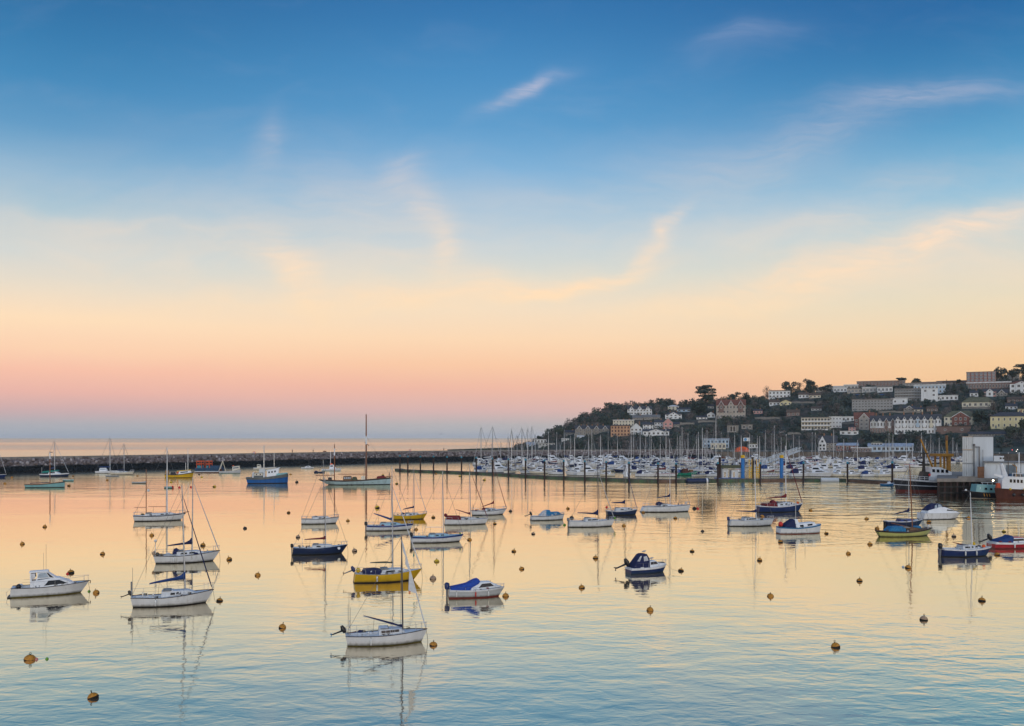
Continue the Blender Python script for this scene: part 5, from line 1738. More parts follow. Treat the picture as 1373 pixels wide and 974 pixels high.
mb.tube([a_, c_], [.30, .22], 'crane_yellow', 8)
o = mb.build('derrick', b.root, smooth=50)
mb = MB()
mb.box((c_.x - .1, -.8, c_.z - .5), (c_.x + 1.0, .2, c_.z + .5), 'boot_black')
mb.build('block', o, bevel=.1)


def bx(px):
    return -(jx(px, 247) - b.loc.x)


mb = MB()
for px in (1257.5, 1269.5):
    for yy in (-1.6, 1.6):
        mb.tube([(bx(px), yy * 1.1, b.sheer(.2)), (bx(px), yy, jz(611, 247))], .3, 'crane_yellow', 6)
mb.box((bx(1274), -2, jz(612, 247)), (bx(1251), 2, jz(608.5, 247)), 'crane_yellow')
mb.tube([(bx(1274.5), -1.6, b.sheer(.1)), (bx(1272.3), -1.6, jz(587, 247))], [.38, .28], 'crane_yellow', 8)
o = mb.build('stern_gantry', b.root, smooth=30)
mb = MB()
mb.box((bx(1273.6), -2, jz(591, 247)), (bx(1271), -1.2, jz(584, 247)), 'timber_brown')
mb.build('winch_head', o, bevel=.05)
# teal-decked boat and rusty trawler at the jetty front
b = Boat('fishing_boat', 'dark low fishing boat with a teal deckhouse and a lit floodlight, moored along the jetty', 'fishing boat', L=16, loc=(jx(1289, JY - 3.2) + 8, JY - 3.2, 0), yaw=180, B=4.2, style='trawler', fb=(.095, .075, .115), bow=.16, stern=.02, hull='hull_black', stripe='stripe_dark', stripe_h=.86, boot='stripe_white', boot_h=.05, bottom='boot_black', deck='deck_grey', cockpit=None, short='teal decked fishing boat')
BOATS.append(b)
b.px, b.py = 1320, 664
c = b.slab('deckhouse', [(.30, .0), (.30, .115), (.80, .115), (.82, .0)], .82, 'hull_teal', tum=.05)
mb = MB()
mb.box((-b.x(.76), -b.B * .36, b.sheer(.5) + .45), (-b.x(.44), -b.B * .36 + .05, b.sheer(.5) + 1.45), 'gelcoat')
o = mb.build('side_panel', b.root)
o.rotation_euler = (0, 0, math.pi)
o.location = (0, .0, 0)
for q in (.50, .58, .66):
    b.win([(q, .045), (q, .075), (q + .035, .075), (q + .035, .045)], .89, 'glass_dark', parent=c, tum=.05, name='port_light')
for q in (.62, .66, .70):
    b.win([(q, -.06), (q + .012, -.015), (q + .022, -.015), (q + .010, -.06)], 1.0, 'crane_yellow', name='bow_stripe', tum=0)
b.pole('lamp_post', .52, .0, 1.1, .06, 'alloy', z=b.sheer(.5) + 1.84)
mb = MB()
mb.box((b.x(.52) - .16, -.2, b.sheer(.5) + 2.95), (b.x(.52) + .16, .2, b.sheer(.5) + 3.25), 'alloy_dark')
mb.build('lamp_housing', b.root)
mb = MB()
mb.lathe([(.08, -.18), (.18, -.09), (.18, .09), (.08, .18)], 'floodlight_glow', 10, (b.x(.52), .45, b.sheer(.5) + 3.1))
mb.build('floodlight', b.root)
for t in (.7, .62, .36):
    b.pole('rail_post', t, .8, .8, .04, 'stripe_white', z=b.sheer(.5) + 1.84)
b.tube('rail', [(b.x(.72), .8, b.sheer(.5) + 2.6), (b.x(.34), .8, b.sheer(.5) + 2.6)], .05, 'stripe_white')
b.ball('net_heap', .42, .2, b.sheer(.5) + 2.1, .6, 'net_orange')
b.ball('bow_float', .93, 0, b.sheer(.93) + .15, .3, 'float_white')
b = Boat('trawler', 'rust brown trawler with white upperworks cut off by the picture edge, moored at the jetty', 'trawler', L=26, loc=(jx(1336, JY - 9) + 13, JY - 9, 0), yaw=176, B=6, style='trawler', fb=(.095, .085, .105), bow=.02, stern=.03, hull='hull_rust', stripe='hull_rust', boot='hull_rust', bottom='boot_black', deck='deck_grey', cockpit=None, short='rusty trawler')
BOATS.append(b)
b.px, b.py = 1356, 666
c = b.slab('wheelhouse', [(.40, .0), (.40, .115), (.93, .115), (.95, .08), (.95, .0)], .86, 'gelcoat', tum=.03)
for q in range(7):
    t_ = .70 + q * .029
    b.win([(t_, .06), (t_, .09), (t_ + .017, .09), (t_ + .017, .06)], .86, 'glass_dark', parent=c, tum=.03)
b.tube('ladder_mast', [(b.x(.90), .3, b.sheer(.9) + 2), (b.x(.945), .3, jz(622, JY - 9))], [.75, .38], 'gelcoat', 6)
b.slab('bow_ramp', [(.93, .09), (.97, .105), (1.01, .12), (1.0, .135), (.93, .12)], .5, 'gelcoat')
b.slab('winch', [(.76, .115), (.765, .14), (.81, .14), (.815, .115)], .5, 'black_plastic')
mb = MB()
for t in (.88, .85, .81, .77, .73):
    mb.tube([(b.x(t), 2.3, b.sheer(t) + 2.9), (b.x(t), 2.3, b.sheer(t) + 3.9)], .06, 'stripe_white', 4)
mb.tube([(b.x(.88), 2.3, b.sheer(.8) + 3.9), (b.x(.5), 2.3, b.sheer(.8) + 3.9)], .06, 'stripe_white', 4)
mb.build('rail', b.root)
for px in (1349, 1367):
    b.ball('deck_float', b.t(-(jx(px, JY - 9) - b.loc.x)), b.B * .49, b.sheer(.8) + .1, .28, 'buoy_yellow')
for t, y, h_, r_ in ((.90, 1.2, 4.2, .06), (.86, -.8, 5.0, .05), (.79, .6, 6.0, .12), (.74, -1.2, 4.6, .06)):
    b.pole('aerial', t, y, h_, r_, 'alloy_dark' if r_ < .1 else 'gelcoat', z=b.sheer(.8) + 2.9)
b.slab('net_heap', [(.955, .0), (.96, .05), (.985, .045), (.99, .0)], .7, 'net_orange', bevel=.1)
b.slab('fish_box', [(.84, .115), (.84, .14), (.87, .14), (.87, .115)], .4, 'barge_blue', bevel=.03)
b.slab('liferaft', [(.70, .115), (.705, .145), (.735, .145), (.74, .115)], .5, 'float_white', bevel=.15)
b.ball('tyre_fender', .80, b.B * .5, b.sheer(.8) * .5, .42, 'black_plastic')
b.ball('tyre_fender', .88, b.B * .5, b.sheer(.8) * .5, .42, 'black_plastic')
b.tube('davit', [(b.x(.83), 1.5, b.sheer(.8) + 2.9), (b.x(.83), 1.6, b.sheer(.8) + 5.4), (b.x(.88), 2.4, b.sheer(.8) + 6.0)], .12, 'crane_yellow')
b.tube('stay', [(b.x(.93), .3, jz(628, JY - 9)), (b.x(.62), .3, b.sheer(.7) + 3)], .05, 'wire')

# ------------------------------------------------------------------ piled pontoon round the marina
PILES = [(536.3, 633.0, 610.5), (546.8, 633.2, 611.5), (563.7, 633.8, 611.6), (581.3, 634.4, 611.5), (599.4, 635, 612), (618.8, 635.8, 612.5), (638.6, 636.6, 613), (660.3, 637.8, 614), (681.6, 639, 615), (704.6, 640.5, 615.5), (730.1, 642, 616.5),
         (755.9, 643, 617), (784.1, 644, 617.5), (812.8, 645, 618.5), (843.4, 646.2, 619.5), (882.3, 647.2, 620.5), (906.6, 647.2, 620.5), (962.5, 646.6, 620), (1019.4, 646.2, 620), (1077.3, 645.8, 619.5), (1136.3, 646.4, 619.5), (1196.4, 650, 619)]
LANDM = [(640, 'off the breakwater end'), (712, 'below the headland'), (762, 'below the stone terrace'), (816, 'below the orange house'), (848, 'below the white cottages'), (900, 'near the green boat'), (958, 'below the turreted mansion'), (992, 'near the fuel berth'),
         (1062, 'below the balconied hotel'), (1130, 'below the brick house'), (1168, 'below the brick terrace'), (1203, 'below the white terrace'), (1258, 'behind the jetty')]


def landmark(px):
    q = LANDM[0][1]
    for a, n_ in LANDM:
        if px >= a:
            q = n_
    return q


pp = [(P(x, y), t) for x, y, t in PILES]
ORD = ['first', 'second', 'third', 'fourth', 'fifth', 'sixth', 'seventh', 'eighth', 'ninth', 'tenth', 'eleventh', 'twelfth', 'thirteenth', 'fourteenth', 'fifteenth', 'sixteenth', 'seventeenth', 'eighteenth', 'nineteenth', 'twentieth', 'twenty-first', 'twenty-second']
for i, (p, t) in enumerate(pp):
    ht = HC - (t - HY) * p.y / F
    r = empty('mooring_pile', p, 0, f'dark steel pile with teal cap, {ORD[i]} along the pontoon counting from the breakwater', 'pile', 'piles along the marina pontoon')
    mb = MB()
    rr_ = .31
    mb.lathe([(rr_, -1), (rr_, ht - .6)], 'pile_steel', 10)
    mb.build('shaft', r, smooth=40)
    mb = MB()
    mb.lathe([(rr_ + .05, ht - .6), (rr_ + .07, ht - .25), (rr_ * .8, ht), (.05, ht + .08)], 'pile_cap', 10)
    mb.build('cap', r, smooth=40)
P0 = P(529, 631.5)
ends = [P0 + Vector((0, .9, 0))] + [p + Vector((0, .9, 0)) for p, t in pp] + [P(1245, 650.5) + Vector((0, .9, 0))]
for i in range(len(ends) - 1):
    a, c = ends[i], ends[i + 1]
    if i == 0 or (c - a).length < .5:
        pass
    dv = (c - a)
    L_ = dv.length
    rz = math.atan2(dv.y, dv.x)
    lb = f'mossy floating pontoon section, {ORD[min(i, 21)]} along the marina from the breakwater' if i < 22 else 'mossy floating pontoon section at the jetty end of the marina'
    r = empty('pontoon_section', a, rz, lb, 'pontoon', 'pontoon sections round the marina')
    wd = 3.0
    mb = MB()
    mb.box((.06, 0, .78), (L_ - .06, wd, 1.0), 'pontoon_deck')
    mb.build('deck', r)
    mb = MB()
    mb.box((.1, .08, -.4), (L_ - .1, wd - .08, .77), 'pontoon_timber' if i in (16, 19, 21) else 'pontoon_skirt')
    mb.build('skirt', r)
    mb = MB()
    n_ = max(2, int(L_ / 3.2))
    for q in range(n_ + 1):
        xx = .1 + (L_ - .3) * q / n_
        mb.box((xx, -.06, .1), (xx + .14, .075, .77), 'pontoon_timber')
    mb.build('fendering', r)
# pieces on the pontoon
def on_pont(px):
    for (a, c) in zip(ends, ends[1:]):
        pa, pc = CX + a.x * F / a.y, CX + c.x * F / c.y
        if pa <= px <= pc:
            q = (px - pa) / (pc - pa)
            return a.lerp(c, q)
    return ends[-1]


for px0, px1, lb, mt in ((919, 949, 'long dark blue floating fender with a white mark, alongside the pontoon', 'hull_navy'), (1099, 1123, 'white floating fender block alongside the pontoon below the brick house', 'container_white')):
    a, c = on_pont(px0), on_pont(px1)
    a, c = a + Vector((0, -1.3, 0)), c + Vector((0, -1.3, 0))
    mb = MB()
    mb.tube([a + Vector((0, 0, .45)), a.lerp(c, .02) + Vector((0, 0, .45)), a.lerp(c, .98) + Vector((0, 0, .45)), c + Vector((0, 0, .45))], [.6, .95, .95, .6], mt, 10)
    if mt == 'hull_navy':
        q = a.lerp(c, .86)
        mb.tube([q + Vector((0, 0, .45)), a.lerp(c, .93) + Vector((0, 0, .45))], 1.0, 'stripe_white', 10)
    tag(mb.build('floating_fender', smooth=40), lb, 'fender')
for px, lb in ((1002, 'fat blue piling with yellow cap beside the fuel berth'), (1055, 'fat blue piling with yellow cap standing alone farther along the pontoon')):
    p = on_pont(px) + Vector((0, 6, 0))
    zt = HC - (610.5 - HY) * p.y / F
    r = empty('piling', (p.x, p.y, 0), 0, lb, 'piling', 'blue pilings of the marina')
    mb = MB()
    mb.lathe([(.64, -1), (.64, zt - 1.0)], 'pile_blue', 14)
    mb.build('shaft', r, smooth=40)
    mb = MB()
    mb.lathe([(.70, zt - 1.0), (.70, zt - .02), (.3, zt + .05)], 'pile_yellow', 14)
    mb.build('cap', r, smooth=40)
for px, lb in ((971.5, 'dark post with white cap at the open end of the fuel berth'), (1016.5, 'dark post with white cap between fuel berth and yellow ladders')):
    p = on_pont(px) + Vector((0, 7, 0))
    zt = HC - (611 - HY) * p.y / F
    r = empty('mooring_post', (p.x, p.y, 0), 0, lb, 'post')
    mb = MB()
    mb.lathe([(.42, -1), (.42, zt - .5)], 'pile_steel', 10)
    mb.build('shaft', r, smooth=40)
    mb = MB()
    mb.lathe([(.46, zt - .5), (.3, zt - .1), (.05, zt)], 'stripe_white', 10)
    mb.build('cap', r, smooth=40)
p = on_pont(987) + Vector((0, 8, 0))
r = empty('fuel_kiosk', (p.x, p.y, 0), 0, 'flat olive roofed fuel kiosk with white sides floating behind the pontoon', 'kiosk')
k = p.y / F
mb = MB()
mb.box((-19 * k, -2, -.3), (14 * k, 3, 1.0), 'hull_bright_blue')
mb.build('float', r)
mb = MB()
mb.box((-11 * k, -.5, 1.0), (-4 * k, 2.4, 4.0), 'shed_white')
mb.box((1 * k, -.5, 1.0), (10 * k, 2.4, 3.7), 'shed_white')
mb.build('wall', r)
for q in (-9, 3):
    mb = MB()
    mb.box((q * k, -.56, 1.2), ((q + 2.4) * k, -.503, 3.0), 'pane')
    mb.build('door', r)
mb = MB()
mb.box((-14 * k, -1.5, 4.4), (13 * k, 3, 5.4), 'canvas_olive')
mb.build('roof', r, bevel=.1)
for q in (-13, 12):
    mb = MB()
    mb.box((q * k - .12, -1.2, 1.0), (q * k + .12, -.96, 4.4), 'grey_plastic')
    mb.build('post', r)
for px in (1011.5, 1021.5):
    p = on_pont(px) + Vector((0, 5, 0))
    zt = HC - (616 - HY) * p.y / F
    mb = MB()
    mb.box((p.x - .55, p.y - .1, .0), (p.x - .35, p.y + .1, zt), 'pile_yellow')
    mb.box((p.x + .35, p.y - .1, .0), (p.x + .55, p.y + .1, zt), 'pile_yellow')
    for q in range(6):
        mb.box((p.x - .349, p.y - .06, .8 + q * .75), (p.x + .349, p.y + .06, 1.1 + q * .75), 'pile_yellow')
    tag(mb.build('access_ladder'), 'yellow access ladder ' + ('beside the blue piling of the fuel berth' if px < 1015 else 'just past the dark post, farther from the fuel berth'), 'ladder')
b = sail('fishing_boat', 'green hulled fishing boat with brown deck gear lying just inside the pontoon', 'fishing boat', 904, 938, 638, 6, style='trawler', fb=(.13, .10, .21), beam=.32, bow=.10, hull='hull_green', stripe='hull_green', bottom='boot_black', deck='deck_grey', short='green fishing boat', cockpit=(.1, .3))
b.slab('wheelhouse', [(.30, .0), (.32, .16), (.52, .16), (.55, .0)], .7, 'hull_rust')
b.slab('winch', [(.58, .0), (.60, .10), (.72, .08), (.74, .0)], .5, 'timber_brown')
b.slab('net_bin', [(.08, .0), (.08, .12), (.2, .12), (.2, .0)], .8, 'hull_bright_blue')
b.pole('mast', .5, 0, 9, .12, 'alloy')
a, c = P(1018, 617), P(1071, 613)
a, c = Vector((a.x, 430, 1.5)), Vector(((1072 - CX) * 520 / F, 520, 7.4))
a.x = (1018 - CX) * 430 / F
r = empty('gangway', a, math.atan2(c.y - a.y, c.x - a.x), 'long white gangway bridge sloping down from the quay to the marina', 'gangway')
L_ = math.hypot(c.x - a.x, c.y - a.y)
dz = c.z - a.z
mb = MB()
mb.add([(0, -1, 0), (L_, -1, dz), (L_, 1, dz), (0, 1, 0), (0, -1, -.25), (L_, -1, dz - .25), (L_, 1, dz - .25), (0, 1, -.25)], [(0, 1, 2, 3), (7, 6, 5, 4), (0, 4, 5, 1), (1, 5, 6, 2), (2, 6, 7, 3), (3, 7, 4, 0)], 'container_white')
mb.build('walkway', r)
for yy in (-1, 1):
    mb = MB()
    n_ = 22
    for q in range(n_):
        x0, x1 = L_ * q / n_, L_ * (q + 1) / n_
        z0, z1 = dz * q / n_, dz * (q + 1) / n_
        mb.tube([(x0, yy, z0), (x0, yy, z0 + 2)], .12, 'container_white', 4)
        mb.tube([(x0, yy, z0 + (2 if q % 2 else 0)), (x1, yy, z1 + (0 if q % 2 else 2))], .12, 'container_white', 4)
    mb.tube([(0, yy, 2), (L_, yy, dz + 2)], .16, 'container_white', 4)
    mb.build('truss_side', r)

# ------------------------------------------------------------------ marina boats: prototypes, then copies
PROT = {}


def proto_sail(key, hull, cover, stripe, hood, L=10.5):
    b_ = Boat(SY, 'x', 'yacht', L=L, loc=(0, 0, 0), yaw=0, fb=(.115, .105, .14), beam=.31, bow=.10, stern=-.03, hull=hull, stripe=stripe, stripe_h=.86, boot_h=.14)
    b_.loc = Vector((0, 500, 0))
    b_.px = CX
    b_.coachroof(.34, .72, .055, .6, wins=((.42, .50), (.54, .61)))
    if hood:
        b_.sprayhood(.27, .40, .11, hood)
    b_.mast(CX + .08 * L * F / 500, HY - (16 - HC) * F / 500, 'alloy_pale', r=.115, furl='alloy')
    zb = 2.5
    b_.boom(CX - .30 * L * F / 500, HY - (zb - HC) * F / 500, HY - (zb + .1 - HC) * F / 500, cover=cover, fat=.026, hump=2.2)
    b_.pulpit(.08, .86, guard=False)
    b_.loc = Vector((0, 0, 0))
    THINGS.remove(b_.root)
    freeze(b_.root)
    PROT[key] = b_.root


def proto_motor(key, hull, canopy, L=8.5, fly=False):
    b_ = Boat(MB_, 'x', 'motor boat', L=L, loc=(0, 0, 0), yaw=0, style='motor', fb=(.15, .14, .18), beam=.34, bow=.13, stern=-.03, hull=hull, stripe='stripe_white', stripe_h=.82, cockpit=(.04, .26), boot='boot_black')
    b_.loc = Vector((0, 500, 0))
    c_ = b_.slab('cabin', [(.28, .0), (.30, .10), (.60, .105), (.78, .03), (.90, .0)], .82, 'gelcoat', bevel=.05)
    b_.win([(.40, .03), (.44, .075), (.62, .072), (.74, .028)], .82, parent=c_)
    w_ = b_.slab('wheelhouse', [(.26, .09), (.28, .20), (.50, .205), (.60, .10)], .72, 'gelcoat', bevel=.04)
    b_.win([(.30, .12), (.31, .18), (.49, .182), (.56, .11)], .72, parent=w_)
    if fly:
        b_.slab('flybridge', [(.22, .205), (.22, .26), (.46, .26), (.52, .21)], .70, 'gelcoat', bevel=.03)
        b_.tube('radar_arch', [(b_.x(.27), -.28 * b_.B, b_.sheer(.3) + .2 * L), (b_.x(.23), -.22 * b_.B, b_.sheer(.3) + .34 * L), (b_.x(.23), .22 * b_.B, b_.sheer(.3) + .34 * L), (b_.x(.27), .28 * b_.B, b_.sheer(.3) + .2 * L)], .08, 'gelcoat')
    if canopy:
        b_.slab('canopy', [(.04, .0), (.08, .12), (.24, .20), (.34, .20), (.34, .02)], .84, canopy, bevel=.05)
    b_.pulpit(.08, .74, stern=False, guard=False)
    b_.loc = Vector((0, 0, 0))
    THINGS.remove(b_.root)
    freeze(b_.root)
    PROT[key] = b_.root


proto_sail('white yacht with navy sail cover', 'hull_white', 'canvas_navy', 'stripe_blue', 'canvas_navy')
proto_sail('white yacht with blue sail cover', 'hull_white', 'canvas_blue', 'stripe_dark', 'canvas_blue')
proto_sail('white yacht with red sail cover', 'hull_white', 'canvas_red', 'stripe_red', None)
proto_sail('white yacht with grey sail cover', 'hull_cream', 'sailcloth', 'stripe_dark', 'canvas_navy')
proto_sail('navy yacht with blue sail cover', 'hull_navy', 'canvas_blue', 'stripe_white', 'canvas_blue')
proto_motor('white flybridge cruiser', 'hull_white', None, 10, True)
proto_motor('white cruiser with navy canopy', 'hull_white', 'canvas_navy', 8.5)
proto_motor('white cruiser with blue canopy', 'hull_white', 'canvas_blue', 8)
proto_motor('white open backed cruiser', 'hull_cream', None, 7.5)
proto_motor('navy cruiser with pale canopy', 'hull_navy', 'sailcloth', 8.5)
MASTS = [(644.9, 571.7), (660.6, 571.4), (658.7, 595), (671.5, 592.8), (681.3, 584), (686.1, 574.6), (693.4, 583.3), (699.9, 573.1), (707.5, 573.4), (713.2, 571), (713.6, 587.4), (717.7, 581.6), (735.4, 579.4), (746.5, 579.4), (756.7, 576.5), (765.3, 584.5), (770.6, 581.9), (789.5, 583),
         (788.6, 593), (793.7, 577.2), (805.5, 583), (815.7, 578.7), (828.1, 585.2), (846.6, 581.6), (849.8, 581.6), (858.7, 579.4), (866, 584.5), (871.6, 583.8), (873.5, 581.6), (885.6, 586), (893.4, 575), (908.5, 583), (912.3, 584.5), (914.9, 572.8), (922.8, 581.6), (934.3, 583),
         (936.9, 579.4), (942.3, 573.6), (945.7, 583.8), (948.3, 577.2), (960.5, 557.5), (967.5, 580), (976.7, 578), (985.4, 580.8), (994.5, 583.8), (1005.7, 581.6), (1008.9, 583.8), (1015.9, 584.5), (1019.2, 585.2), (1026.8, 577.2), (1035.5, 581.6), (1038.9, 570.6), (1047.9, 586.7),
         (1054.9, 582.3), (1064.5, 582.7), (1072.2, 584.9), (1089.7, 579.8), (1094.1, 580.5), (1098.8, 587.8), (1118.6, 576.1), (1132, 589.3), (1150.6, 590.7), (1188.8, 590.7), (1193.1, 580.5), (1198, 582), (1216, 589.3), (1224.5, 595.8), (1236.4, 580.5), (1241.9, 590), (1248.9, 583.4),
         (1251.8, 592), (1260.1, 587), (1278.5, 587), (1284, 593.6)]
ROWS = {'front': (633.5, 639.5), 'second': (628.5, 633.0), 'third': (624.0, 627.0), 'fourth': (620.5, 622.0), 'back': (617.8, 618.2)}


def row_y(name, px):
    a_, b_ = ROWS[name]
    return a_ + (b_ - a_) * min(max((px - 660) / 170, 0), 1)


rows_u = {k: [] for k in ROWS}
todo = []
SK = [k for k in PROT if 'yacht' in k]
MK = [k for k in PROT if 'cruiser' in k]
for i, (px, ty) in enumerate(MASTS):
    order = ['second', 'third', 'fourth', 'back'] if ty > 576 else ['front', 'second', 'third']
    rnd.shuffle(order)
    if px > 1225:
        order = [o_ for o_ in order if o_ in ('fourth', 'back')]
    best = max(order, key=lambda o_: min([abs(px - q) for q in rows_u[o_]] + [40]) + (2 if o_ in ('second', 'third') else 0))
    rows_u[best].append(px)
    key = SK[rnd.choices(range(5), [5, 3, 3, 3, 4])[0]]
    todo.append((px, row_y(best, px), best, key, ty))
for nm, step in (('front', 23), ('second', 18), ('third', 17), ('fourth', 17), ('back', 16)):
    px = 646.0
    while px < 1296:
        if min([abs(px - q) for q in rows_u[nm]] + [40]) > (12.5 if nm == 'front' else 9.5 if nm == 'second' else 8.5) and not (nm == 'front' and (895 < px < 950 or 958 < px < 1032 or px > 1190)) and not (nm == 'second' and (px > 1215 or 966 < px < 1016)) and not (nm == 'third' and px > 1240):
            rows_u[nm].append(px)
            key = MK[rnd.choices(range(5), [4, 4, 3, 4, 3])[0]]
            todo.append((px, row_y(nm, px), nm, key, None))
            px += step * rnd.uniform(.85, 1.2)
        else:
            px += 3
todo.sort()
cnt = {}
for px, y_, row, key, ty in todo:
    k_ = (key, landmark(px), row)
    cnt.setdefault(k_, []).append(px)
for px, y_, row, key, ty in todo:
    k_ = (key, landmark(px), row)
    lst = cnt[k_]
    rown = {'front': 'front marina row', 'second': 'second marina row', 'third': 'third marina row', 'fourth': 'fourth marina row', 'back': 'back marina row'}[row]
    lb = f'{key}, {rown} {k_[1]}'
    if len(lst) > 1:
        i = lst.index(px)
        lb += f', {ORD[i]} from seaward' if i < len(lst) - 1 else ', nearest the town'
    p = P(px, y_)
    yaw = rnd.choice([12, 12, 192, 18, -14, 166, 8, 200]) + rnd.uniform(-6, 6)
    if rnd.random() < .3:
        yaw += rnd.choice([50, -50, 75, -35])
    sc = rnd.uniform(.72, 1.14) * (1.0 if row == 'front' else 1.05)
    yr = rad(yaw)
    off = .08 * 10.5 * sc if ty else 0
    loc = (p.x - off * math.cos(yr), p.y - off * math.sin(yr) + .8, 0)
    r, kids = copy_tree(PROT[key], loc, yr, lb, 'yachts and cruisers berthed in the marina', sc)
    if ty:
        zt = HC - (ty - HY) * p.y / F
        f_ = zt / (16 * sc)
        for c in kids:
            n_ = c.name.split('.')[0]
            if n_ in ('mast', 'rigging', 'furled_jib'):
                c.scale = (1, 1, f_)
for r in list(PROT.values()):
    for c, gs in KIDS[r]:
        for q in gs:
            bpy.data.objects.remove(q)
        bpy.data.objects.remove(c)
    bpy.data.objects.remove(r)

# ------------------------------------------------------------------ mooring buoys
BU = [(40, 884.5, 15, 'amber'), (125, 936, 15, 'amber'), (129, 795.5, 8.5, 'amber'), (95, 768.5, 9, 'amber'), (60, 707, 5.5, 'amber'), (30, 730, 6, 'amber'), (137.5, 743.5, 6.5, 'amber'), (294.5, 806, 9, 'amber'), (307.5, 751, 7.5, 'amber'), (345.5, 772, 8, 'amber'), (378.5, 842, 10, 'amber'),
      (328.5, 709, 5.5, 'dark'), (387, 688, 5, 'amber'), (203.5, 718.5, 6, 'amber'), (272, 732, 7, 'amber'), (475.5, 739.5, 7, 'tan'), (466.5, 699, 5, 'amber'), (399.5, 721, 6, 'tan'), (506, 681.5, 6.5, 'yellow'), (581, 865.5, 11, 'amber'), (580.5, 776.5, 9, 'tan'), (585.5, 753.5, 7.5, 'yellow'),
      (581, 694.5, 5.5, 'amber'), (558, 710.5, 5.5, 'amber'), (629.5, 724.5, 6.5, 'amber'), (663.5, 703, 5, 'amber'), (689, 740, 6.5, 'amber'), (699.5, 763.5, 7.5, 'amber'), (678, 800, 9, 'amber'), (684.5, 686, 5, 'dark'), (715, 716.5, 5.5, 'tan'), (780, 788.5, 8.5, 'amber'), (798.5, 749, 7.5, 'amber'),
      (761.5, 682.5, 5, 'amber'), (766.5, 695, 6, 'dark'), (836.5, 705.5, 5.5, 'amber'), (862.5, 688, 5, 'amber'), (905.5, 695.5, 5.5, 'amber'), (928, 740, 6.5, 'amber'), (942, 713, 5, 'dark'), (913, 766, 8, 'amber'), (871.5, 819, 9.5, 'amber'), (931, 682.5, 5.5, 'dark'), (1018.5, 752, 7, 'amber'),
      (1033, 800, 9, 'amber'), (1046.5, 727.5, 6.5, 'amber'), (1108, 716, 6, 'amber'), (1087, 685, 5, 'amber'), (1022, 693, 5.5, 'amber'), (1120.5, 868, 12, 'amber'), (1137.5, 743, 6.5, 'amber'), (1152.5, 779.5, 8, 'amber'), (1166.5, 730.5, 7, 'amber'), (1176, 709.5, 6, 'amber'), (1217.5, 762, 8, 'amber'),
      (1238.5, 831.5, 10.5, 'tan'), (1316.5, 806, 9.5, 'amber'), (1279, 720, 6, 'tan'), (1245.5, 701, 6.5, 'amber'), (1298.5, 695.5, 6.5, 'amber'), (1337, 744.5, 7.5, 'amber'), (1346, 713.5, 5.5, 'yellow'), (1162, 696.5, 6, 'amber'), (16, 641, 3.5, 'amber'), (6.5, 649, 4, 'amber'), (92.5, 652, 4.5, 'amber'),
      (98, 639.3, 3, 'amber'), (143.7, 644.6, 3.5, 'amber'), (184.5, 639, 3, 'amber'), (229.5, 647.3, 4, 'yellow'), (267, 637, 2.8, 'dark'), (270.5, 640.5, 3.2, 'yellow'), (287.5, 653.3, 5, 'yellow'), (389.5, 637, 3.5, 'amber'), (398, 647.3, 4.5, 'dark'), (513.5, 637.5, 3.5, 'yellow'), (532, 649.3, 4.5, 'yellow'),
      (584.5, 636, 3.5, 'amber'), (616.6, 639.2, 3.8, 'yellow'), (649.5, 644.3, 4.2, 'yellow')]
FLOATS = [(49, 884.5, 4.5, 'buoy_pink', 'faded pink'), (63, 884, 4.5, 'float_green', 'lime green'), (90.5, 770, 4, 'float_red', 'bright red'), (119.5, 793.5, 4, 'float_green', 'lime green'), (240.5, 654, 3.2, 'float_red', 'bright red'), (256, 653.7, 3.2, 'float_red', 'bright red'), (935.5, 682.5, 4, 'float_red', 'pinkish red'),
          (1211, 760.8, 4, 'float_white', 'dirty white'), (757, 704.5, 4, 'float_green', 'dark green')]


def nearest_boat(px, py):
    best = None
    for q in BOATS:
        dx = px - q.px
        dy = (py - q.py) * 2.2
        ex = max(abs(dx) - q.wid * .45, 0)
        e = ex * ex + dy * dy
        if best is None or e < best[0]:
            best = (e, q, dx, py - q.py)
    return best


protos = {}


def buoy_proto(kind):
    mt = 'buoy_' + kind
    r = empty('mooring_buoy', (0, 0, 0), 0, 'x', 'buoy')
    mb = MB()
    prof = [(.28, -.30), (.46, -.12), (.50, .04), (.485, .13), (.43, .26), (.30, .40), (.14, .48), (.07, .50)]
    mb.lathe(prof, mt, 14, mats=['weed', 'weed', 'weed', mt, mt, mt, mt], wob=.03)
    mb.build('float', r, smooth=60)
    mb = MB()
    mb.tube([(0, 0, .48), (0, 0, .58)], .05, 'weed', 6)
    mb.tube([(.09 * math.cos(a), .02, .65 + .09 * math.sin(a)) for a in [i * math.pi / 5 for i in range(11)]], .028, 'weed', 5)
    mb.build('ring', r, smooth=60)
    THINGS.remove(r)
    freeze(r)
    protos[kind] = r


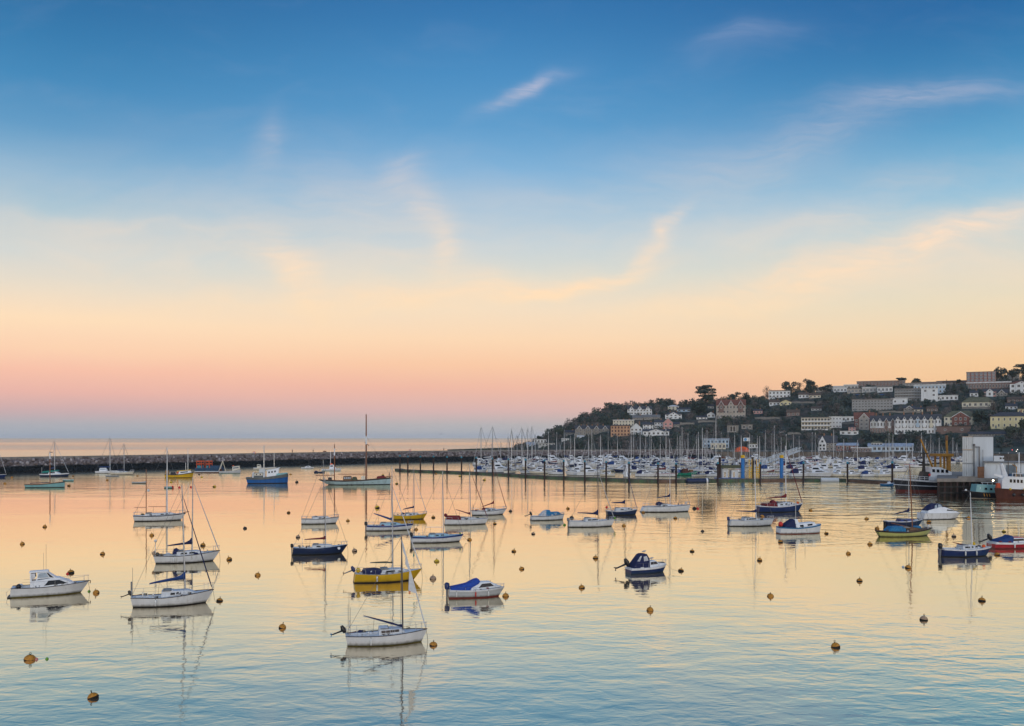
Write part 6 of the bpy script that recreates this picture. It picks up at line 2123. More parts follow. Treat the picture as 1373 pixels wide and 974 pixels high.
for k in ('amber', 'yellow', 'tan', 'dark'):
    buoy_proto(k)
lab = {}
ent = []
for px, py, wpx, kind in BU:
    e, q, dx, dy = nearest_boat(px, py)
    if abs(dx) > q.wid * .5:
        rel = 'off the bow of' if (dx > 0) == (abs(q.yaw) < 1.6) else 'off the stern of'
    else:
        rel = 'in front of' if dy > 0 else 'behind'
    kn = {'amber': 'amber', 'yellow': 'yellow', 'tan': 'faded tan', 'dark': 'dark weathered'}[kind]
    key = f'{kn} mooring buoy {rel} the {q.short}'
    lab.setdefault(key, []).append((e, px))
    ent.append((px, py, wpx, kind, key))
NTH = ['nearest to it', 'second nearest to it', 'third nearest to it', 'fourth nearest to it', 'fifth nearest to it', 'sixth nearest to it', 'seventh nearest to it', 'eighth nearest to it']
for px, py, wpx, kind, key in ent:
    lst = sorted(lab[key])
    lb = key
    if len(lst) > 1:
        lb += ', ' + NTH[[x_ for _, x_ in lst].index(px)]
    p = P(px, py)
    sc = wpx * p.y / F
    r, _ = copy_tree(protos[kind], p, rnd.uniform(0, 6), lb, 'mooring buoys in the harbour', sc)
    r.rotation_euler = (rnd.uniform(-.3, .3), rnd.uniform(-.3, .3), r.rotation_euler[2])
    r.scale = (sc, sc, sc * rnd.uniform(.85, 1.12))
for r in list(protos.values()):
    for c in list(bpy.data.objects):
        if c.parent == r:
            bpy.data.objects.remove(c)
    bpy.data.objects.remove(r)
fl = {}
for px, py, wpx, mt, kn in FLOATS:
    e, q, dx, dy = nearest_boat(px, py)
    near = min(BU, key=lambda u_: (u_[0] - px) ** 2 + (u_[1] - py) ** 2)
    rel = 'towards the breakwater side' if px < near[0] else 'towards the town side'
    p = P(px, py)
    mb = MB()
    k = wpx * p.y / F / 2
    mb.lathe([(k * .4, -k * .8), (k * .9, -k * .4), (k, 0), (k * .8, k * .6), (k * .3, k), (k * .12, k * 1.25)], mt, 12)
    o = mb.build('pickup_float', smooth=60)
    o.location = p
    dd = 'close to' if math.hypot(px - near[0], py - near[1]) < 16 else 'well away from'
    tag(o, f'small {kn} pickup float {dd} a buoy, by the {q.short}', 'float', 'small floats on the moorings')
    fl.setdefault(o['label'], []).append((px, o))
for k, v in fl.items():
    if len(v) > 1:
        for i, (px, o) in enumerate(sorted(v, key=lambda t_: t_[0])):
            o['label'] = o['label'] + (', on its seaward side' if i == 0 else ', on its town side')
# ------------------------------------------------------------------ the hillside
SKY = [(600, 603), (633, 602), (680, 600.5), (702, 599), (716, 592), (735, 584), (760, 573), (790, 560), (820, 550), (850, 546), (880, 544), (940, 542), (990, 540), (1030, 536), (1060, 530), (1100, 526), (1150, 522), (1200, 517.5), (1260, 517), (1300, 514), (1340, 513), (1373, 509), (1450, 502), (1600, 492)]
SHORE = [(600, 980), (680, 930), (705, 820), (760, 740), (830, 690), (900, 665), (1100, 645), (1250, 605), (1373, 560), (1500, 500), (1600, 460)]
CREST = [(600, 1010), (680, 960), (705, 900), (760, 930), (900, 1010), (1100, 1030), (1373, 960), (1600, 880)]


def ip(tab, x):
    return float(np.interp(x, [a for a, _ in tab], [c for _, c in tab]))


def crest_z(px):
    return HC - (ip(SKY, px) - HY) * ip(CREST, px) / F


def ground(px, w):
    """(Y, z) on the slope at picture column px; w 0 at the shore, 1 at the crest"""
    Y0, Y1 = ip(SHORE, px), ip(CREST, px)
    zc = crest_z(px)
    z0 = min(4.2, zc)
    Y = Y0 + (Y1 - Y0) * w
    z = z0 + (zc - z0) * (w ** .95)
    return Y, z


def gz(X, Y):
    px = CX + X * F / Y
    Y0, Y1 = ip(SHORE, px), ip(CREST, px)
    w = min(max((Y - Y0) / (Y1 - Y0), 0), 1)
    return ground(px, w)[1]


def on_hill(px, py):
    lo, hi = 0.0, 1.0
    for _ in range(40):
        w = (lo + hi) / 2
        Y, z = ground(px, w)
        if HY - (z - HC) * F / Y > py:
            lo = w
        else:
            hi = w
    Y, z = ground(px, (lo + hi) / 2)
    return Vector(((px - CX) * Y / F, Y, z))


m = paint('hill_ground', (0.060, 0.075, 0.062), 0.95, 0.4, 0.05, bump=0.3, spec=0.1, second=((0.095, 0.082, 0.066), 0.035, 0.45, 0.65))
pxs = np.arange(600, 1601, 8)
ws = [-.02] + [i / 26 for i in range(27)] + [1.15, 1.6, 2.6]
vs = []
for px in pxs:
    for w in ws:
        if w < 0:
            Y, z = ground(px, 0)
            Y -= .5
            z = -2
        elif w <= 1:
            Y, z = ground(px, w)
            z += .8 * math.sin(px * .21 + w * 19) * min(w * 4, 1) * (1 - w)
        else:
            Y1 = ip(CREST, px)
            Y = Y1 + (w - 1) * 400
            z = crest_z(px) - (2 if w < 1.2 else 14 if w < 2 else 120)
        vs.append((float((px - CX) * Y / F), float(Y), float(z)))
n = len(ws)
mb = MB()
mb.add(vs, [(i * n + k, (i + 1) * n + k, (i + 1) * n + k + 1, i * n + k + 1) for i in range(len(pxs) - 1) for k in range(n - 1)], 'hill_ground')
tag(mb.build('hill', smooth=60), 'wooded hillside rising behind the harbour', kind='structure')
# sea wall and quay along the foot of the town
r = empty('quay_wall', (250, 640, 0), 0, 'brown stone quay wall along the foot of the town behind the marina', 'wall')
paint('quay_stone', (0.15, 0.125, 0.10), 0.95, 0.3, 0.3, bump=0.1, second=((0.07, 0.06, 0.05), 0.2, 0.45, 0.7))
mb = MB()
cols_ = list(range(872, 1480, 12))
vs = []
for px in cols_:
    Y = ip(SHORE, px)
    x, xb = (px - CX) * (Y - 3) / F, (px - CX) * (Y + 1) / F
    vs += [(x - 250, Y - 3 - 640, -1.5), (x - 250, Y - 3 - 640, 4.6), (xb - 250, Y + 1 - 640, 4.6), (xb - 250, Y + 1 - 640, -1.5)]
mb.add(vs, [(4 * i + k, 4 * i + 4 + k, 4 * i + 4 + (k + 1) % 4, 4 * i + (k + 1) % 4) for i in range(len(cols_) - 1) for k in range(4)], 'quay_stone')
mb.build('masonry', r)
mb = MB()
for px in cols_[::1]:
    Y = ip(SHORE, px) - 1.5
    mb.box(((px - CX) * Y / F - 250 - .1, Y - 640 - .1, 4.6), ((px - CX) * Y / F - 250 + .1, Y - 640 + .1, 5.7), 'alloy')
for a, c in zip(cols_, cols_[1:]):
    Ya, Yc = ip(SHORE, a) - 1.5, ip(SHORE, c) - 1.5
    for z_ in (5.15, 5.65):
        mb.tube([((a - CX) * Ya / F - 250, Ya - 640, z_), ((c - CX) * Yc / F - 250, Yc - 640, z_)], .05, 'alloy', 4)
mb.build('railing', r)

# ------------------------------------------------------------------ houses
BUILT = []          # picture boxes kept clear of woodland
GROUPS = 'houses on the hillside'


def house(label, x0, x1, yt, yb, wall='white', roof='gable', rc='slate', rf=.34, cols=4, rows=2, gables=0, chim=1, depth=9, cat='house', name='house', yaw=None, pane='pane', trim='trim_white', ws=.42, hs=.5, balc=0, low=None, gcol=None, door=True, base=None, hide=0):
    p = base or on_hill((x0 + x1) / 2, yb)
    k = p.y / F
    W, Ht = (x1 - x0) * k, (yb - yt) * k
    BUILT.append((x0 - 1, x1 + 1, yt, yb, p.y))
    hw = Ht * (1 - rf)
    hr = Ht * rf
    rz = -math.atan2(p.x, p.y) if yaw is None else rad(yaw)
    r = empty(name, p, rz, label, cat, GROUPS)
    h2, d = W / 2, depth
    wm = 'wall_' + wall
    mb = MB()
    if low:
        mb.box((-h2, 0, -7), (h2, d, hw * .45), 'wall_' + low)
        mb.box((-h2, 0, hw * .45 + .002), (h2, d, hw), wm)
    else:
        mb.box((-h2, 0, -7), (h2, d, hw), wm)
    if roof == 'gable':
        mb.add([(-h2, 0, hw), (-h2, d, hw), (-h2, d / 2, hw + hr * .96), (h2, 0, hw), (h2, d, hw), (h2, d / 2, hw + hr * .96)], [(0, 2, 1), (3, 4, 5)], wm)
    if roof == 'front':
        mb.add([(-h2, .002, hw), (h2, .002, hw), (0, .002, hw + hr * .96), (-h2, d, hw), (h2, d, hw), (0, d, hw + hr * .96)], [(0, 1, 2), (3, 5, 4)], wm)
    wl = mb.build('wall', r)
    e = .35
    mb = MB()
    rm = 'roof_' + rc
    th = .22
    if roof == 'gable':
        vs = [(-h2 - e, -e, hw - .1), (h2 + e, -e, hw - .1), (h2 + e, d / 2, hw + hr), (-h2 - e, d / 2, hw + hr), (-h2 - e, d + e, hw - .1), (h2 + e, d + e, hw - .1)]
        fs = [(0, 1, 2, 3), (3, 2, 5, 4)]
    elif roof == 'hip':
        q = min(h2 * .9, d / 2)
        vs = [(-h2 - e, -e, hw + .003), (h2 + e, -e, hw + .003), (h2 + e, d + e, hw + .003), (-h2 - e, d + e, hw + .003), (-h2 + q, d / 2, hw + hr), (h2 - q, d / 2, hw + hr)]
        fs = [(0, 1, 5, 4), (1, 2, 5), (2, 3, 4, 5), (3, 0, 4)]
    elif roof == 'front':
        vs = [(-h2 - e, -e, hw - .2), (-h2 - e, d + e, hw - .2), (0, d + e, hw + hr), (0, -e, hw + hr), (h2 + e, -e, hw - .2), (h2 + e, d + e, hw - .2)]
        fs = [(0, 3, 2, 1), (3, 4, 5, 2)]
    else:
        vs = [(-h2 - .3, -.4, hw + .003), (h2 + .3, -.4, hw + .003), (h2 + .3, d + .3, hw + .003), (-h2 - .3, d + .3, hw + .003)]
        vs += [(x, y, hw + max(hr, .3)) for x, y, z in vs]
        fs = [(0, 1, 5, 4), (1, 2, 6, 5), (2, 3, 7, 6), (3, 0, 4, 7), (4, 5, 6, 7)]
    if roof != 'flat':
        nv = len(vs)
        vs = vs + [(x, y, z - th) for x, y, z in vs]
        fs = fs + [tuple(q + nv for q in f[::-1]) for f in fs]
        if roof == 'gable':
            fs += [(0, nv, nv + 1, 1), (0, 3, nv + 3, nv), (3, 4, nv + 4, nv + 3), (1, nv + 1, nv + 2, 2), (2, nv + 2, nv + 5, 5), (4, 5, nv + 5, nv + 4)]
        if roof == 'front':
            fs += [(0, nv, nv + 3, 3), (3, nv + 3, nv + 4, 4), (0, 1, nv + 1, nv), (4, nv + 4, nv + 5, 5)]
        if roof == 'hip':
            fs += [(0, nv, nv + 1, 1)]
    mb.add(vs, fs, rm)
    rf_ = mb.build('roof', r)
    for i in range(chim):
        cx = (-h2 * .8 + (i + .5) * W * .8 / chim) if chim > 1 else h2 * .55
        cy = d * .5 if roof != 'front' else d * .3
        top = hw + hr + max(.9, .12 * Ht)
        mb = MB()
        mb.box((cx - .45, cy - .35, hw + hr * .3), (cx + .45, cy + .35, top), 'chimney_brick')
        mb.box((cx - .3, cy - .15, top), (cx - .05, cy + .15, top + .35), 'chimney_brick', .8)
        mb.box((cx + .05, cy - .15, top), (cx + .3, cy + .15, top + .35), 'chimney_brick', .8)
        mb.build('chimney', rf_)
    gx = []
    if gables:
        gw = W / gables * .52
        for i in range(gables):
            cx = -h2 + W * (i + .5) / gables
            gx.append((cx, gw))
            gh = min(hr * .85, gw * .9)
            mb = MB()
            gm = 'wall_' + (gcol[i % len(gcol)] if gcol else wall)
            zb_ = hw * .46 if gables > 2 else -7
            mb.add([(cx - gw / 2, -.7, zb_), (cx + gw / 2, -.7, zb_), (cx + gw / 2, -.7, hw), (cx, -.7, hw + gh), (cx - gw / 2, -.7, hw), (cx - gw / 2, d * .4, zb_), (cx + gw / 2, d * .4, zb_), (cx + gw / 2, d * .4, hw), (cx, d * .4, hw + gh), (cx - gw / 2, d * .4, hw)],
                   [(0, 1, 2, 3, 4), (0, 4, 9, 5), (1, 6, 7, 2), (0, 5, 6, 1)], gm)
            gb = mb.build('gable', r)
            mb = MB()
            vs = [(cx - gw / 2 - .25, -1, hw - .2), (cx, -1, hw + gh + .12), (cx + gw / 2 + .25, -1, hw - .2), (cx - gw / 2 - .25, d * .42, hw - .2), (cx, d * .42, hw + gh + .12), (cx + gw / 2 + .25, d * .42, hw - .2)]
            vs += [(x, y, z - .2) for x, y, z in vs]
            mb.add(vs, [(0, 1, 4, 3), (1, 2, 5, 4), (0, 6, 7, 1), (1, 7, 8, 2), (0, 3, 9, 6), (2, 8, 11, 5)], rm)
            mb.add([(cx - gw / 2 - .25, -1.03, hw - .2), (cx, -1.03, hw + gh + .12), (cx + gw / 2 + .25, -1.03, hw - .2), (cx - gw / 2 - .1, -1.03, hw - .55), (cx, -1.03, hw + gh - .3), (cx + gw / 2 + .1, -1.03, hw - .55)], [(0, 3, 4, 1), (1, 4, 5, 2)], trim)
            mb.build('gable_roof', gb)
            mb = MB()
            mb.box((cx - .45, -.76, hw + gh * .18), (cx + .45, -.703, hw + gh * .18 + 1.1), pane)
            mb.build('window', gb)
    # windows: shared meshes copied along the facade
    if cols and rows:
        cw, ch = W / cols, hw / rows
        ww, wh = cw * ws, ch * hs
        mb = MB()
        fr = min(.14, ww * .12)
        mb.box((-ww / 2 - fr, -.05, -wh / 2 - fr), (ww / 2 + fr, -.003, wh / 2 + fr), trim)
        first = mb.build('window', r)
        mb = MB()
        mb.box((-ww / 2, -.075, -wh / 2), (-ww * .03, -.051, wh / 2), pane)
        mb.box((ww * .03, -.075, -wh / 2), (ww / 2, -.051, wh / 2), pane)
        pn = mb.build('pane', first)
        used = False
        for i in range(cols):
            for j in range(rows):
                if hide and rnd.random() < hide:
                    continue
                cx, cz = -h2 + cw * (i + .5), ch * (j + .5)
                y_ = 0
                for (gc, gw) in gx:
                    if abs(cx - gc) < gw / 2 and (gables <= 2 or cz - wh / 2 > hw * .46):
                        y_ = -.7
                if not used:
                    o, used = first, True
                else:
                    o = first.copy()
                    COL.objects.link(o)
                    q = pn.copy()
                    COL.objects.link(q)
                    q.parent = o
                o.location = (cx, y_, cz)
    if balc:
        for j in range(balc):
            zc = hw * (j + .02) / balc
            mb = MB()
            mb.box((-h2, -1.5, zc - .15), (h2, -.004, zc + .05), trim)
            mb.box((-h2, -1.5, zc + .051), (h2, -1.4, zc + 1.0), trim if balc < 4 else 'wall_grey')
            mb.build('balcony', r)
            n_ = max(3, cols)
            mb = MB()
            for i in range(n_ + 1):
                xx = -h2 + W * i / n_
                mb.box((xx - .1, -1.38, zc + .052), (xx + .1, -.004, zc + hw / balc - .16), wm)
            mb.build('balcony_divider', r)
    if door and not low and hw > 4 and cols:
        mb = MB()
        mb.box((-h2 + W / cols - .5, -.06, .05), (-h2 + W / cols + .5, -.003, 2.1), 'door_grey')
        mb.build('door', r)
    return r


H = house
# headland and slope at its seaward end
H('small white and grey building with a blue side on the seaward tip of the headland', 716, 733, 588.5, 595, 'white', 'flat', 'slate', .1, 4, 1, chim=0, cat='building', depth=6)
H('long pale wall-like cottage lying lowest on the headland tip', 722, 744, 594, 598.5, 'dirty_white', 'flat', 'grey', .15, 5, 1, chim=0, depth=5)
H('tiny blue roofed hut farthest out on the headland', 706, 716, 593, 599, 'pale_blue', 'gable', 'blue_grey', .5, 2, 1, chim=0, depth=5)
H('tiny white bungalow on the grass slope under the stone terrace', 753, 763, 588, 591.5, 'white', 'flat', 'white', .2, 3, 1, chim=0, depth=4)
H('small white shelter just below the grey stone terrace', 774, 783, 584, 587.5, 'white', 'gable', 'white', .4, 2, 1, chim=0, depth=4)
H('long grey stone terrace with slate roof and chimney stacks on the seaward slope', 771, 817, 570.5, 583, 'stone', 'gable', 'slate', .36, 9, 2, gables=4, chim=5, gcol=['stone'], cat='terrace', name='terrace')
H('grey stone end house attached below the seaward end of the stone terrace', 758, 770.5, 577, 584, 'stone', 'gable', 'slate', .4, 3, 1, chim=1)
H('white gabled manor high on the wooded crest, alone among the trees', 841.5, 874, 544.5, 556.5, 'white', 'gable', 'slate', .36, 8, 2, gables=3, chim=3)
H('cream terrace with parapet behind the orange house', 822, 850, 563, 571, 'cream', 'flat', 'white', .14, 7, 2, chim=3, depth=7, cat='terrace', name='terrace')
H('orange plastered house with brown windows above the marina', 819, 844.5, 570, 585, 'orange', 'flat', 'slate', .08, 6, 3, chim=0, trim='trim_red', ws=.36)
H('white house with a big steep gable next to the orange house', 845, 861, 567, 583, 'white', 'front', 'slate', .45, 3, 2, chim=1, depth=10)
H('white slate roofed house between the big gable and the white row', 862, 876, 566, 576, 'white', 'gable', 'slate', .35, 3, 2, chim=1)
H('long low white cottage lowest of the houses above the marina', 862, 897, 575.5, 584.5, 'white', 'gable', 'slate', .3, 6, 1, gables=1, chim=1, hs=.4)
H('white terraced house pair attached beside the pink house', 877.5, 889, 563, 574, 'white', 'gable', 'slate', .3, 3, 2, chim=1)
H('pink house with a pale pointed gable', 889.5, 902, 561, 575.5, 'pink', 'front', 'white', .4, 2, 2, chim=0, depth=8)
H('white villa with tall chimney above the pink house', 892, 914, 552.5, 562, 'white', 'hip', 'slate', .36, 4, 2, gables=1, chim=2)
H('small cream villa under the crest above the white villa', 895.5, 910, 543, 550, 'cream', 'hip', 'white', .3, 3, 2, chim=1)
H('pale blue cottage beside the cream villa under the crest', 908, 926, 546.5, 552.5, 'pale_blue', 'gable', 'slate', .4, 3, 1, chim=0)
H('white bungalow on the seaward side of the turreted mansion', 934, 948, 557.5, 562.5, 'white', 'gable', 'slate', .4, 3, 1, chim=0)
H('white chalet with a tall white chimney beside the turreted mansion', 948, 958.5, 552, 560, 'white', 'front', 'slate', .42, 2, 1, chim=1)
H('small pale cottage in the trees behind the white chalet', 949, 957, 542.5, 548, 'dirty_white', 'gable', 'slate', .4, 2, 1, chim=0)
r = H('large cream and brick mansion with red roofs, gables and many chimneys', 961, 999, 535.5, 561.5, 'buff', 'gable', 'red', .30, 9, 3, gables=3, chim=5, gcol=['dull_brick', 'buff'], depth=14, cat='mansion', name='mansion')
H('stone outbuilding with a dark arch on the slope under the mansion', 975, 990, 570, 580, 'stone', 'flat', 'grey', .08, 1, 1, chim=0, ws=.45, hs=.75, door=False)
H('low stone retaining building next to the arched outbuilding', 994, 1009, 569, 576, 'stone', 'flat', 'grey', .08, 2, 1, chim=0)
H('pinkish cottage in the trees between the mansion and the cream bungalows', 1010, 1022, 548.5, 555, 'pink', 'gable', 'slate', .35, 3, 1, chim=1)
H('white flat roofed house with a veranda above the cream bungalows', 1031, 1059, 523.5, 534, 'white', 'flat', 'grey', .12, 6, 2, chim=0, depth=8)
H('white bungalow with brown roof in front of the flat roofed house', 1031.5, 1045.5, 536, 544, 'white', 'gable', 'brown', .42, 3, 1, chim=1)
H('cream bungalow with gable end in front of the flat roofed house', 1046, 1061, 536, 543.5, 'yellow', 'front', 'brown', .45, 3, 1, chim=0)
H('white bungalow with brown roof among the dark trees near the crest', 1071, 1084, 526, 534, 'white', 'gable', 'brown', .4, 3, 1, chim=1)
H('cream bungalow with brown roof beside the white one near the crest', 1085, 1100, 527, 534, 'cream', 'gable', 'brown', .42, 3, 1, chim=0)
GROUPS = 'flat roofed blocks near the crest'
for a_, c_, t_, b_, lb in ((1094, 1111.5, 517, 523.2, 'pale flat roofed house pair on the crest, next to the low wide dark tree'), (1112.5, 1131, 516, 522.6, 'pale flat roofed house row on the crest, middle step of three'), (1132, 1150, 515, 522, 'pale flat roofed house row on the crest, step nearest the brown block')):
    H(lb, a_, c_, t_, b_, 'dirty_white', 'flat', 'white', .18, 4, 1, chim=0, cat='terrace', name='terrace', depth=8, ws=.6)
H('brown and white flat roofed block standing highest on the crest', 1151, 1211, 509.5, 518, 'dull_brick', 'flat', 'flat', .14, 14, 2, chim=0, cat='building', name='apartment_block', depth=10)
for i_, (a_, c_, t_, b_, wl) in enumerate(((1118, 1135, 519.5, 526, 'white'), (1136.5, 1155, 520.5, 527.6, 'buff'), (1156.5, 1175, 519, 526.4, 'dirty_white'), (1177, 1196, 518, 526, 'white'))):
    H('stepped flat roofed houses under the brown crest block, ' + ORD[i_] + ' of four from seaward', a_, c_, t_, b_, wl, 'flat', 'grey' if i_ % 2 else 'white', .17, 4, 1, chim=i_ % 2, cat='terrace', name='terrace', depth=8, pane='pane_grey', ws=.6)
H('grey flat roofed row on the crest just past the umbrella pines', 1211, 1235, 513.5, 518, 'grey', 'flat', 'flat', .2, 6, 1, chim=0, cat='terrace', name='terrace', depth=8, ws=.6)
H('brownish flat roofed row on the crest behind the glazed penthouse', 1236.5, 1262, 512, 517, 'dull_brick', 'flat', 'flat', .2, 6, 1, chim=0, cat='terrace', name='terrace', depth=8, ws=.6)
H('grey apartment block with dark windows, lower of the two grey blocks', 1144, 1195, 535, 551, 'grey', 'flat', 'flat', .08, 13, 4, chim=0, cat='building', name='apartment_block', depth=12, ws=.6)
H('plain white end block attached to the lower grey apartments', 1195.5, 1216, 534, 542.5, 'white', 'flat', 'white', .06, 2, 1, chim=0, cat='building', name='apartment_block', depth=12, hs=.3, ws=.2, door=False)
H('grey apartment block with rows of balconies, upper of the two grey blocks', 1201, 1235.5, 521, 537, 'grey', 'flat', 'flat', .08, 10, 4, chim=0, cat='building', name='apartment_block', depth=12, balc=4, ws=.6)
H('big plain white apartment block with two dark windows beside the balconies', 1236, 1256.5, 520.5, 538.5, 'white', 'flat', 'white', .05, 2, 3, chim=0, cat='building', name='apartment_block', depth=12, ws=.25, hs=.4, hide=.5, door=False)
H('glazed penthouse strip with white flat roof behind the white apartment block', 1227, 1266, 515.5, 528, 'pale_blue', 'flat', 'white', .14, 9, 2, chim=0, cat='building', name='apartment_block', depth=10, pane='pane')
H('low white garden building stretching from the white apartment block', 1257, 1283, 530, 537, 'white', 'flat', 'white', .15, 5, 1, chim=0, cat='building', name='annexe', depth=6)
H('long brown roofed row on the crest next to the brick block', 1258, 1298, 509.5, 515, 'dull_brick', 'gable', 'brown', .5, 10, 1, chim=2, cat='terrace', name='terrace')
H('tall red brick block of flats with white window bands on the crest', 1298, 1333, 498.5, 516, 'brick', 'flat', 'flat', .05, 7, 4, chim=0, cat='building', name='apartment_block', depth=12, ws=.62, hs=.66, pane='pane_grey')
H('low dark brick wing with white roof edge in front of the brick flats', 1299, 1352, 512, 522, 'dull_brick', 'flat', 'white', .18, 14, 1, chim=0, cat='building', name='apartment_block', depth=8)
H('grey block peeping out behind the cedar on the crest', 1351, 1366, 496.5, 508, 'grey', 'flat', 'flat', .06, 4, 3, chim=0, cat='building', name='apartment_block', depth=10)
GROUPS = 'houses on the hillside'
H('white house with red roof at the picture edge below the crest cedars', 1356, 1384, 511, 527.5, 'white', 'hip', 'red', .2, 4, 2, gables=1, chim=1)
H('small white cottage by the round dark tree under the brick flats', 1301, 1311, 523.5, 532, 'white', 'gable', 'slate', .4, 2, 1, chim=1)
H('pink cottage with a white gable under the brick flats', 1319, 1335, 521, 532, 'pink', 'gable', 'slate', .38, 3, 1, gables=1, gcol=['white'], chim=1)
H('grey roofed stone cottage beside the pink one', 1336, 1350, 522, 531.5, 'stone', 'gable', 'slate', .5, 3, 1, gables=1, chim=0)
H('cream bungalow with a wide grey green roof', 1292, 1331, 532.5, 546, 'cream', 'hip', 'mossy', .5, 6, 1, chim=0, depth=11)
# the lower terraces
H('white hotel with three bands of balconies above the pub', 1075.5, 1112, 559.5, 577, 'cream', 'flat', 'flat', .05, 9, 3, chim=0, cat='hotel', name='hotel', depth=10, balc=3, ws=.6, hs=.6)
H('plain white tower wing at the town end of the balconied hotel', 1112.4, 1128, 558.5, 574.5, 'white', 'flat', 'white', .04, 4, 3, chim=0, cat='hotel', name='hotel_wing', depth=11, ws=.3, hs=.35, door=False)
H('low white link building between the hotel wing and the brick house', 1129, 1145, 558.5, 565.5, 'white', 'flat', 'white', .1, 3, 1, chim=0, cat='building', depth=7)
H('red brick house with tall red roof and white bays', 1146, 1171, 553, 576.5, 'brick', 'gable', 'red', .36, 4, 3, gables=1, gcol=['buff'], chim=1, depth=11)
H('dusty pink bay fronted house beneath the red brick house', 1138, 1147, 571, 579, 'pink', 'hip', 'slate', .2, 2, 2, chim=0)
H('little white ruin-like wall with pillars below the brick house', 1127, 1150, 578, 583, 'white', 'flat', 'white', .1, 3, 1, chim=0, cat='wall', name='garden_house', depth=3)
H('brick terrace of four houses with white upper storey and small dormers', 1168, 1200, 557, 582, 'white', 'gable', 'slate', .32, 8, 2, gables=4, chim=3, low='dull_brick', gcol=['dirty_white', 'white', 'dull_brick', 'dull_brick'], cat='terrace', name='terrace', trim='trim_white', depth=9)
H('white terrace with pointed gables, one of them blue, above the quay club', 1202, 1259, 555.5, 582, 'white', 'gable', 'slate', .27, 14, 3, gables=7, chim=4, gcol=['white', 'white', 'white', 'pale_blue', 'white', 'cream', 'white'], cat='terrace', name='terrace', depth=9, trim='trim_white')
H('cream house with brick gable and mossy roof beyond the white terrace', 1268, 1308, 551, 571.5, 'cream', 'hip', 'mossy', .38, 7, 2, gables=1, gcol=['brick'], chim=0, depth=11)
H('reddish stone garden wall and outhouse below the cream house with brick gable', 1258, 1299, 571.5, 581, 'dull_brick', 'flat', 'brown', .06, 2, 1, chim=0, cat='wall', name='wall', depth=2, ws=.1, hs=.25, door=False)
H('large pale yellow house with slate hip roof near the picture edge', 1331, 1378, 552.5, 574.5, 'yellow', 'hip', 'slate', .26, 7, 2, chim=1, depth=12, ws=.24, hs=.42)
H('small pale yellow tower block attached behind the large yellow house', 1366, 1386, 548, 562, 'yellow', 'flat', 'flat', .06, 4, 2, chim=0, cat='house', depth=8)
H('reddish roofed cottage half hidden in trees behind the hotel', 1055, 1072, 549, 558, 'dull_brick', 'gable', 'brown', .45, 3, 1, chim=1)
H('brown brick cottage half hidden in the trees over the white terrace', 1243, 1257, 545, 552, 'dull_brick', 'gable', 'brown', .4, 3, 1, chim=1)
H('grey roofed stone house half buried in trees between manor and white cottage row', 848, 862, 557, 563.5, 'stone', 'gable', 'grey', .5, 3, 1, chim=1)
H('long grey roofed house below the white villa, above the pink house', 863, 885, 556, 563, 'stone', 'gable', 'grey', .5, 5, 1, chim=1)
H('stone cottage at the town side of the pink house', 903, 911, 566, 573, 'stone', 'gable', 'slate', .4, 2, 1, chim=0)
H('pale bungalow peeping from the trees above the balconied hotel', 1088, 1101, 545, 551, 'dirty_white', 'gable', 'brown', .45, 3, 1, chim=0)
H('small red roofed house tucked under the lower grey apartments', 1150, 1160, 545.5, 551.5, 'buff', 'gable', 'red', .45, 2, 1, chim=1)
H('grey gabled house in the trees above the brick terrace', 1212, 1226, 544, 551, 'stone', 'gable', 'slate', .45, 3, 1, gables=1, chim=1)
H('cream chimneyed cottage in the trees above the white terrace', 1226, 1237, 546, 552.5, 'cream', 'gable', 'slate', .45, 2, 1, chim=1)
H('white walled house with slate roof behind the large yellow house', 1349, 1363, 541, 549, 'white', 'gable', 'slate', .45, 3, 1, chim=1)
H('low red roofed house on the slope between the bungalow and the yellow house', 1352, 1376, 532, 539, 'dull_brick', 'gable', 'brown', .5, 5, 1, chim=1)
H('low brown building in the trees below the yellow house', 1301, 1345, 579, 585, 'stone', 'gable', 'slate', .5, 6, 1, chim=0, depth=6)


def at(px, py, Y):
    return Vector(((px - CX) * Y / F, Y, HC - (py - HY) * Y / F))


# quayside buildings
GROUPS = 'buildings along the quay'
r = H('dark roofed pub with a white timbered gable end on the quay', 1098.5, 1122, 584, 604.5, 'stone', 'gable', 'slate', .48, 5, 2, gables=0, chim=2, cat='pub', name='pub', depth=11, base=on_hill(1110, 604.5))
k = on_hill(1110, 604.5).y / F
mb = MB()
w_, h_ = 10 * k, 20 * k
mb.add([(-12 * k, -1.6, 0), (-12 * k + w_, -1.6, 0), (-12 * k + w_, -1.6, h_ * .5), (-12 * k + w_ / 2, -1.6, h_ * .98), (-12 * k, -1.6, h_ * .5), (-12 * k, 5, 0), (-12 * k + w_, 5, 0), (-12 * k + w_, 5, h_ * .5), (-12 * k + w_ / 2, 5, h_ * .98), (-12 * k, 5, h_ * .5)],
       [(0, 1, 2, 3, 4), (0, 4, 9, 5), (1, 6, 7, 2)], 'wall_white')
gb = mb.build('gable', r)
mb = MB()
for a, c in (((-12.6, .46), (-7, 1.02)), ((-1.4, .46), (-7, 1.02))):
    mb.tube([(a[0] * k, -1.4, h_ * a[1]), (c[0] * k, -1.4, h_ * c[1])], .3, 'roof_slate', 4)
    mb.tube([(a[0] * k, 4, h_ * a[1]), (c[0] * k, 4, h_ * c[1])], .3, 'roof_slate', 4)
mb.build('bargeboard', gb)
for xx, zz_ in ((-7, .55), (-9.5, .28), (-5, .28), (-9.5, .06), (-5, .06)):
    mb = MB()
    mb.box((xx * k - .7, -1.66, h_ * zz_), (xx * k + .7, -1.603, h_ * zz_ + 1.5), 'pane')
    mb.build('window', gb)
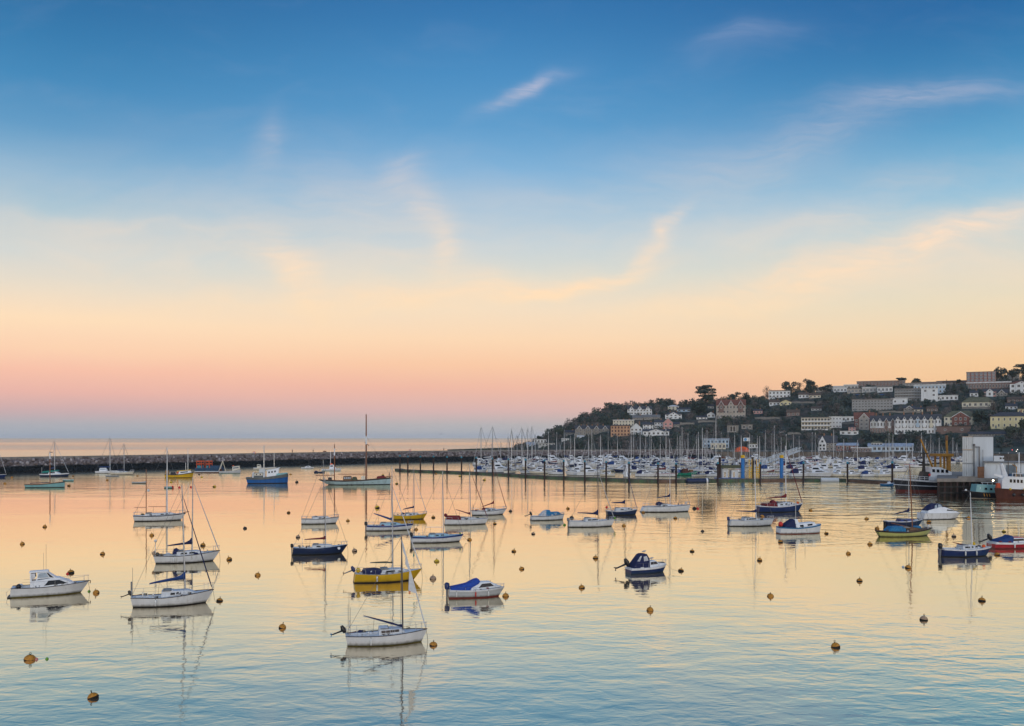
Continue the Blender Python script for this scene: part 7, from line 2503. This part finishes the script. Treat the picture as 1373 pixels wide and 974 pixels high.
H('low red brick boathouse with pale blue grey roof beside the pub', 1122.5, 1150, 594, 604.5, 'brick', 'gable', 'blue_grey', .3, 5, 1, chim=0, cat='building', name='boathouse', depth=8)
H('dark single storey cabin with a row of white panels on the quay', 1142, 1167, 600, 606.8, 'dull_brick', 'flat', 'white', .2, 6, 1, chim=0, cat='building', name='cabin', depth=5, base=on_hill(1155, 606.8))
H('flat roofed yacht club with glazed upper room and white window panels', 1166, 1222, 594.5, 605.5, 'pale_blue', 'gable', 'blue_grey', .36, 10, 1, chim=0, cat='building', name='club_house', depth=9, pane='pane', ws=.6)
H('glazed lookout room standing on the seaward end of the yacht club', 1167, 1181, 592, 599, 'white', 'hip', 'mossy', .3, 4, 1, chim=0, cat='building', name='lookout', depth=5, ws=.75, base=on_hill(1174, 604.5) + Vector((0, -2, 6.2 * .62 - .7)))
H('long pale workshop with a blue and yellow striped front behind the masts', 943, 977, 588, 600.5, 'pale_blue', 'flat', 'blue_grey', .14, 7, 2, chim=0, cat='building', name='workshop', depth=9, trim='hull_yellow' if False else 'trim_blue')
H('cream showroom box in front of the striped workshop', 953, 973, 594, 602.5, 'cream', 'flat', 'white', .1, 4, 1, chim=0, cat='building', name='showroom', depth=4)
H('green fascia harbour store on the quay beyond the orange shelter', 1004, 1016, 594, 601, 'white', 'flat', 'mossy', .25, 3, 1, chim=0, cat='building', name='store', depth=5)
p = on_hill(1001, 597)
r = empty('sign_board', p, 0, 'white harbour sign board with a blue emblem above the marina', 'sign')
k = p.y / F
mb = MB()
mb.box((-4.5 * k, -.12, 3.0), (4.5 * k, 0, 3.0 + 4.6 * k), 'trim_white')
mb.build('panel', r)
mb = MB()
mb.lathe([(1.2, -.02), (1.2, .02)], 'trim_blue', 14)
o = mb.build('emblem', r)
o.location = (-1.6 * k, -.16, 3 + 2.3 * k)
o.rotation_euler = (rad(90), 0, 0)
for q in (-3.5, 3.5):
    mb = MB()
    mb.box((q * k - .12, .003, -1), (q * k + .12, .2, 3.2), 'grey_plastic')
    mb.build('post', r)
p = on_hill(996, 607)
r = empty('shelter', p, 0, 'bright orange domed canvas shelter on the quay', 'shelter')
k = p.y / F
mb = MB()
for i in range(9):
    a0, a1 = math.pi * i / 9, math.pi * (i + 1) / 9
    vs = [(-9 * k * math.cos(a0), y, 7.5 * k * math.sin(a0) ** .8) for y in (0, 5)] + [(-9 * k * math.cos(a1), y, 7.5 * k * max(math.sin(a1), 0) ** .8) for y in (5, 0)]
    mb.add(vs, [(0, 1, 2, 3)], 'float_orange')
mb.add([(-9 * k * math.cos(math.pi * i / 12), 0, 7.5 * k * max(math.sin(math.pi * i / 12), 0) ** .8) for i in range(13)], [tuple(range(13))], 'float_orange')
mb.build('canopy', r)
mb = MB()
mb.box((-1.6, -.06, 0), (1.6, -.004, 3), 'net_orange')
mb.build('door_flap', r)
for i in range(4):
    mb = MB()
    xx = (-6.5 + i * 4.3) * k
    mb.tube([(xx, -.05, 0), (xx, -.05, 5 * k)], .08, 'net_orange', 4)
    mb.build('frame_pole', r)
# cars, lights
def car(px, py, mt, label, rz=0.0):
    p = on_hill(px, py)
    r = empty('parked_car', p + Vector((0, 0, .15)), rz - math.atan2(p.x, p.y), label, 'car', 'cars parked on the hillside')
    mb = MB()
    mb.slab([(-2.1, .3), (-2.1, .8), (-1.9, .9), (1.1, .88), (2.0, .72), (2.15, .5), (2.1, .3)], lambda x, z: .85, mt)
    mb.build('body', r, bevel=.06)
    mb = MB()
    mb.slab([(-1.8, .88), (-1.35, 1.42), (.2, 1.45), (1.0, .88)], lambda x, z: .80 - .12 * max(z - .9, 0), mt)
    cb = mb.build('cabin', r, bevel=.05)
    mb = MB()
    for s_ in (-1, 1):
        mb.slab([(-1.55, .93), (-1.25, 1.34), (.12, 1.37), (.75, .93)], lambda x, z: .80 - .12 * max(z - .9, 0), 'glass_dark', side=s_, off=.01)
    mb.build('glass', cb)
    for xx in (-1.3, 1.3):
        for yy in (-.78, .78):
            mb = MB()
            mb.lathe([(.12, -.1), (.32, -.1), (.32, .1), (.12, .1)], 'tyre', 10)
            o = mb.build('wheel', r)
            o.location = (xx, yy, .32)
            o.rotation_euler = (rad(90), 0, 0)


CARS = ['white', 'blue', 'white', 'dark', 'red', 'white', 'blue', 'dark']
for i, c_ in enumerate(CARS):
    px = 1143 + i * 6.6
    car(px, 530.5, 'car_' + c_, f'{c_} car parked in the row under the stepped flat roofed houses, {ORD[i]} from seaward', rnd.choice([0, .1, 3.1]))
for i, c_ in enumerate(['blue', 'dark', 'blue', 'white']):
    car(1022 + i * 8.5, 581, 'car_' + c_, f'{c_} car parked on the road above the marina gangway, {ORD[i]} from seaward', 0)
for px, py, mt, lb in ((1352.5, 604, 'small_glow_red', 'small red harbour light on a post behind the dock shed'), (1359.5, 603.5, 'small_glow_white', 'small white harbour light on a post behind the dock shed'), (1358, 612, 'small_glow_white', 'low white lamp on the quay above the dock shed roof')):
    p = on_hill(px, 606.5)
    r = empty('harbour_light', p + Vector((0, -4, 0)), 0, lb, 'light')
    h_ = HC - (py - HY) * p.y / F - p.z
    mb = MB()
    mb.tube([(0, 0, -.5), (0, 0, max(h_, .3))], .1, 'alloy_dark', 6)
    mb.build('post', r)
    mb = MB()
    mb.lathe([(.1, -.2), (.24, -.08), (.24, .1), (.08, .22)], mt, 8, (0, 0, max(h_, .3) + .3))
    mb.build('lamp', r)

for x0, x1, y0, lb in ((903, 931, 569.5, 'stone garden wall on the slope beyond the pink house'), (1012, 1046, 562, 'stone garden wall running across the slope past the turreted mansion'), (1056, 1074, 583, 'rough stone wall under the seaward end of the balconied hotel'), (1178, 1236, 554, 'old stone wall in the trees directly above the brick terrace'),
                       (1290, 1328, 548.5, 'stone garden wall in front of the bungalow with grey green roof'), (1128, 1146, 569, 'stone garden wall below the low white link building'), (1060, 1092, 541, 'stone terrace wall under the bungalows near the crest'), (936, 960, 566.5, 'stone terrace wall below the white chalet')):
    a, c = on_hill(x0, y0), on_hill(x1, y0)
    mb = MB()
    n_ = 5
    for i in range(n_):
        q0, q1 = a.lerp(c, i / n_), a.lerp(c, (i + 1) / n_)
        zt = max(q0.z, q1.z) + 1.7 + .25 * (i % 2)
        mb.add([(q0.x, q0.y - .3, q0.z - 2), (q1.x, q1.y - .3, q1.z - 2), (q1.x, q1.y + .3, q1.z - 2), (q0.x, q0.y + .3, q0.z - 2), (q0.x, q0.y - .3, zt), (q1.x, q1.y - .3, zt), (q1.x, q1.y + .3, zt), (q0.x, q0.y + .3, zt)], [(3, 2, 1, 0), (4, 5, 6, 7), (0, 1, 5, 4), (1, 2, 6, 5), (2, 3, 7, 6), (3, 0, 4, 7)], 'wall_stone')
    tag(mb.build('garden_wall'), lb, 'wall')
    BUILT.append((x0, x1, y0 - 2, y0, a.y))

# ------------------------------------------------------------------ trees
def leaf_mesh(n, fshape, size, seed, up=.3):
    """n small leaf-sprig quads; fshape(rng) gives a point of the crown"""
    rg = np.random.default_rng(seed)
    c = np.array([fshape(rg) for _ in range(n)])
    nrm = rg.normal(size=(n, 3))
    nrm[:, 2] += up
    nrm /= np.linalg.norm(nrm, axis=1)[:, None]
    t = np.cross(nrm, rg.normal(size=(n, 3)))
    t /= np.linalg.norm(t, axis=1)[:, None]
    b_ = np.cross(nrm, t)
    s = size * rg.uniform(.5, 1.25, size=(n, 1))
    a = rg.uniform(.45, 1.0, size=(n, 1))
    v = np.stack([c - t * s - b_ * s * a * .4, c + t * s * .3 - b_ * s * a, c + t * s + b_ * s * a * .3, c - t * s * .2 + b_ * s * a], 1)
    return v.reshape(-1, 3)


def quads_obj(name, v, mats, mi=None, parent=None):
    nq = len(v) // 4
    me = bpy.data.meshes.new(name)
    me.vertices.add(len(v))
    me.vertices.foreach_set('co', np.ascontiguousarray(v, dtype=np.float32).ravel())
    me.loops.add(nq * 4)
    me.loops.foreach_set('vertex_index', np.arange(nq * 4, dtype=np.int32))
    me.polygons.add(nq)
    me.polygons.foreach_set('loop_start', np.arange(nq, dtype=np.int32) * 4)
    for m_ in mats:
        me.materials.append(MATS[m_])
    if mi is not None:
        me.polygons.foreach_set('material_index', np.ascontiguousarray(mi, dtype=np.int32))
    me.update(calc_edges=True)
    o = bpy.data.objects.new(name, me)
    COL.objects.link(o)
    if parent:
        o.parent = parent
    return o


def crown_shape(kind, W, H):
    def blob(rg, cx, cy, cz, rx, ry, rz):
        d_ = rg.normal(size=3)
        d_ /= np.linalg.norm(d_)
        q = rg.uniform(.35, 1) ** .5
        return (cx + d_[0] * rx * q, cy + d_[1] * ry * q, cz + d_[2] * rz * q)
    rg0 = np.random.default_rng(int(W * 100) % 997 + len(kind))
    lobes = []
    if kind in ('broad', 'bare'):
        for _ in range(24):
            a = rg0.uniform(0, 6.3)
            q = rg0.uniform(0, .36)
            lobes.append((W * q * math.cos(a), W * q * math.sin(a), H * rg0.uniform(.08, .84), W * rg0.uniform(.12, .2), W * rg0.uniform(.12, .2), H * rg0.uniform(.09, .17)))
    elif kind == 'round':
        for _ in range(26):
            a = rg0.uniform(0, 6.3)
            z = rg0.uniform(.04, .86)
            q = .36 * math.sqrt(max(1 - ((z - .5) / .5) ** 2, .05)) * rg0.uniform(.5, 1)
            lobes.append((W * q * math.cos(a), W * q * math.sin(a), H * z, W * .16, W * .16, H * .13))
    elif kind == 'cedar':
        for z, w_ in ((.45, .38), (.58, .34), (.70, .42), (.83, .30), (.94, .22)):
            for _ in range(4):
                a = rg0.uniform(0, 6.3)
                q = w_ * rg0.uniform(.3, 1)
                lobes.append((W * q * math.cos(a), W * q * math.sin(a), H * (z + rg0.uniform(-.03, .03)), W * .20, W * .20, H * .06))
    elif kind == 'umbrella':
        for _ in range(11):
            a = rg0.uniform(0, 6.3)
            q = .36 * math.sqrt(rg0.uniform(0, 1))
            lobes.append((W * q * math.cos(a), W * q * math.sin(a), H * (.80 + .12 * (1 - q / .36) + rg0.uniform(-.05, .05)), W * .17, W * .17, H * .09))
    else:       # conifer
        for _ in range(18):
            z = rg0.uniform(.15, .97)
            q = .40 * (1.02 - z) ** .8
            a = rg0.uniform(0, 6.3)
            lobes.append((W * q * math.cos(a) * .7, W * q * math.sin(a) * .7, H * z, W * q * .55 + .15, W * q * .55 + .15, H * .07))
    wts = np.array([l[3] * l[4] * l[5] for l in lobes]) ** .67
    wts /= wts.sum()

    def f(rg):
        return blob(rg, *lobes[rg.choice(len(lobes), p=wts)])
    return f, lobes


def tree(label, px, yb, yt, w, kind, mat='leaf_dark', n=900, size=.55, name='tree', limbs=7):
    p = on_hill(px, yb)
    k = p.y / F
    W, Ht = w * k, (yb - yt) * k
    r = empty(name, p, rnd.uniform(0, 6), label, 'tree', 'standing trees on the hillside')
    f, lobes = crown_shape(kind, W, Ht)
    v = leaf_mesh(int(n * 1.7), f, size * (1.25 if kind != 'bare' else 1.0), int(px * 7) % 1000)
    mi = (np.random.default_rng(3).random(len(v) // 4) < .25).astype(int)
    quads_obj('crown', v, [mat, 'leaf_mid' if mat != 'leaf_bare' else 'leaf_dark'], mi, r)
    mb = MB()
    tr = max(.25, Ht * .028)
    mb.tube([(0, 0, -1.5), (.05 * Ht * .3, 0, Ht * .35), (0, .02 * Ht, Ht * .86)], [tr * 1.3, tr, tr * .3], 'bark', 8)
    for lb in lobes[:limbs]:
        z0 = max(Ht * .15, lb[2] - .18 * Ht)
        mb.tube([(0, 0, z0), (lb[0] * .5, lb[1] * .5, (z0 + lb[2]) / 2 + .02 * Ht), (lb[0], lb[1], lb[2])], [tr * .45, tr * .3, tr * .12], 'bark', 5)
    mb.build('trunk', r, smooth=50)


tree('spreading flat tiered cedar standing out on the skyline above the seaward houses', 946, 549, 517, 36, 'cedar', n=2200, name='cedar_tree', limbs=18)
tree('tall ragged dark pine at the seaward side of the skyline tree clump', 1058, 531, 508.5, 24, 'broad', n=1500, name='pine_tree')
tree('big dense domed tree at the town side of the skyline tree clump', 1085, 528, 506.5, 24, 'round', n=1700, name='broadleaf_tree')
tree('bare brownish tree between the two dark trees of the skyline clump', 1072, 526, 508, 14, 'bare', 'leaf_bare', n=500, size=.35, name='bare_tree', limbs=12)
tree('low wide dark tree next to the skyline clump, above the pale flat roofed row', 1107, 522, 512, 21, 'round', n=900, name='broadleaf_tree')
tree('leafless tree standing alone on the skyline before the white veranda house', 1028.5, 534, 514.5, 14, 'bare', 'leaf_bare', n=520, size=.35, name='bare_tree', limbs=12)
tree('dark pine close behind the turreted mansion', 1001, 552, 526, 17, 'broad', n=900, name='pine_tree')
tree('huge round evergreen on the seaward side of the mansion', 937, 558, 536, 26, 'round', n=1700, name='evergreen_tree')
tree('thin stemmed umbrella pine standing highest over the brown crest block', 1208.5, 514, 503, 15, 'umbrella', n=420, name='umbrella_pine', limbs=9)
tree('rounder dark pine next to the umbrella pine on the crest', 1228.5, 515, 505, 14, 'round', n=600, name='pine_tree')
tree('dark cypress, seaward of the three beside the glazed penthouse', 1270, 530, 515, 9, 'conifer', n=600, name='cypress_tree')
tree('dark cypress, middle one of the three beside the glazed penthouse', 1279, 530, 513.5, 10, 'conifer', n=600, name='cypress_tree')
tree('dark cypress, nearest the brick flats of the three beside the penthouse', 1289, 530, 515, 11, 'conifer', n=600, name='cypress_tree')
tree('large broad conifer standing before the brick flats on the crest', 1341, 512.5, 491, 25, 'round', n=1800, name='conifer_tree')
tree('cedar with layered branches at the picture edge on the crest', 1371, 508, 487, 24, 'cedar', n=1200, name='cedar_tree', limbs=18)
tree('dark low cedar just beyond the grey block on the crest', 1357, 508, 494, 14, 'cedar', n=700, name='cedar_tree', limbs=14)
tree('small round dark tree between the cottages under the brick flats', 1315.5, 535, 525, 10, 'round', n=500, name='evergreen_tree')
tree('small dome shaped tree peeping over the crest roofs beside the umbrella pines', 1167, 512, 507, 16, 'round', n=400, name='broadleaf_tree')
tree('green bush-like tree on the crest beside the long brown roofed row', 1285.5, 513, 506.5, 7, 'round', 'leaf_mid', n=250, name='broadleaf_tree')
tree('bushy dark tree seaward of the mansion by the white villa', 889, 547, 537, 12, 'round', n=500, name='evergreen_tree')
tree('round dark tree at the foot of the crest manor', 838, 563, 552, 13, 'round', n=500, name='evergreen_tree')
tree('dark evergreen in the garden before the large yellow house', 1372, 578, 562, 12, 'round', 'leaf_mid', n=600, name='evergreen_tree')
tree('dark evergreen between the cream house and the yellow house', 1316, 571, 549, 22, 'round', n=1200, name='evergreen_tree')
tree('bare tall tree in front of the bungalow with grey green roof', 1332, 560, 534, 17, 'bare', 'leaf_bare', n=700, size=.35, name='bare_tree', limbs=14)
tree('bare brown tree above the balconied hotel', 1122, 558, 538, 15, 'bare', 'leaf_bare', n=600, size=.35, name='bare_tree', limbs=12)
tree('tall dark pine with a bare lower stem behind the mansion roofs', 985, 541, 525, 20, 'broad', n=900, name='pine_tree')
tree('dark round tree on the tip of the headland above the white building', 724, 592, 584, 10, 'round', n=350, name='evergreen_tree')
tree('wind bent small tree on the headland slope', 741, 589, 579, 10, 'broad', n=350, name='pine_tree')

# woodland reads as one mass: no single tree of it can be told from the next
rg = np.random.default_rng(5)
V, MI = [], []
protos_w = []
for s_ in range(10):
    kd = ['broad', 'round', 'bare', 'round', 'bare', 'broad', 'round', 'bare', 'round', 'bare'][s_]
    f, _ = crown_shape(kd, 9 + s_ * .37, 9 + (s_ % 3))
    protos_w.append((leaf_mesh(260 if kd != 'bare' else 300, f, .75 if kd != 'bare' else .40, 50 + s_), kd))


def clear(px, Y, z, hw, ht):
    yb_ = HY - (z - HC) * F / Y
    yt_ = yb_ - ht * F / Y
    for x0, x1, yt, yb, Yh in BUILT:
        if px + hw > x0 and px - hw < x1:
            if Y < Yh + 14 and yt_ < yb - .22 * (yb - yt) and yb_ > yt:
                return False
    return True


cntw = 0
for i in range(6500):
    px = rg.uniform(690, 1420)
    w = rg.uniform(0.01, 1.0) ** .9
    Y, z = ground(px, w)
    if px < 760 and rg.random() < .5:
        continue
    big = rg.uniform(.5, 1.15)
    if px < 735:
        big *= .5
    if px > 900 and w < .05:
        big *= .5
    k = F / Y
    ok = False
    for t_ in (big, big * .6, big * .38):
        if clear(px, Y, z, 3.6 * t_ * k, 8.5 * t_):
            ok, big = True, t_
            break
    if not ok:
        continue
    # rough spacing
    pv, kd = protos_w[rg.integers(len(protos_w))]
    if kd == 'bare' and big < .4:
        continue
    a = rg.uniform(0, 6.3)
    ca, sa = math.cos(a), math.sin(a)
    v = pv * big
    v = np.stack([v[:, 0] * ca - v[:, 1] * sa + (px - CX) * Y / F, v[:, 0] * sa + v[:, 1] * ca + Y, v[:, 2] * rg.uniform(.8, 1.1) + z - 1.0 * big], 1)
    V.append(v)
    nq = len(v) // 4
    if kd == 'bare':
        MI.append(np.where(rg.random(nq) < .9, 2, 0))
    else:
        c_ = rg.choice([0, 1, 3], p=[.55, .2, .25])
        MI.append(np.where(rg.random(nq) < .85, c_, 1))
    cntw += 1
    if cntw > 1900:
        break
for i in range(260):
    px = rg.uniform(745, 1420)
    if 1140 < px < 1300 and rg.random() < .6:
        continue
    Y, z = ground(px, 1.0)
    Y += rg.uniform(-12, 14)
    pv, kd = protos_w[rg.integers(len(protos_w))]
    big = rg.uniform(.45, .95) * (.6 if px > 1130 else 1)
    v = pv * big
    v = np.stack([v[:, 0] + (px - CX) * Y / F, v[:, 1] + Y, v[:, 2] * rg.uniform(.7, 1.0) + z - 2.5 * big], 1)
    if not clear(px, Y, z, 3.6 * big * F / Y, 8 * big):
        continue
    V.append(v)
    nq = len(v) // 4
    MI.append(np.where(rg.random(nq) < .9, 2 if kd == 'bare' else 0, 3))
o = quads_obj('woodland', np.concatenate(V), ['leaf_dark', 'leaf_mid', 'leaf_bare', 'leaf_ivy'], np.concatenate(MI))
tag(o, 'mixed dark and leafless woodland covering the hillside between the houses', kind='stuff')

for o in THINGS:
    if o.name.split('.')[0].endswith('wall'):
        o['kind'] = 'thing'

# ------------------------------------------------------------------ checks (prints only)
seen = {}
for o in THINGS:
    seen.setdefault(o['label'], []).append(o.name)
    n_ = len(o['label'].replace('-', ' ').split())
    if n_ > 16 or n_ < 4:
        print('LABEL LENGTH', n_, o['label'])
for k, v in seen.items():
    if len(v) > 1:
        print('SAME LABEL', k, v)
print('things', len(THINGS), 'woodland trees', cntw, 'objects', len(bpy.data.objects))
